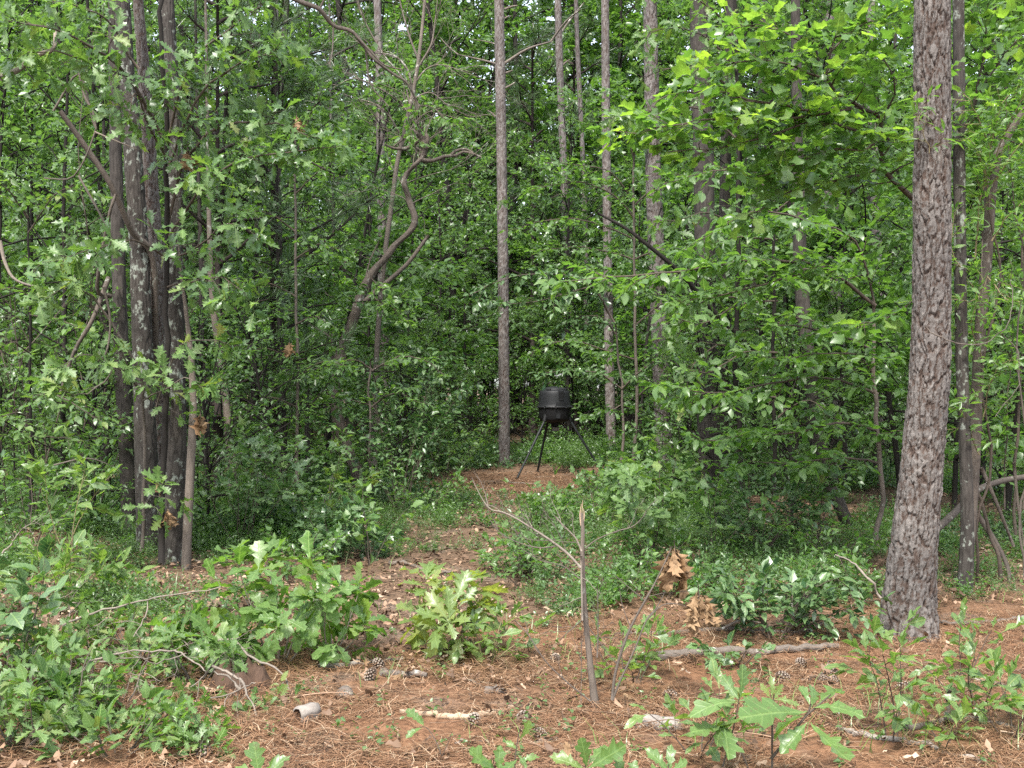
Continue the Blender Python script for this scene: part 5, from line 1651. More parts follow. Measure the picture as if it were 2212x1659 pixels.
# oak sprouts in front
shrub('oak_bush', 'bright green oak sprout with wavy lobed leaves, left of the path', 'bush', gb(600, 1460, 6.25), .56, .42, 7, 'blackjack', 'oak_bright', .155, 411, stem_mat='twig_pale', far='leaf_light', twig_len=.24, twig_sp=.17, mode='whorl', cap=300, lean=(.06, 0), stem_r=.007, f0=.4)
shrub('oak_bush', 'low bright oak sprout left of the taller bright sprout', 'bush', gb(440, 1430, 6.2), .34, .40, 7, 'blackjack', 'oak_bright', .145, 412, stem_mat='twig_pale', far='leaf_light', twig_len=.22, twig_sp=.15, mode='whorl', cap=300, stem_r=.006)
shrub('oak_bush', 'bright oak sprout drooping over the edge of the path', 'bush', gb(715, 1440, 6.3), .44, .34, 5, 'blackjack', 'oak_bright', .15, 413, stem_mat='twig_pale', far='leaf_light', twig_len=.22, twig_sp=.18, mode='whorl', cap=200, stem_r=.006, lean=(.15, 0))
shrub('oak_bush', 'yellowish oak sprout of deeply cut leaves right of the path', 'bush', gb(985, 1425, 6.55), .46, .24, 6, 'oak', 'oak_yellow', .165, 414, stem_mat='twig_pale', far='leaf_light', twig_len=.18, twig_sp=.14, mode='whorl', cap=200, stem_r=.006, lean=(-.12, 0))
shrub('sassafras_bush', 'small sprout with mitten leaves leaning on the yellowish oak sprout', 'bush', gb(1050, 1425, 6.4), .32, .26, 8, 'sassafras', 'sassafras_near', .10, 415, stem_mat='twig_green', far='leaf_light', twig_len=.16, leaf_sp=.06, twig_sp=.12, cap=140, lean=(.08, 0))
# left thicket
for k_, (lab, u, v, d, h, sp, ns, shp, mt, sz, md) in enumerate([
    ('dull green oak sprout in the thicket under the long white twig', 300, 1440, 6.3, .34, .5, 11, 'oak', 'oak_near', .085, 'whorl'),
    ('low oak sprout under the arched white twig, left of the dark stump', 420, 1500, 5.8, .28, .42, 12, 'oak', 'oak_near', .085, 'whorl'),
    ('oak sprout crowded at the left picture edge, below the middle', 90, 1400, 6.3, .45, .5, 9, 'oak', 'oak_near', .09, 'whorl'),
    ('low leafy oak sprout in the lower left corner, nearest the camera', 130, 1640, 5.0, .2, .4, 11, 'oak', 'oak_near', .075, 'whorl'),
    ('oak sprout with dull leaves left of the arched white twig', 190, 1530, 5.6, .27, .45, 11, 'oak', 'oak_near', .08, 'whorl'),
    ('small oak sprout between the lower left corner and the cut log', 330, 1625, 5.1, .14, .34, 10, 'oak', 'oak_near', .07, 'whorl'),
    ('little oak sprout beside the hollow cut log', 520, 1590, 5.3, .12, .28, 8, 'oak', 'oak_near', .065, 'whorl'),
]):
    shrub('oak_bush', lab, 'bush', gb(u, v, d), h, sp, ns, shp, mt, sz, 420 + k_, stem_mat='twig_grey', far='leaf_forest', twig_len=.2, twig_sp=.12, mode=md, cap=170, stem_r=.005)
shrub('laurel_bush', 'bush of big plain pointed leaves at the left edge, over the thicket', 'bush', gb(20, 1420, 5.9), .58, .28, 5, 'ovate', 'glossy_near', .13, 431, far='leaf_dark', twig_len=.26, leaf_sp=.07, cap=160)
shrub('laurel_bush', 'low bush of big plain pointed leaves in the middle of the left thicket', 'bush', gb(60, 1560, 5.2), .26, .32, 6, 'ovate', 'glossy_near', .10, 432, far='leaf_dark', twig_len=.22, leaf_sp=.07, cap=160)
shrub('sassafras_bush', 'bright young sassafras standing alone before the dark wood, left of the clump', 'bush', gb(150, 1180, 8.9), .88, .2, 3, 'sassafras', 'sassafras_near', .17, 433, stem_mat='twig_green', far='leaf_light', twig_len=.26, leaf_sp=.075, cap=90, f0=.7, tiplift=.3)
shrub('sassafras_bush', 'spreading sassafras at the left edge in front of the clump foot', 'bush', gb(110, 1330, 7.6), .48, .45, 6, 'sassafras', 'sassafras_near', .14, 434, stem_mat='twig_green', far='leaf_light', twig_len=.3, leaf_sp=.08, cap=180, f0=.4, tiplift=.15)
shrub('sassafras_bush', 'small sassafras right below the foot of the oak clump', 'bush', gb(215, 1310, 7.9), .34, .3, 4, 'sassafras', 'sassafras_near', .13, 435, stem_mat='twig_green', far='leaf_light', twig_len=.25, leaf_sp=.08, cap=120, f0=.4, tiplift=.15)
shrub('leafy_bush', 'loose bush of small leaves behind the lone sassafras', 'bush', gb(60, 1150, 9.8), 1.0, .9, 9, 'ovate', 'dogwood_near', .075, 436, far='leaf_light', twig_len=.4, leaf_sp=.05, cap=80)
# right foreground sassafras
for k_, (lab, u, v, d, h, sp, ns, cap_) in enumerate([
    ('sassafras sapling on two thin stems in front of the big pine', 1930, 1640, 5.0, .40, .13, 4, 120),
    ('sassafras sapling at the right edge, tallest in the corner', 2105, 1640, 5.3, .36, .26, 5, 160),
    ('sassafras sapling with yellow tip right of the big pine foot', 2085, 1500, 5.9, .40, .12, 2, 60),
    ('low sassafras sapling in the right corner behind the lichened stick', 2190, 1600, 5.0, .30, .24, 4, 120),
    ('sassafras sprout left of the large lobed leaves', 1510, 1640, 4.75, .27, .18, 4, 120),
    ('small sassafras sprout behind the broken sapling', 1365, 1475, 6.0, .28, .2, 4, 100),
    ('tiny sassafras sprout under the tallest corner sapling', 2040, 1620, 4.9, .14, .1, 3, 40),
    ('low sassafras sprout at the foot of the broken sapling', 1330, 1450, 6.2, .2, .2, 4, 70),
]):
    shrub('sassafras_bush', lab, 'sapling', gb(u, v, d), h, sp, ns, 'sassafras', 'sassafras_near', .105, 440 + k_, stem_mat='twig', far='leaf_light', twig_len=.2, twig_sp=.12, leaf_sp=.07, cap=cap_, f0=.42, stem_r=.0035, tiplift=.2)


def leafset(name, label, base, stemlist, leaves, matname, shape, cat='sapling', stem_mat='twig'):
    """a sprout whose few big leaves are placed one by one: (u, v, d) of foot and tip, roll"""
    base = np.asarray(base, float)
    root = empty(name, base, label, cat)
    for pts, w0 in stemlist:
        mb = MB()
        pth = smooth_path([at(*p) for p in pts], 4) - base
        mb.tube(pth, np.linspace(w0, w0 * .5, len(pth)) * K / FPX * pts[0][2] / 2, 6)
        mb.build('stem', MAT[stem_mat], root)
    for k_, (a_, b_, up_) in enumerate(leaves):
        A, B = at(*a_), at(*b_)
        B = A + (B - A) * (.80 if len(leaves) > 9 or 'upright leaves' in label else .92)
        d = B - A
        ln_ = np.linalg.norm(d)
        D, Y, Z = frames(d[None], np.asarray(up_, float)[None])
        o = bpy.data.objects.new('leaf', near_mesh(shape, k_ % 6, matname))
        M = np.eye(4)
        M[:3, 0] = D[0] * ln_; M[:3, 1] = Y[0] * ln_ * .85; M[:3, 2] = Z[0] * ln_; M[:3, 3] = A - base
        o.matrix_basis = Matrix(M.tolist())
        o.parent = root
        COL.objects.link(o)
    return root


leafset('oak_sprout', 'oak sprout with few very large lobed leaves, one hanging dark, right foreground', gb(1745, 1655, 4.35),
        [([(1668, 1660, 4.4), (1668, 1560, 4.4), (1672, 1500, 4.4)], 5), ([(1665, 1640, 4.4), (1705, 1590, 4.4), (1742, 1545, 4.4), (1752, 1520, 4.4)], 7), ([(1742, 1545, 4.4), (1772, 1520, 4.4), (1795, 1500, 4.4)], 5)],
        [((1745, 1540, 4.4), (1612, 1532, 4.25), (0, -.5, 1)), ((1750, 1525, 4.4), (1732, 1478, 4.45), (.2, -1, .5)), ((1755, 1530, 4.4), (1838, 1508, 4.3), (0, -.5, 1)), ((1748, 1560, 4.4), (1826, 1650, 4.2), (.5, -.9, .6)),
         ((1745, 1560, 4.4), (1690, 1620, 4.3), (-.6, -.9, .4)), ((1765, 1525, 4.4), (1808, 1470, 4.5), (-.6, -.5, .8)), ((1752, 1530, 4.4), (1760, 1480, 4.5), (.5, -.8, .4)), ((1740, 1545, 4.4), (1660, 1575, 4.5), (0, -.3, 1))], 'oak_bright', 'blackjack')
leafset('oak_sprout', 'upright oak sprout with two dark lobed leaves, left of the very large leaved sprout', gb(1590, 1650, 4.55),
        [([(1620, 1670, 4.5), (1600, 1620, 4.5), (1575, 1580, 4.5), (1560, 1555, 4.5)], 5), ([(1560, 1660, 4.5), (1585, 1570, 4.5), (1598, 1500, 4.5)], 4)],
        [((1598, 1510, 4.5), (1610, 1440, 4.5), (.5, -.9, .2)), ((1598, 1515, 4.5), (1560, 1458, 4.55), (-.3, -.8, .5)), ((1595, 1520, 4.5), (1520, 1500, 4.4), (0, -.4, 1)), ((1560, 1560, 4.5), (1545, 1612, 4.4), (.3, -1, .3)),
         ((1560, 1560, 4.5), (1580, 1630, 4.3), (.4, -.9, .5)), ((1598, 1518, 4.5), (1640, 1520, 4.4), (0, -.5, 1)), ((1570, 1575, 4.5), (1500, 1570, 4.4), (0, -.4, 1))], 'oak_near', 'blackjack')
leafset('oak_sprout', 'yellowed sprout of narrow cut leaves behind the very large leaved sprout', gb(1670, 1600, 4.9),
        [([(1670, 1600, 4.9), (1668, 1540, 4.9), (1665, 1500, 4.9)], 3)],
        [((1666, 1510, 4.9), (1645, 1478, 4.9), (0, -1, .4)), ((1668, 1510, 4.9), (1670, 1465, 4.9), (.2, -1, .4)), ((1668, 1512, 4.9), (1714, 1505, 4.85), (0, -.6, 1)), ((1668, 1515, 4.9), (1690, 1480, 4.9), (-.4, -1, .4))], 'oak_yellow', 'oak')
leafset('oak_sprout', 'oak sprout with broad pale leaves cut by the bottom edge, right of the middle', gb(1255, 1690, 4.0),
        [([(1270, 1760, 4.0), (1262, 1680, 4.0), (1268, 1640, 4.0)], 5), ([(1360, 1760, 4.0), (1350, 1680, 4.0)], 4), ([(1420, 1780, 4.0), (1440, 1690, 4.0), (1445, 1650, 4.0)], 4)],
        [((1268, 1660, 4.0), (1258, 1592, 3.95), (.1, -.8, .6)), ((1265, 1665, 4.0), (1190, 1620, 4.0), (.2, -.6, .8)), ((1268, 1655, 4.0), (1312, 1592, 4.05), (-.5, -.8, .3)), ((1270, 1660, 4.0), (1365, 1605, 3.95), (.3, -.8, .6)),
         ((1350, 1690, 4.0), (1330, 1632, 4.0), (0, -.8, .6)), ((1350, 1690, 4.0), (1372, 1640, 4.0), (-.4, -.8, .5)), ((1350, 1700, 4.0), (1300, 1655, 3.9), (0, -.5, 1)), ((1445, 1670, 4.0), (1400, 1610, 4.0), (.3, -.8, .6)), ((1445, 1670, 4.0), (1452, 1612, 4.0), (0, -.9, .5)),
         ((1445, 1675, 4.0), (1490, 1640, 4.0), (-.3, -.8, .7)), ((1445, 1680, 4.0), (1405, 1660, 3.9), (0, -.5, 1))], 'oak_bright', 'blackjack')
leafset('oak_sprout', 'oak sprout with twisted upright leaves cut by the bottom edge, near the middle', gb(1090, 1690, 4.0),
        [([(1060, 1760, 4.0), (1066, 1690, 4.0), (1080, 1660, 4.0)], 4), ([(1120, 1760, 4.0), (1112, 1660, 4.0), (1118, 1600, 4.0), (1125, 1570, 4.0)], 4)],
        [((1122, 1600, 4.0), (1150, 1555, 4.0), (.6, -.7, .3)), ((1120, 1620, 4.0), (1092, 1598, 4.0), (-.3, -.7, .7)), ((1118, 1630, 4.0), (1138, 1645, 3.95), (.4, -.8, .5)), ((1075, 1672, 4.0), (1000, 1615, 3.95), (.2, -.7, .7)), ((1078, 1672, 4.0), (1080, 1605, 4.0), (0, -.8, .6)),
         ((1078, 1675, 4.0), (1050, 1640, 3.95), (0, -.6, .9)), ((1118, 1640, 4.0), (1084, 1668, 3.9), (0, -.5, 1)), ((1118, 1650, 4.0), (1165, 1625, 4.0), (-.2, -.6, .8))], 'oak_bright', 'blackjack')
leafset('oak_sprout', 'tiny sprout with two green lobed leaves left of the peeled branch end', gb(945, 1640, 4.55),
        [([(952, 1655, 4.6), (950, 1620, 4.6), (925, 1575, 4.7), (905, 1570, 4.7)], 3), ([(952, 1640, 4.6), (970, 1600, 4.6), (976, 1580, 4.6)], 2)],
        [((915, 1568, 4.7), (882, 1532, 4.7), (.3, -.7, .7)), ((912, 1572, 4.7), (880, 1585, 4.65), (0, -.5, 1)), ((915, 1570, 4.7), (908, 1535, 4.75), (.6, -.7, .3))], 'oak_bright', 'blackjack')
leafset('oak_sprout', 'sprout of broad green leaves at the bottom edge, left of the middle', gb(560, 1690, 4.15),
        [([(560, 1740, 4.1), (562, 1680, 4.1)], 4)],
        [((562, 1690, 4.1), (548, 1608, 4.1), (0, -.8, .6)), ((562, 1690, 4.1), (610, 1632, 4.1), (-.3, -.8, .6)), ((562, 1690, 4.1), (520, 1650, 4.1), (.2, -.7, .8)), ((562, 1695, 4.1), (590, 1660, 4.0), (0, -.6, 1))], 'oak_bright', 'blackjack')
leafset('yellow_seedling', 'little seedling with yellow leaves above the hollow cut log', gb(612, 1560, 5.6),
        [([(620, 1545, 5.6), (618, 1500, 5.6), (605, 1470, 5.6)], 3)],
        [((605, 1475, 5.6), (620, 1450, 5.6), (0, -.8, .6)), ((606, 1480, 5.6), (585, 1478, 5.6), (0, -.6, 1)), ((608, 1485, 5.6), (570, 1500, 5.6), (0, -.6, 1)), ((612, 1490, 5.6), (600, 1505, 5.55), (0, -.6, 1)), ((616, 1500, 5.6), (632, 1515, 5.55), (0, -.6, 1))], 'oak_yellow', 'ovate')

for k_, (lab, u, v, d, h, sp, ns, shp, mt, sz) in enumerate([
    ('spindly low bush right of the path bend, behind the broken sapling', 1130, 1290, 8.9, .42, .45, 9, 'ovate', 'dogwood_near', .06),
    ('low leafy bush between the broken sapling and the path', 1190, 1260, 9.2, .40, .5, 9, 'ovate', 'glossy_near', .055),
    ('low bush of fine leaves behind the upper brown leaf cluster', 1400, 1240, 9.4, .45, .55, 10, 'ovate', 'dogwood_near', .055),
    ('low dark bush at the left border of the path bend', 740, 1180, 10.2, .5, .6, 10, 'maple', 'glossy_near', .08),
    ('low bush with fine leaves at the left of the clearing', 930, 1090, 13.2, .6, .6, 9, 'ovate', 'dogwood_near', .06),
    ('low bush with fine leaves at the right of the path, below the feeder', 1230, 1110, 12.2, .55, .55, 9, 'ovate', 'dogwood_near', .06),
    ('glossy low bush in front of the clearing, right of the path', 1330, 1080, 14.0, .7, .6, 9, 'ovate', 'glossy_near', .07),
    ('leafy bush in front of the stout ridged pine foot', 1480, 1080, 13.0, .9, .7, 9, 'ovate', 'dogwood_near', .075),
    ('pale low bush between the glossy bushes left of the big pine', 1800, 1200, 9.5, .55, .55, 9, 'ovate', 'vine_near', .06),
    ('leafy low bush left of the big pine foot', 1850, 1290, 8.0, .4, .4, 8, 'ovate', 'dogwood_near', .06),
]):
    shrub('leafy_bush', lab, 'bush', gb(u, v, d), h, sp, ns, shp, mt, sz, 470 + k_, far='leaf_light' if mt != 'glossy_near' else 'leaf_dark', twig_len=.28, twig_sp=.1, leaf_sp=.045, up=.4, cap=60, sub2=1, stem_r=.004)

for k_, (lab, u, v, d, h, sp, ns, shp, mt, sz) in enumerate([
    ('broad leaved sapling before the glossy bush under the dogwood', 1540, 1230, 9.6, .8, .35, 4, 'ovate', 'dogwood_near', .11),
    ('lanky sapling with drooping leaves near the leaning dark trunk', 1760, 1180, 10.4, 1.1, .35, 4, 'ovate', 'oak_near', .12),
    ('lanky oak sapling on the right side of the clearing', 1440, 1080, 13.4, .9, .35, 4, 'oak', 'oak_near', .12),
    ('small lobed sapling between the path bend and the clearing', 1160, 1160, 11.2, .5, .3, 5, 'maple', 'oak_near', .08),
    ('sapling with star leaves right of the path, near the feeder', 1300, 1120, 12.0, .8, .4, 5, 'maple', 'dogwood_near', .09),
    ('thin sapling with big oval leaves at the left border of the path', 800, 1200, 9.9, .65, .3, 4, 'ovate', 'dogwood_near', .10),
]):
    shrub('young_sapling', lab, 'sapling', gb(u, v, d), h, sp, ns, shp, mt, sz, 490 + k_, far='leaf_light', twig_len=.36, twig_sp=.16, leaf_sp=.075, mode='whorl' if shp == 'oak' else 'alt', up=.5, cap=110, stem_r=.005)

for k_, (lab, u, v, d, h, sp, ns, shp, mt, sz) in enumerate([
    ('low fine leaved bush just behind the upper brown leaf cluster', 1440, 1300, 8.3, .32, .4, 9, 'ovate', 'dogwood_near', .05),
    ('low dull bush between the broken sapling and the bare sapling tips', 1340, 1310, 8.2, .32, .4, 9, 'ovate', 'oak_near', .055),
    ('low leafy bush at the right border of the bare path, near the middle', 1100, 1240, 9.4, .35, .4, 9, 'maple', 'dogwood_near', .06),
    ('ragged low bush on the left border of the path, before the clump', 640, 1240, 9.2, .4, .5, 9, 'ovate', 'oak_near', .055),
]):
    shrub('leafy_bush', lab, 'bush', gb(u, v, d), h, sp, ns, shp, mt, sz, 510 + k_, far='leaf_light', twig_len=.24, twig_sp=.09, leaf_sp=.04, up=.45, cap=50, sub2=1, stem_r=.003)

for k_, (lab, u, v, d, h, sp, ns, shp, mt, sz, md) in enumerate([
    ('leafy oak sprout at the very bottom of the left corner', 40, 1690, 4.75, .30, .3, 9, 'oak', 'oak_near', .085, 'whorl'),
    ('low sprout with oval leaves at the bottom edge under the thicket', 250, 1690, 4.7, .20, .3, 9, 'ovate', 'oak_near', .085, 'alt'),
    ('small bright oak sprout at the bottom edge, right of the left corner', 400, 1680, 4.75, .15, .25, 8, 'oak', 'oak_bright', .075, 'whorl'),
    ('thin leafy sprout with plain leaves in the lower left thicket', 160, 1600, 5.1, .34, .34, 9, 'ovate', 'oak_near', .08, 'alt'),
    ('dense oak sprout at the left edge above the corner', 20, 1520, 5.6, .40, .36, 9, 'oak', 'oak_near', .09, 'whorl'),
]):
    shrub('oak_bush' if shp == 'oak' else 'leafy_bush', lab, 'bush', gb(u, v, d), h, sp, ns, shp, mt, sz, 530 + k_, stem_mat='twig_grey', far='leaf_forest', twig_len=.18, twig_sp=.1, leaf_sp=.05, mode=md, cap=150, stem_r=.004)


# ------------------------------------------------------------------ the broken sapling and its dead leaf clusters
bb = gb(1284, 1520, 5.55)
brk = empty('broken_sapling', bb, 'bare broken sapling with a splintered top standing in the foreground', 'sapling')
mb = MB()
pth = smooth_path(px_path([(1286, 1530), (1278, 1460), (1270, 1390), (1262, 1300), (1258, 1200), (1259, 1150), (1257, 1108)], 5.55), 5) - bb
trunk_mesh(mb, pth, np.array([24, 20, 17, 15, 13, 12, 9]).repeat(1) * K / FPX * 5.55 / 2 if False else np.interp(np.linspace(0, 1, len(pth)), np.linspace(0, 1, 7), [20, 15, 12.5, 11, 10, 9, 6]) * K / FPX * 5.55 / 2, 'oak', 16, .02, 88)
mb.build('trunk', MAT['pale_bark'], brk, crev=True)
for pts, w0, w1 in (([(1256, 1135), (1253, 1112), (1256, 1088)], 6, 1), ([(1259, 1132), (1262, 1112), (1260, 1098)], 5, 1), ([(1258, 1130), (1257, 1112), (1259, 1080)], 4, 1)):
    mb = MB(); limb(mb, pts, 5.55, w0, w1, 5, base=bb); mb.build('splinter', MAT['peeled_wood'], brk)
for pts, w0, w1 in (([(1254, 1226), (1225, 1195), (1190, 1168), (1155, 1145), (1115, 1120), (1085, 1106), (1060, 1100), (1040, 1075), (1018, 1030)], 10, 2), ([(1155, 1145), (1130, 1120), (1100, 1112), (1075, 1106)], 4, 2),
                    ([(1256, 1190), (1245, 1165), (1232, 1150), (1212, 1130), (1200, 1115)], 7, 3), ([(1264, 1184), (1290, 1165), (1330, 1148), (1365, 1138), (1388, 1118), (1396, 1100)], 4.5, 2), ([(1252, 1250), (1215, 1222), (1165, 1210), (1120, 1180)], 4, 2), ([(1225, 1195), (1200, 1140), (1165, 1110)], 3, 1.5), ([(1190, 1168), (1140, 1165), (1100, 1150)], 3, 1.5),
                    ([(1200, 1180), (1160, 1183), (1110, 1168), (1075, 1145), (1052, 1112)], 5, 2), ([(1250, 1172), (1200, 1168), (1150, 1150), (1120, 1112)], 3, 2),
                    ([(1258, 1338), (1240, 1355), (1222, 1370), (1212, 1380)], 4, 2), ([(1258, 1338), (1290, 1380), (1320, 1420), (1345, 1450)], 4, 2), ([(1255, 1200), (1257, 1290), (1258, 1340)], 7, 6),
                    ([(1276, 1515), (1230, 1478), (1180, 1430), (1140, 1370), (1112, 1340)], 5, 3), ([(1255, 1520), (1256, 1430), (1255, 1370)], 3, 2), ([(1290, 1420), (1292, 1340), (1290, 1260)], 5, 2)):
    mb = MB(); pl_ = limb(mb, pts, 5.5, w0 * .68, w1 * .75, 6, base=bb)
    for q_ in range(3):
        i_ = int(len(pl_) * (.4 + .2 * q_)) - 1
        twiggy(mb, pl_[i_], unit(pl_[i_] - pl_[i_ - 1]) + np.array([.5 * (-1) ** q_, .3, .5]), .14, .002, np.random.default_rng(q_ + len(pts)), 1, .2, 4, .3)
    mb.build('branch', MAT['twig_pale' if w0 > 6.5 else 'twig_grey'], brk)
b2 = gb(1322, 1510, 5.5)
tw = empty('bare_sapling', b2, 'thin forked bare sapling just right of the broken one, carrying dead leaves', 'sapling')
for pts, w0, w1 in (([(1322, 1512), (1330, 1450), (1352, 1380), (1370, 1340), (1392, 1300), (1412, 1265), (1432, 1225), (1452, 1180)], 9, 4), ([(1324, 1510), (1340, 1470), (1372, 1400), (1396, 1340), (1420, 1310), (1448, 1255)], 7, 2),
                    ([(1396, 1340), (1430, 1308), (1465, 1305), (1500, 1318)], 4, 2), ([(1392, 1296), (1360, 1270), (1325, 1240)], 3, 2), ([(1362, 1355), (1345, 1310), (1338, 1270)], 3, 2), ([(1395, 1290), (1440, 1280), (1490, 1278)], 2, 1.5)):
    mb = MB(); limb(mb, pts, 5.5, w0 * .8, w1 * .8, 6, base=b2); mb.build('branch', MAT['twig_grey'], tw)
rg = np.random.default_rng(91)
for lab, u, v, w_, h_, q in (('upper cluster of crumpled brown dead leaves hanging on the bare sapling', 1456, 1194, 44, 72, 15), ('lower cluster of crumpled orange brown dead leaves right of the upper one', 1508, 1290, 40, 62, 15)):
    c = at(u, v - 14, 5.5)
    root = empty('dead_leaf_cluster', c, lab, 'dead leaves')
    mb = MB(); mb.tube([(0, 0, .03), (0.005, 0, -.02), (0, 0.01, -.07)], .003, 6); mb.build('twig', MAT['twig_grey'], root)
    for k_ in range(q):
        ln_ = h_ * K / FPX * 5.5 * rg.uniform(.75, 1.15)
        a_ = rg.random() * 6.283
        d = np.array([math.cos(a_) * .55 * w_ / h_, math.sin(a_) * .4, -1 + .55 * rg.random()])
        st_ = np.array([math.cos(a_) * .012, math.sin(a_) * .012, -.05 * rg.random()])
        Dq, Yq, Zq = frames(d[None], np.array([[math.cos(a_) + .3, -.9 + .5 * math.sin(a_), .4]]) + rg.normal(size=(1, 3)) * .3)
        o = bpy.data.objects.new('leaf', near_mesh('dead', k_ % 5, 'dead_near'))
        M = np.eye(4); M[:3, 0] = Dq[0] * ln_; M[:3, 1] = Yq[0] * ln_ * .8; M[:3, 2] = Zq[0] * ln_; M[:3, 3] = st_
        o.matrix_basis = Matrix(M.tolist()); o.parent = root; COL.objects.link(o)
for u, v, d in ((432, 895, 9.3), (346, 1030, 9.5), (362, 1100, 9.5), (404, 325, 9.2), (625, 740, 13), (640, 250, 11)):
    c = at(u, v, d)
    root = empty('dead_leaf_cluster', c, 'small withered brown leaves caught on twigs by the oak clump', 'dead leaves', 'withered leaves by the oak clump')
    mb = MB(); mb.tube([(0, 0, .05), (0.005, 0, .0), (0, 0.01, -.04)], .003, 6); mb.build('twig', MAT['twig_grey'], root)
    for k_ in range(4):
        a_ = rg.random() * 6.283
        d_ = np.array([math.cos(a_) * .4, math.sin(a_) * .4, -1])
        Dq, Yq, Zq = frames(d_[None], rg.normal(size=(1, 3)) + np.array([[0, -1.2, .3]]))
        o = bpy.data.objects.new('leaf', near_mesh('dead', k_ % 5, 'dead_near'))
        M = np.eye(4); M[:3, 0] = Dq[0] * .15; M[:3, 1] = Yq[0] * .15; M[:3, 2] = Zq[0] * .15
        o.matrix_basis = Matrix(M.tolist()); o.parent = root; COL.objects.link(o)

# ------------------------------------------------------------------ the game feeder
fy = 19.55
fx = (1198 * K - 512) / FPX * fy
fb = np.array([fx, fy, float(gz(fx, fy))])
FZ = 1.575 / 1.57
feeder = empty('game_feeder', fb, 'black plastic barrel feeder standing on three legs in the clearing', 'feeder')
feeder.scale = (1.07, 1.07, 1.0)


def lathe(mb, prof, sides=40, cx=0, cy=0):
    prof = np.asarray(prof, float)
    th = np.arange(sides) * 2 * math.pi / sides
    v = np.stack([cx + prof[:, 0, None] * np.cos(th), cy + prof[:, 0, None] * np.sin(th), np.repeat(prof[:, 1, None], sides, 1)], -1)
    n_ = len(prof)
    i_, j_ = np.meshgrid(np.arange(n_ - 1), np.arange(sides), indexing='ij')
    k_ = (j_ + 1) % sides
    mb.add(v.reshape(-1, 3), np.stack([i_ * sides + j_, i_ * sides + k_, (i_ + 1) * sides + k_, (i_ + 1) * sides + j_], -1).reshape(-1, 4))


def box(mb, c, s, rz=0.0):
    c = np.asarray(c, float)
    v = np.array([(x, y, z) for z in (-.5, .5) for y in (-.5, .5) for x in (-.5, .5)]) * np.asarray(s, float)
    R_ = np.array([[math.cos(rz), -math.sin(rz), 0], [math.sin(rz), math.cos(rz), 0], [0, 0, 1]])
    mb.add(v @ R_.T + c, [(0, 2, 3, 1), (4, 5, 7, 6), (0, 1, 5, 4), (1, 3, 7, 5), (3, 2, 6, 7), (2, 0, 4, 6)])


mb = MB()
lathe(mb, [(.283, 1.215), (.276, 1.225), (.270, 1.26), (.262, 1.34), (.253, 1.43), (.247, 1.470), (.238, 1.490), (.215, 1.503), (.10, 1.506)], 48)
mb.build('barrel', MAT['black_plastic'], feeder)
mb = MB()
lathe(mb, [(.005, .93), (.12, .938), (.20, .952), (.238, .975), (.250, 1.01), (.258, 1.06), (.266, 1.12), (.273, 1.19), (.276, 1.198)], 48)
low = mb.build('lower_barrel', MAT['black_deep'], feeder)  # lower half in the darker black, its shade put into the colour
mb = MB()
lathe(mb, [(.270, 1.199), (.292, 1.201), (.294, 1.207), (.292, 1.213), (.270, 1.216)], 48)
flange = mb.build('flange', MAT['black_plastic'], feeder)
for k_ in range(10):
    a_ = -math.pi / 2 + .02 + k_ * 2 * math.pi / 10
    mb = MB(); box(mb, (math.cos(a_) * .287, math.sin(a_) * .287, 1.212), (.035, .020, .040), a_); mb.build('tab', MAT['black_plastic'], flange, smooth=False)
    mb = MB(); mb.tube([(math.cos(a_) * .300, math.sin(a_) * .300, 1.190), (math.cos(a_) * .300, math.sin(a_) * .300, 1.204)], .007, 6); mb.build('bolt', MAT['bolt'], flange, smooth=False)
mb = MB()
lathe(mb, [(.214, 1.500), (.214, 1.528), (.204, 1.536), (.196, 1.536), (.192, 1.545), (.12, 1.556), (.05, 1.572), (.004, 1.574)], 48)
lid = mb.build('lid', MAT['black_plastic'], feeder)
for a_ in (-2.05, -.55, 1.6):
    mb = MB(); box(mb, (math.cos(a_) * .216, math.sin(a_) * .216, 1.513), (.03, .07, .034), a_); mb.build('latch', MAT['black_plastic'], lid, smooth=False)
# sight gauge slot with a raised rim, and the raised maker's panel, both on the barrel wall right of the middle
def on_wall(a_, z, r_off, s):
    r_ = np.interp(z, [1.215, 1.26, 1.34, 1.43, 1.47], [.283, .270, .262, .253, .247]) + r_off
    return (math.cos(a_) * r_, math.sin(a_) * r_, z), s, a_
A0 = -math.pi / 2 + .40
mb = MB()
for c_, s_, a_ in (on_wall(A0, 1.415, .002, (.008, .07, .15)),):
    box(mb, c_, s_, a_)
mb.build('sight_slot', MAT['black_deep'], feeder, smooth=False)
for da, dz, s_ in ((-.165, 0, (.016, .009, .165)), (.165, 0, (.016, .009, .165)), (0, -.083, (.016, .086, .010))):
    mb = MB(); c_, s2, a_ = on_wall(A0 + da, 1.415 + dz, .002, s_); box(mb, c_, s2, a_); mb.build('slot_rim', MAT['black_plastic'], feeder, smooth=False)
pan = None
mb = MB()
for k_ in range(12):
    a_ = -math.pi / 2 + .04 + (k_ + .5) * .66 / 12
    c_, s2, a2 = on_wall(a_, 1.262, .002, (.010, .0165, .064)); box(mb, c_, s2, a2)
pan = mb.build('raised_panel', MAT['black_plastic'], feeder, smooth=False)
mb = MB()
c_, s2, a2 = on_wall(-math.pi / 2 + .18, 1.055, -.016, (.02, .07, .085)); box(mb, c_, s2, a2)
mb.build('socket_plate', MAT['black_plastic'], low, smooth=False)
mb = MB(); lathe(mb, [(.002, .862), (.052, .862), (.060, .872), (.062, .905), (.085, .942)], 24); mb.build('funnel', MAT['black_deep'], feeder)
mb = MB(); lathe(mb, [(.004, .838), (.030, .838), (.030, .866), (.004, .866)], 16); mb.build('motor_housing', MAT['black_deep'], feeder)
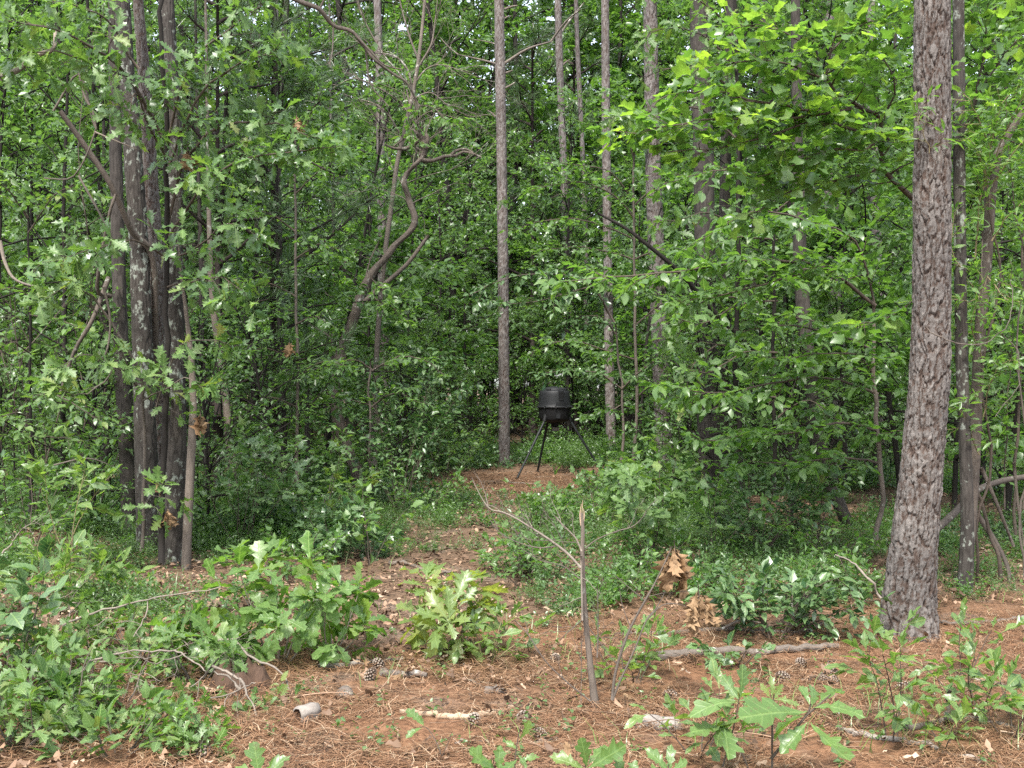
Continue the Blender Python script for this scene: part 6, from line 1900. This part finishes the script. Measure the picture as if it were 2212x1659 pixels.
mb = MB(); box(mb, (0.012, -.01, .812), (.115, .10, .05), .1); ctl = mb.build('control_box', MAT['box_grey'], feeder, smooth=False)
mb = MB(); box(mb, (0.012, -.01, .845), (.14, .12, .008), .1); mb.build('spinner_plate', MAT['box_grey'], ctl, smooth=False)
mb = MB(); box(mb, (0.012, -.01, .783), (.128, .11, .010), .1); mb.build('box_lid', MAT['black_plastic'], ctl, smooth=False)
for k_, (tx_, ty_) in enumerate(((-.625, -.72), (-.27, .62), (.80, -.08))):
    a_ = math.atan2(ty_, tx_)
    top = np.array([math.cos(a_) * .225, math.sin(a_) * .225, 1.02]); bot = np.array([tx_, ty_, float(gz(fx + tx_, fy + ty_)) - fb[2] + .015])
    mb = MB()
    md = top + (bot - top) * .45
    mb.tube([top, top + (md - top) * .5, md], .0215, 12)
    leg = mb.build('leg', MAT['leg_paint'], feeder)
    mb = MB(); mb.tube([top + (bot - top) * .43, top + (bot - top) * .8, bot], .0185, 12); mb.build('lower_tube', MAT['leg_paint'], leg)
    mb = MB(); box(mb, bot + np.array([0, 0, -.004]), (.05, .05, .012), a_); mb.build('foot', MAT['leg_paint'], leg, smooth=False)
    mb = MB(); mb.tube([top + np.array([0, 0, .10]) - (bot - top) * .02, top + (bot - top) * .06], .034, 10); mb.build('socket', MAT['black_deep'], leg)

# ------------------------------------------------------------------ sticks, logs, cones on the ground
def stick(name, label, cat, pts, w0, w1, matname, sides=10, lift=True, extra=(), seed=1, kinds=None):
    """pts: (u, v) of points lying on the ground, or (u, v, d)"""
    q_ = []
    for p in pts:
        if len(p) == 2:
            g = ground_at(*p)
            g[2] += (w0 * K / FPX * g[1] / 2) * .75
            q_.append(g)
        else:
            q_.append(at(*p))
    q_ = np.array(q_)
    base = q_.mean(0)
    pth = smooth_path(q_, 5) - base
    rg_ = np.random.default_rng(seed)
    pth += rg_.normal(size=pth.shape) * .006
    k_ = K / FPX * base[1] / 2
    mb = MB()
    rr = np.linspace(w0, w1, len(pth)) * k_ * (1 + rg_.normal(size=len(pth)) * .06)
    mb.tube(pth, rr, sides if sides in (4, 6, 8) else 8)
    if extra:
        root = empty(name, base, label, cat)
        mb.build('stem', MAT[matname], root)
        for ex, a_, b_ in extra:
            e_ = np.array([at(*p) if len(p) == 3 else ground_at(*p) + np.array([0, 0, .02]) for p in ex])
            mb = MB(); ep = smooth_path(e_, 4) - base
            mb.tube(ep, np.linspace(a_, b_, len(ep)) * k_, 6); mb.build('branch', MAT[matname], root)
        return root
    o = mb.build(name, MAT[matname])
    o.location = tuple(base)
    return tag(o, label, cat)


stick('peeled_branch', 'curved pale peeled branch lying on the pine straw in the middle foreground', 'branch', [(862, 1552), (920, 1552), (975, 1556), (1030, 1551), (1075, 1540), (1108, 1530)], 11, 20, 'peeled_wood', 8)
stick('weathered_branch', 'bleached grey branch lying across the path edge', 'branch', [(690, 1452), (740, 1448), (800, 1440), (868, 1430)], 13, 8, 'bleached_wood', 8, seed=2)
stick('bark_chunk', 'short dark grey piece of rotten wood in front of the bleached branch', 'wood', [(824, 1464), (860, 1468), (925, 1470)], 20, 12, 'dead_wood', 8, seed=3)
stick('dead_stick', 'short dark stick left of the yellowish sprout', 'stick', [(955, 1438), (1000, 1436), (1045, 1430)], 8, 4, 'dead_wood', 6, seed=4)
stick('dead_stick', 'small pale stick by the flat grey bark piece in the centre', 'stick', [(1005, 1466), (1045, 1482), (1082, 1484)], 7, 4, 'twig_pale', 6, seed=5)
stick('bark_chunk', 'flat grey piece of bark below the small pale stick', 'wood', [(1050, 1496), (1070, 1494), (1090, 1497)], 17, 12, 'dead_wood', 8, seed=6)
stick('dead_stick', 'slim pale stick at the bottom, left of a pine cone', 'stick', [(1155, 1603), (1180, 1598), (1210, 1592)], 8, 6, 'twig_pale', 6, seed=7)
stick('dead_stick', 'thin pale stick at the bottom under the peeled branch', 'stick', [(985, 1610), (1020, 1606), (1060, 1606)], 6, 3, 'bleached_wood', 6, seed=8)
stick('fallen_log', 'grey fallen log lying behind the small glossy bush', 'log', [(1420, 1418), (1530, 1412), (1640, 1408), (1740, 1402), (1810, 1396)], 24, 13, 'dead_wood', 8, seed=9)
stick('fallen_branch', 'long thin fallen branch under the low glossy bush, behind the grey log', 'branch', [(1330, 1372), (1450, 1366), (1560, 1358), (1680, 1360), (1740, 1358), (1800, 1335), (1870, 1305)], 11, 7, 'dead_wood', 8, seed=10,
      extra=[([(1560, 1358, 6.9), (1600, 1340, 6.9), (1640, 1345, 7.0)], 6, 3)])
stick('lichened_branch', 'dark crooked lichened branch in the right foreground', 'branch', [(1945, 1574), (1975, 1572), (2020, 1562), (2080, 1558), (2130, 1560), (2185, 1576)], 15, 11, 'dead_wood', 8, seed=11)
stick('rotten_branch', 'white and black rotten branch left of the lichened branch', 'branch', [(1812, 1572), (1860, 1585), (1910, 1592), (1960, 1600), (2020, 1615), (2120, 1640)], 15, 10, 'bleached_wood', 8, seed=12)
stick('dead_stick', 'thin grey stick lying from the big pine foot to the corner sapling', 'stick', [(1940, 1428), (1990, 1432), (2050, 1445), (2110, 1470), (2212, 1490)], 7, 8, 'dead_wood', 6, seed=13)
stick('dead_stick', 'grey stick behind the big pine foot on the right', 'stick', [(2020, 1352), (2080, 1358), (2150, 1355), (2212, 1350)], 10, 7, 'dead_wood', 6, seed=14)
stick('wooden_stub', 'short upright grey stub of wood between the corner saplings', 'stick', [(2046, 1556, 5.15), (2047, 1520, 5.15), (2050, 1490, 5.15)], 10, 8, 'twig_grey', 8, seed=15)
stick('dead_stick', 'pale stick right of the pine cones in the straw', 'stick', [(1736, 1468), (1760, 1460), (1785, 1450)], 7, 5, 'twig_pale', 6, seed=16)
stick('dead_stick', 'brown stick above the paired pine cones', 'stick', [(1770, 1433), (1800, 1426), (1828, 1420)], 4, 3, 'twig_grey', 6, seed=17)
stick('dead_stick', 'grey slanted stick resting against the big pine foot', 'stick', [(1905, 1295, 7.0), (1870, 1245, 7.0), (1840, 1215, 7.1), (1800, 1195, 7.2)], 6, 3, 'twig_pale', 6, seed=18)
stick('fallen_branch', 'dark fallen branch crossing the path near the groundcover', 'branch', [(840, 1216), (880, 1218), (930, 1235), (980, 1238)], 9, 6, 'dead_wood', 8, seed=19)
stick('dead_stick', 'thin pale stick in front of the left feeder leg', 'stick', [(1100, 1040), (1130, 1041), (1165, 1043)], 4, 3, 'twig_pale', 6, seed=20)
# hollow cut log
hl = ground_at(662, 1572) + np.array([0, 0, .04])
hr = empty('cut_log', hl, 'short hollow white cut log lying on the straw, its dark opening to the left', 'log')
ax = unit(np.array([-.75, -.62, -.1])); s1 = unit(np.cross(ax, [0, 0, 1.])); s2_ = np.cross(s1, ax)
def ringv(t_, r_):
    th = np.arange(20) * 2 * math.pi / 20
    w_ = 1 + .10 * np.sin(th * 3 + 1) + .05 * np.sin(th * 7)
    return ax * t_ + (np.cos(th) * w_)[:, None] * s1 * r_ + (np.sin(th) * w_)[:, None] * s2_ * r_ * .95
def rings(mb, lst):
    v = np.concatenate([ringv(*a_) for a_ in lst]); n_ = len(lst)
    i_, j_ = np.meshgrid(np.arange(n_ - 1), np.arange(20), indexing='ij'); k_ = (j_ + 1) % 20
    mb.add(v, np.stack([i_ * 20 + j_, i_ * 20 + k_, (i_ + 1) * 20 + k_, (i_ + 1) * 20 + j_], -1).reshape(-1, 4))
mb = MB(); rings(mb, [(-.06, .002), (-.058, .034), (-.03, .044), (.0, .041), (.03, .046), (.042, .044), (.046, .034)]); mb.build('shell', MAT['bleached_wood'], hr)
mb = MB(); rings(mb, [(.046, .034), (.02, .030), (-.03, .024), (-.04, .001)]); mb.build('hollow', MAT['hollow_dark'], hr)
for k_, (u, v, s_) in enumerate(((1405, 1556, .07), (1448, 1563, .06), (1320, 1640, .0))):
    if not s_:
        continue
    g = ground_at(u, v)
    mb = MB()
    rg_ = np.random.default_rng(500 + k_)
    pts_ = np.array([[-1.1, .1, -.1], [-.6, .05, .25], [0, 0, .33], [.6, -.05, .22], [1.15, -.15, -.1]]) * s_ + rg_.normal(size=(5, 3)) * .008
    mb.tube(pts_, np.array([.012, .038, .045, .036, .010]), 8)
    o = mb.build('bleached_wood', MAT['bleached_wood']); o.location = tuple(g)
    tag(o, ('long bleached white root end below the broken sapling', 'smaller bleached white wood lump right of the long one')[k_], 'wood')
for lab, u, v, sc_ in (('dark lumpy clod beside the path, left of the peeled branch', 745, 1515, .055), ('round dark burl of wood left of the big pine', 1765, 1250, .12)):
    g = ground_at(u, v)
    mb = MB()
    rg_ = np.random.default_rng(int(u))
    lathe(mb, np.array([(.05, -.3), (.8, -.2), (1.0, .15), (.8, .5), (.45, .72), (.04, .8)]) * sc_, 14)
    vv = mb.v[0]; vv += (fbm(vv[:, 0] * 30, vv[:, 1] * 30, vv[:, 2] * 30, 9)[:, None] - .5).astype(np.float32) * vv * 1.1
    o = mb.build('wood_lump', MAT['stump_dark' if u > 1000 else 'dead_wood']); o.location = tuple(g); tag(o, lab, 'wood')
# dark rotten stump under the bright sprout
g = ground_at(525, 1495)
st_ = empty('rotten_stump', g, 'low dark rotten stump under the bright oak sprout', 'stump')
mb = MB()
lathe(mb, np.array([(.19, -.05), (.15, .03), (.13, .08), (.11, .12), (.08, .10), (.04, .06), (.004, .05)]), 28)
vv = mb.v[0]; th_ = np.arctan2(vv[:, 1], vv[:, 0])
vv *= (1 + .35 * (fbm(np.cos(th_) * 3, np.sin(th_) * 3, vv[:, 2] * 3, 4) - .5))[:, None]
vv *= (1 + .8 * (fbm(vv[:, 0] * 22, vv[:, 1] * 22, vv[:, 2] * 22, 14) - .5))[:, None]
vv[:, 2] *= .8
vv[:, 2] += (vv[:, 2] > .05) * (fbm(np.cos(th_) * 4, np.sin(th_) * 4, vv[:, 2] * 0, 6) - .5) * .12
mb.build('stump', MAT['stump_dark'], st_)
# arching white twigs of the left thicket
Z = lambda x, y, d: (x / 3.0, 1106 + y / 3.0, d)
for lab, main, w0, w1, extra in (
    ('long white twig arching over the left thicket', [Z(530, 1040, 5.4), Z(570, 985, 5.4), (216, 1419, 5.4), Z(860, 905, 5.4), Z(1090, 898, 5.35), Z(1200, 930, 5.3), Z(1310, 1010, 5.2), Z(1325, 1060, 5.2), Z(1240, 1130, 5.2)], 7, 3,
     [([Z(920, 905, 5.4), Z(880, 985, 5.4), Z(840, 1060, 5.4)], 3, 2), ([Z(1210, 915, 5.4), Z(1100, 950, 5.4), Z(1000, 985, 5.4)], 4, 3), ([Z(1040, 905, 5.4), Z(950, 945, 5.4), Z(770, 940, 5.4)], 3, 2), ([Z(650, 940, 5.4), Z(560, 1040, 5.4), Z(545, 1090, 5.4)], 3, 2)]),
    ('forked white twig coming down to the straw above the cut log', [Z(1380, 1000, 5.5), Z(1460, 1040, 5.5), Z(1560, 1090, 5.45), Z(1600, 1180, 5.35), Z(1660, 1300, 5.2), Z(1730, 1410, 5.1), Z(1870, 1460, 5.05), Z(2040, 1505, 5.0)], 8, 3,
     [([Z(1560, 1150, 5.4), Z(1470, 1070, 5.4), Z(1390, 1040, 5.4)], 7, 4), ([Z(1650, 1310, 5.2), Z(1570, 1370, 5.15), Z(1490, 1440, 5.1)], 3, 2)]),
    ('long straight white twig pointing up to the right, over the thicket', [Z(410, 735, 6.2), Z(600, 650, 6.2), Z(900, 580, 6.2), Z(1100, 535, 6.2), Z(1430, 490, 6.2)], 7, 3,
     [([Z(960, 575, 6.2), Z(940, 670, 6.15), Z(880, 780, 6.1), Z(805, 880, 6.0)], 4, 3), ([Z(410, 775, 6.2), Z(540, 785, 6.2), Z(650, 850, 6.1)], 3, 2), ([Z(710, 685, 6.2), Z(570, 760, 6.2)], 4, 2)]),
    ('angled white twig over the dark stump, ending at the cut log', [Z(1420, 835, 5.9), Z(1510, 835, 5.9), Z(1640, 950, 5.8), Z(1810, 1025, 5.7), Z(1870, 1130, 5.6), Z(1980, 1285, 5.4)], 7, 4,
     [([Z(1505, 840, 5.9), Z(1440, 920, 5.9)], 4, 2), ([Z(1440, 910, 5.8), Z(1550, 935, 5.8), Z(1600, 1080, 5.7)], 4, 2)]),
    ('pale twig slanting up through the lower thicket', [Z(800, 1400, 5.3), Z(1000, 1340, 5.3), Z(1300, 1235, 5.3), Z(1560, 1150, 5.3), Z(1650, 1105, 5.3)], 6, 3, [([Z(1480, 1180, 5.3), Z(1440, 1320, 5.2), Z(1400, 1440, 5.1)], 3, 2), ([Z(1050, 1130, 5.3), Z(1070, 1330, 5.2), Z(1075, 1500, 5.05), Z(1040, 1620, 4.95)], 4, 2)]),
    ('short white twig lying flat at the back of the left thicket', [Z(220, 575, 6.6), Z(400, 580, 6.6), Z(600, 590, 6.6)], 6, 4, [([Z(440, 580, 6.6), Z(450, 640, 6.6), Z(440, 700, 6.55)], 4, 3)]),
    ('forked pale twig low in the thicket near the left edge', [Z(240, 1320, 5.3), Z(330, 1260, 5.3), Z(470, 1290, 5.3), Z(560, 1345, 5.2)], 5, 3, [([Z(330, 1265, 5.3), Z(370, 1180, 5.3), Z(540, 1150, 5.3)], 4, 2), ([Z(320, 1280, 5.3), Z(300, 1350, 5.2)], 3, 2)]),
    ('grey branch lying behind the arched white twig', [Z(210, 975, 5.8), Z(350, 965, 5.8), Z(500, 970, 5.8), Z(760, 970, 5.8)], 8, 5, []),
    ('thin grey twig at the foot of the left thicket', [Z(1240, 1460, 5.0), Z(1400, 1520, 4.9), Z(1480, 1570, 4.85), Z(1560, 1650, 4.75)], 5, 3, []),
    ('pale twig rising at the left edge beside the big plain leaves', [Z(20, 270, 7.2), Z(80, 190, 7.2), Z(150, 105, 7.2)], 6, 3, []),
    ('thin white twig crossing the lower oak sprout', [Z(840, 1220, 5.3), Z(900, 1090, 5.3), Z(945, 1000, 5.3)], 4, 3, []),
):
    base = np.mean([at(*p) for p in main], 0)
    root = empty('dry_twig', base, lab, 'twig')
    for pts, a_, b_ in [(main, w0, w1)] + list(extra):
        mb = MB()
        pth = smooth_path([at(*p) for p in pts], 4) - base
        pth += np.random.default_rng(len(lab)).normal(size=pth.shape) * .004
        mb.tube(pth, np.linspace(a_, b_, len(pth)) * .78 * K / FPX * base[1] / 2 * (1 + .12 * np.random.default_rng(len(lab) + 3).normal(size=len(pth))), 6)
        for q_ in range(5 if pts is main else 2):
            i_ = int(rg.integers(2, len(pth)))
            twiggy(mb, pth[i_], unit(pth[i_] - pth[i_ - 1]) + rg.normal(size=3) * .8, rg.uniform(.06, .2), .0022, rg, 1, .2, 4, 0)
        mb.build('stem' if pts is main else 'side_twig', MAT['twig_pale'], root)

# pine cones: rows of scales round a core
def cone_mesh():
    mb = MB()
    lathe(mb, [(.001, -.5), (.16, -.42), (.26, -.15), (.24, .15), (.12, .42), (.001, .5)], 10)
    mb.t[-1] = np.full(len(mb.v[-1]), .1, np.float32)
    for k_ in range(64):
        f_ = (k_ + .5) / 64
        z = -.46 + .9 * f_
        r_ = .30 * math.sin(math.pi * (.12 + .8 * f_)) ** .8
        a_ = k_ * 2.39996
        c_, s_ = math.cos(a_), math.sin(a_)
        w_ = .085 * (1.1 - .5 * f_)
        R_ = np.array([[c_, -s_, 0], [s_, c_, 0], [0, 0, 1]])
        v = np.array([(r_ * .5, -w_ * .5, 0), (r_ * .5, w_ * .5, 0), (r_ * 1.35, w_, .07), (r_ * 1.35, -w_, .07), (r_ * 1.5, w_ * .7, .0), (r_ * 1.5, -w_ * .7, .0), (r_ * 1.2, w_ * .8, -.02), (r_ * 1.2, -w_ * .8, -.02)])
        v = v @ R_.T + np.array([0, 0, z])
        mb.add(v, [(0, 1, 2, 3), (3, 2, 4, 5), (5, 4, 6, 7)], np.array([.2, .2, .6, .6, 1, 1, .5, .5]))
    return mb.build_mesh('pine_cone', MAT['cone'], smooth=False)
cme = cone_mesh()
rg = np.random.default_rng(55)
for k_, (u, v, lab) in enumerate(((800, 1476, 'pine cone left of the path beside the bark chunk'), (818, 1449, 'small dark pine cone just behind the bleached branch end'), (1167, 1592, 'open pine cone at the bottom next to the slim pale stick'), (1024, 1570, 'flattened pine cone below the peeled branch'),
                                  (1200, 1423, 'pine cone at the left of the broken sapling'), (1692, 1466, 'pine cone lying apart to the left of the pair in the straw'), (1776, 1473, 'left cone of the touching pair in the straw'), (1800, 1476, 'right cone of the touching pair in the straw'),
                                  (1952, 1492, 'pine cone between the two sassafras saplings on the right'), (1731, 1436, 'half buried pine cone above the pair, near the big pine'), (437, 1643, 'pine cone at the bottom edge under the left thicket'), (1448, 1494, 'pine cone right of the bare sapling foot'), (1795, 1457, 'small cone just behind the touching pair'), (1132, 1556, 'cone half hidden right of the peeled branch'))):
    g = ground_at(u, v)
    o = bpy.data.objects.new('pine_cone', cme)
    o.location = (g[0], g[1], g[2] + .014 + .012 * rg.random())
    o.rotation_euler = (math.pi / 2 + rg.normal() * .35, rg.normal() * .3, rg.random() * 6.28)
    s_ = .075 * rg.uniform(.85, 1.15)
    o.scale = (s_, s_, s_ * 1.25)
    COL.objects.link(o)
    tag(o, lab, 'pine cone', 'pine cones on the ground')
# big single dead leaves near the camera
q = 48
for k_ in range(q):
    y_ = 4.5 + 3.6 * rg.random()
    x_ = (rg.random() - .5) * y_ * .92
    o = bpy.data.objects.new('fallen_leaf', near_mesh('dead', int(rg.integers(0, 5)), 'dead_near'))
    o.location = (x_, y_, float(gz(x_, y_)) + .035)
    o.rotation_euler = (rg.normal() * .5, rg.normal() * .4, rg.random() * 6.28)
    s_ = rg.uniform(.045, .085)
    o.scale = (s_,) * 3
    COL.objects.link(o)
    tag(o, 'curled brown dead leaf lying on the pine straw in front', 'leaf', 'curled dead leaves on the straw')


# ================================================================== THE WOOD BEHIND
def proto_tree(name, label, cat, group, wood, nd, bark, leafm):
    root = empty(name, (0, 0, 0), label, cat, group)
    wood.build('trunk', MAT[bark], root)
    tag(nd.build('crown', MAT[leafm], root), kind='stuff')
    return root


class Kind:
    def __init__(self, root, group):
        self.root, self.used, self.group = root, False, group

    def put(self, x, y, rz, sc):
        loc = (x, y, float(gz(x, y)) - .05)
        if not self.used:
            self.used = True
            self.root.location = loc; self.root.rotation_euler = (0, 0, rz); self.root.scale = (sc,) * 3
            return self.root
        return copy_thing(self.root, loc, rz, sc)


kinds = {}
def mk(key, label, group, args, leaf, size, bark='oak_dark', leafm='leaf_forest', name='broadleaf_tree', cat='tree', **kw):
    wood, nd, c_ = broad_tree(leaf=leaf, size=size, **args, **kw)
    counts[key] = c_
    kinds[key] = Kind(proto_tree(name, label, cat, group, wood, nd, bark, leafm), group)


G1 = 'trees of the wood behind'
mk('tall1', 'tall leafy tree filling the wood far behind', G1, dict(seed=601, H=15, h0=1.4, R=3.8, nb=34), 'hex', .165, twig_sp=.27, sub_sp=.50, twigwood=False, sub2=1, fill=.66)
mk('tall2', 'tall dark green tree filling the wood far behind', G1, dict(seed=602, H=17, h0=2.0, R=3.6, nb=38), 'hex', .145, twig_sp=.26, sub_sp=.48, twigwood=False, sub2=1, fill=.78)
mk('tall3', 'tall pale green tree filling the wood far behind', G1, dict(seed=603, H=13, h0=1.0, R=3.5, nb=32), 'hex', .13, leafm='leaf_light', twig_sp=.25, sub_sp=.46, twigwood=False, sub2=1, fill=.68)
mk('tall4', 'tall broad leaved pale tree filling the wood far behind', G1, dict(seed=604, H=14, h0=1.2, R=4.2, nb=30), 'hex', .20, leafm='leaf_light', twig_sp=.30, sub_sp=.55, twigwood=False, sub2=1, fill=.7)
G2 = 'small trees under the pines'
mk('mid1', 'slim young broadleaf tree in the shade of the wood', G2, dict(seed=611, H=6.5, h0=.9, R=2.0, nb=24), 'oval3', .115, trunk_r=.038, fill=.8, twig_sp=.17, sub_sp=.38, twig_len=.36, sub2=1, name='young_tree')
mk('mid2', 'slim young pale leaved tree in the shade of the wood', G2, dict(seed=612, H=5.0, h0=.6, R=1.8, nb=24), 'oval3', .11, trunk_r=.03, fill=.8, leafm='leaf_light', twig_sp=.17, sub_sp=.38, twig_len=.36, sub2=1, name='young_tree')
mk('mid3', 'slim young oak in the shade of the wood', G2, dict(seed=613, H=7.5, h0=1.3, R=2.2, nb=22), 'oak_far', .13, trunk_r=.05, twig_sp=.22, sub_sp=.45, twig_len=.36, mode='whorl', name='young_tree')
mk('mid4', 'slim young dark leaved tree in the shade of the wood', G2, dict(seed=614, H=5.5, h0=.5, R=1.7, nb=24), 'diamond', .09, trunk_r=.035, leafm='leaf_forest', twig_sp=.17, sub_sp=.38, twig_len=.36, sub2=1, name='young_tree')
G3 = 'bushes under the trees'
mk('bush1', 'round leafy bush under the trees', G3, dict(seed=621, H=2.2, h0=.15, R=1.15, nb=22), 'diamond', .075, trunk_r=.02, twig_sp=.13, sub_sp=.28, twig_len=.28, name='leafy_bush', cat='bush', low_tilt=.3)
mk('bush2', 'round pale leafy bush under the trees', G3, dict(seed=622, H=1.5, h0=.1, R=1.0, nb=22), 'diamond', .065, trunk_r=.016, leafm='leaf_light', twig_sp=.15, sub_sp=.34, twig_len=.25, name='leafy_bush', cat='bush', low_tilt=.35)
mk('bush3', 'round dark leafy bush under the trees', G3, dict(seed=623, H=2.8, h0=.2, R=1.25, nb=24), 'diamond', .085, trunk_r=.022, leafm='leaf_forest', twig_sp=.14, sub_sp=.3, twig_len=.3, name='leafy_bush', cat='bush', low_tilt=.3)
# young pine with needles
wood, nd = pine_crown(641, 1.0, 7.5, 2.2, nb=30, tufts=9, wd=.0032, cnt=26, ln=.19)
wood.tube([(0, 0, -.1), (0, 0, 1.4)], [.07, .065], 8)
kinds['ypine'] = Kind(proto_tree('young_pine', 'young pine with long soft needles among the leafy trees', 'tree', 'young pines in the wood', wood, nd, 'pine_far', 'needle'), 'young pines in the wood')

rg = np.random.default_rng(700)


def upx(x, y):
    return (x / y * FPX + 512) / K


placed = []
def scatter(keys, n_, yr, half, mind, sc, block=None, tries=4000):
    got = 0
    for _ in range(tries):
        if got >= n_:
            break
        y = rg.uniform(*yr)
        x = rg.uniform(-1, 1) * half(y)
        if any((x - a_) ** 2 + (y - b_) ** 2 < mind ** 2 for a_, b_ in placed):
            continue
        if block and block(upx(x, y), y, x):
            continue
        placed.append((x, y)); got += 1
        kinds[keys[int(rg.integers(0, len(keys)))]].put(x, y, rg.random() * 6.28, rg.uniform(*sc))


wide = lambda y: y * .50 + 1.2
# the clearing round the feeder and the view down the path stay open
def blk_mid(u, y, x):
    if y < 24 and 880 < u < 1480:
        return True
    if y < 15 and 640 < u < 1500:
        return True
    if y < 15.5 and (x + .2) ** 2 < 1.6:
        return True
    return False


for key, u, d, sc in (('mid1', 620, 14.5, .95), ('mid2', 560, 18, 1.1), ('mid1', 700, 18.5, 1.05), ('mid3', 480, 15, 1.0), ('mid4', 150, 13.2, 1.05), ('mid2', 60, 15, 1.1), ('mid1', 0, 13, 1.0), ('mid3', 230, 14.2, 1.0), ('mid4', 400, 16, 1.1),
                      ('mid3', 880, 21.5, .95), ('mid2', 790, 20.5, 1.1), ('mid3', 1230, 24.5, 1.05), ('mid1', 1290, 25.5, 1.0), ('mid2', 1180, 26, 1.0), ('mid1', 1380, 21.8, 1.0), ('mid2', 1480, 19.5, 1.0), ('mid1', 1620, 16.2, 1.0), ('mid3', 1600, 19, 1.2),
                      ('mid2', 1720, 15.5, 1.0), ('mid4', 1820, 15.0, .9), ('mid1', 1950, 14.5, 1.1), ('mid2', 2060, 13.2, 1.1), ('mid1', 2170, 13, 1.1), ('mid3', 2120, 16, 1.2), ('mid3', 1700, 18, 1.2),
                      ('ypine', 590, 15.6, 1.0), ('ypine', 470, 14.0, .9), ('ypine', 1150, 31, 1.5), ('ypine', 1240, 34, 1.6), ('tall2', 1105, 36, 1.35), ('tall2', 1190, 39, 1.4), ('tall4', 1290, 37, 1.35), ('tall2', 1020, 41, 1.4), ('tall1', 1360, 36, 1.3), ('tall2', 760, 33, 1.3), ('tall2', 900, 38, 1.4), ('tall2', 985, 29, 1.05), ('mid4', 1010, 25.5, 1.3), ('mid4', 945, 24.5, 1.2), ('ypine', 720, 22, 1.1),
                      ('bush2', 1020, 23.5, 1.1), ('bush2', 940, 20.5, 1.0), ('bush3', 890, 19.8, .9), ('bush1', 1330, 24.8, 1.0), ('bush2', 1180, 23.4, .8), ('bush2', 1420, 22.0, 1.0), ('bush3', 1240, 25.0, 1.1), ('bush2', 1130, 24.6, 1.1), ('bush1', 1500, 18.0, .9), ('bush2', 1480, 15.6, .8)):
    x = (u * K - 512) / FPX * d
    placed.append((x, d))
    kinds[key].put(x, d, rg.random() * 6.28, sc)
scatter(['bush1', 'bush2', 'bush3'], 44, (11, 24), wide, 1.2, (.7, 1.15), blk_mid)
scatter(['mid1', 'mid2', 'mid3', 'mid4'], 34, (15, 27), wide, 1.6, (.85, 1.3), blk_mid)
dark_gap = lambda u, y, x: (930 < u < 1070 and y < 40)
scatter(['tall1', 'tall2', 'tall3', 'tall4', 'mid3'], 30, (25, 34), wide, 2.3, (.9, 1.2), dark_gap)
scatter(['mid1', 'mid2', 'mid4', 'bush1', 'bush3'], 26, (26, 38), wide, 2.0, (1.0, 1.5), dark_gap)
scatter(['tall1', 'tall2', 'tall3', 'tall4'], 78, (34, 52), wide, 2.1, (1.2, 1.6))
scatter(['bush1', 'bush3', 'mid4'], 44, (38, 62), wide, 1.6, (1.5, 2.3))
scatter(['tall1', 'tall2', 'tall3', 'tall4'], 76, (52, 80), wide, 2.8, (1.1, 1.5))
# distant trunks of the wood
def far_trunk_mesh(seed):
    mb = MB()
    rg_ = np.random.default_rng(seed)
    trunk_mesh(mb, grow((0, 0, -.2), (rg_.normal() * .02, 0, 1), 17, 10, rg_, .012), np.linspace(.14, .05, 11), 'pine', 18, .07, seed)
    return mb.build_mesh('trunk', MAT['pine_far' if seed % 2 else 'oak_dark'], crev=True)
ftm = [far_trunk_mesh(801 + k_) for k_ in range(4)]
k_ = 0
while k_ < 12:
    y = rg.uniform(23, 48); x = rg.uniform(-1, 1) * wide(y)
    if 1020 < upx(x, y) < 1560 or any((x - a_) ** 2 + (y - b_) ** 2 < .7 for a_, b_ in placed):
        continue
    placed.append((x, y))
    root = empty('pine_tree', (x, y, float(gz(x, y))), 'thin distant trunk deep in the wood among the leaves', 'tree', 'distant thin trunks of the wood')
    o = bpy.data.objects.new('trunk', ftm[k_ % 4]); o.parent = root; o.rotation_euler = (0, 0, rg.random() * 6); COL.objects.link(o)
    sc_ = rg.uniform(.7, 1.15); root.scale = (sc_, sc_, 1)
    k_ += 1
# every tree and bush of the wood says beside which marked trunk it stands
MARKS = [(60, 'the left edge'), (285, 'the oak clump'), (500, 'the lichened pole'), (610, 'the midway pole'), (790, 'the crooked tree'), (1085, 'the stubby pine'), (1215, 'the thin pale pine'), (1312, 'the bare pale pine'),
         (1420, 'the stout ridged pine'), (1525, 'the tall dark trunk'), (1740, 'the leaning dark trunk'), (1895, 'the thin pine'), (2000, 'the big pine'), (2110, 'the vine wrapped trunk'), (2212, 'the right edge')]
seen = {}
for o in sorted((o_ for o_ in S.objects if o_.parent is None and o_.get('group') in (G1, G2, G3, 'young pines in the wood', 'distant thin trunks of the wood')), key=lambda o_: o_.location.y):
    y = o.location.y
    u = upx(o.location.x, y)
    mu, mn = min(MARKS, key=lambda m_: abs(m_[0] - u))
    side = 'left of' if u < mu - 25 else ('right of' if u > mu + 25 else 'behind')
    if 'edge' in mn:
        side = 'by'
    depth = 'nearer' if y < 16 else ('midway' if y < 24 else ('farther' if y < 34 else 'far back'))
    base_ = o['label'].split(' in the shade')[0].split(' under the trees')[0].split(' filling the wood')[0].split(' among the leafy')[0].split(' deep in the wood')[0]
    key_ = (base_, side, mn, depth)
    c_ = seen[key_] = seen.get(key_, 0) + 1
    o['label'] = base_ + ', ' + ('' if c_ == 1 else ('next ' if c_ == 2 else 'deepest ')) + depth + ' ' + side + ' ' + mn
bpy.context.view_layer.update()
print('LEAVES', counts, 'objects', len(S.objects), 'tris', sum(len(m_.polygons) * 2 for m_ in bpy.data.meshes))

print(sorted(((len(m_.polygons) * 2, m_.name) for m_ in bpy.data.meshes), reverse=True)[:28])
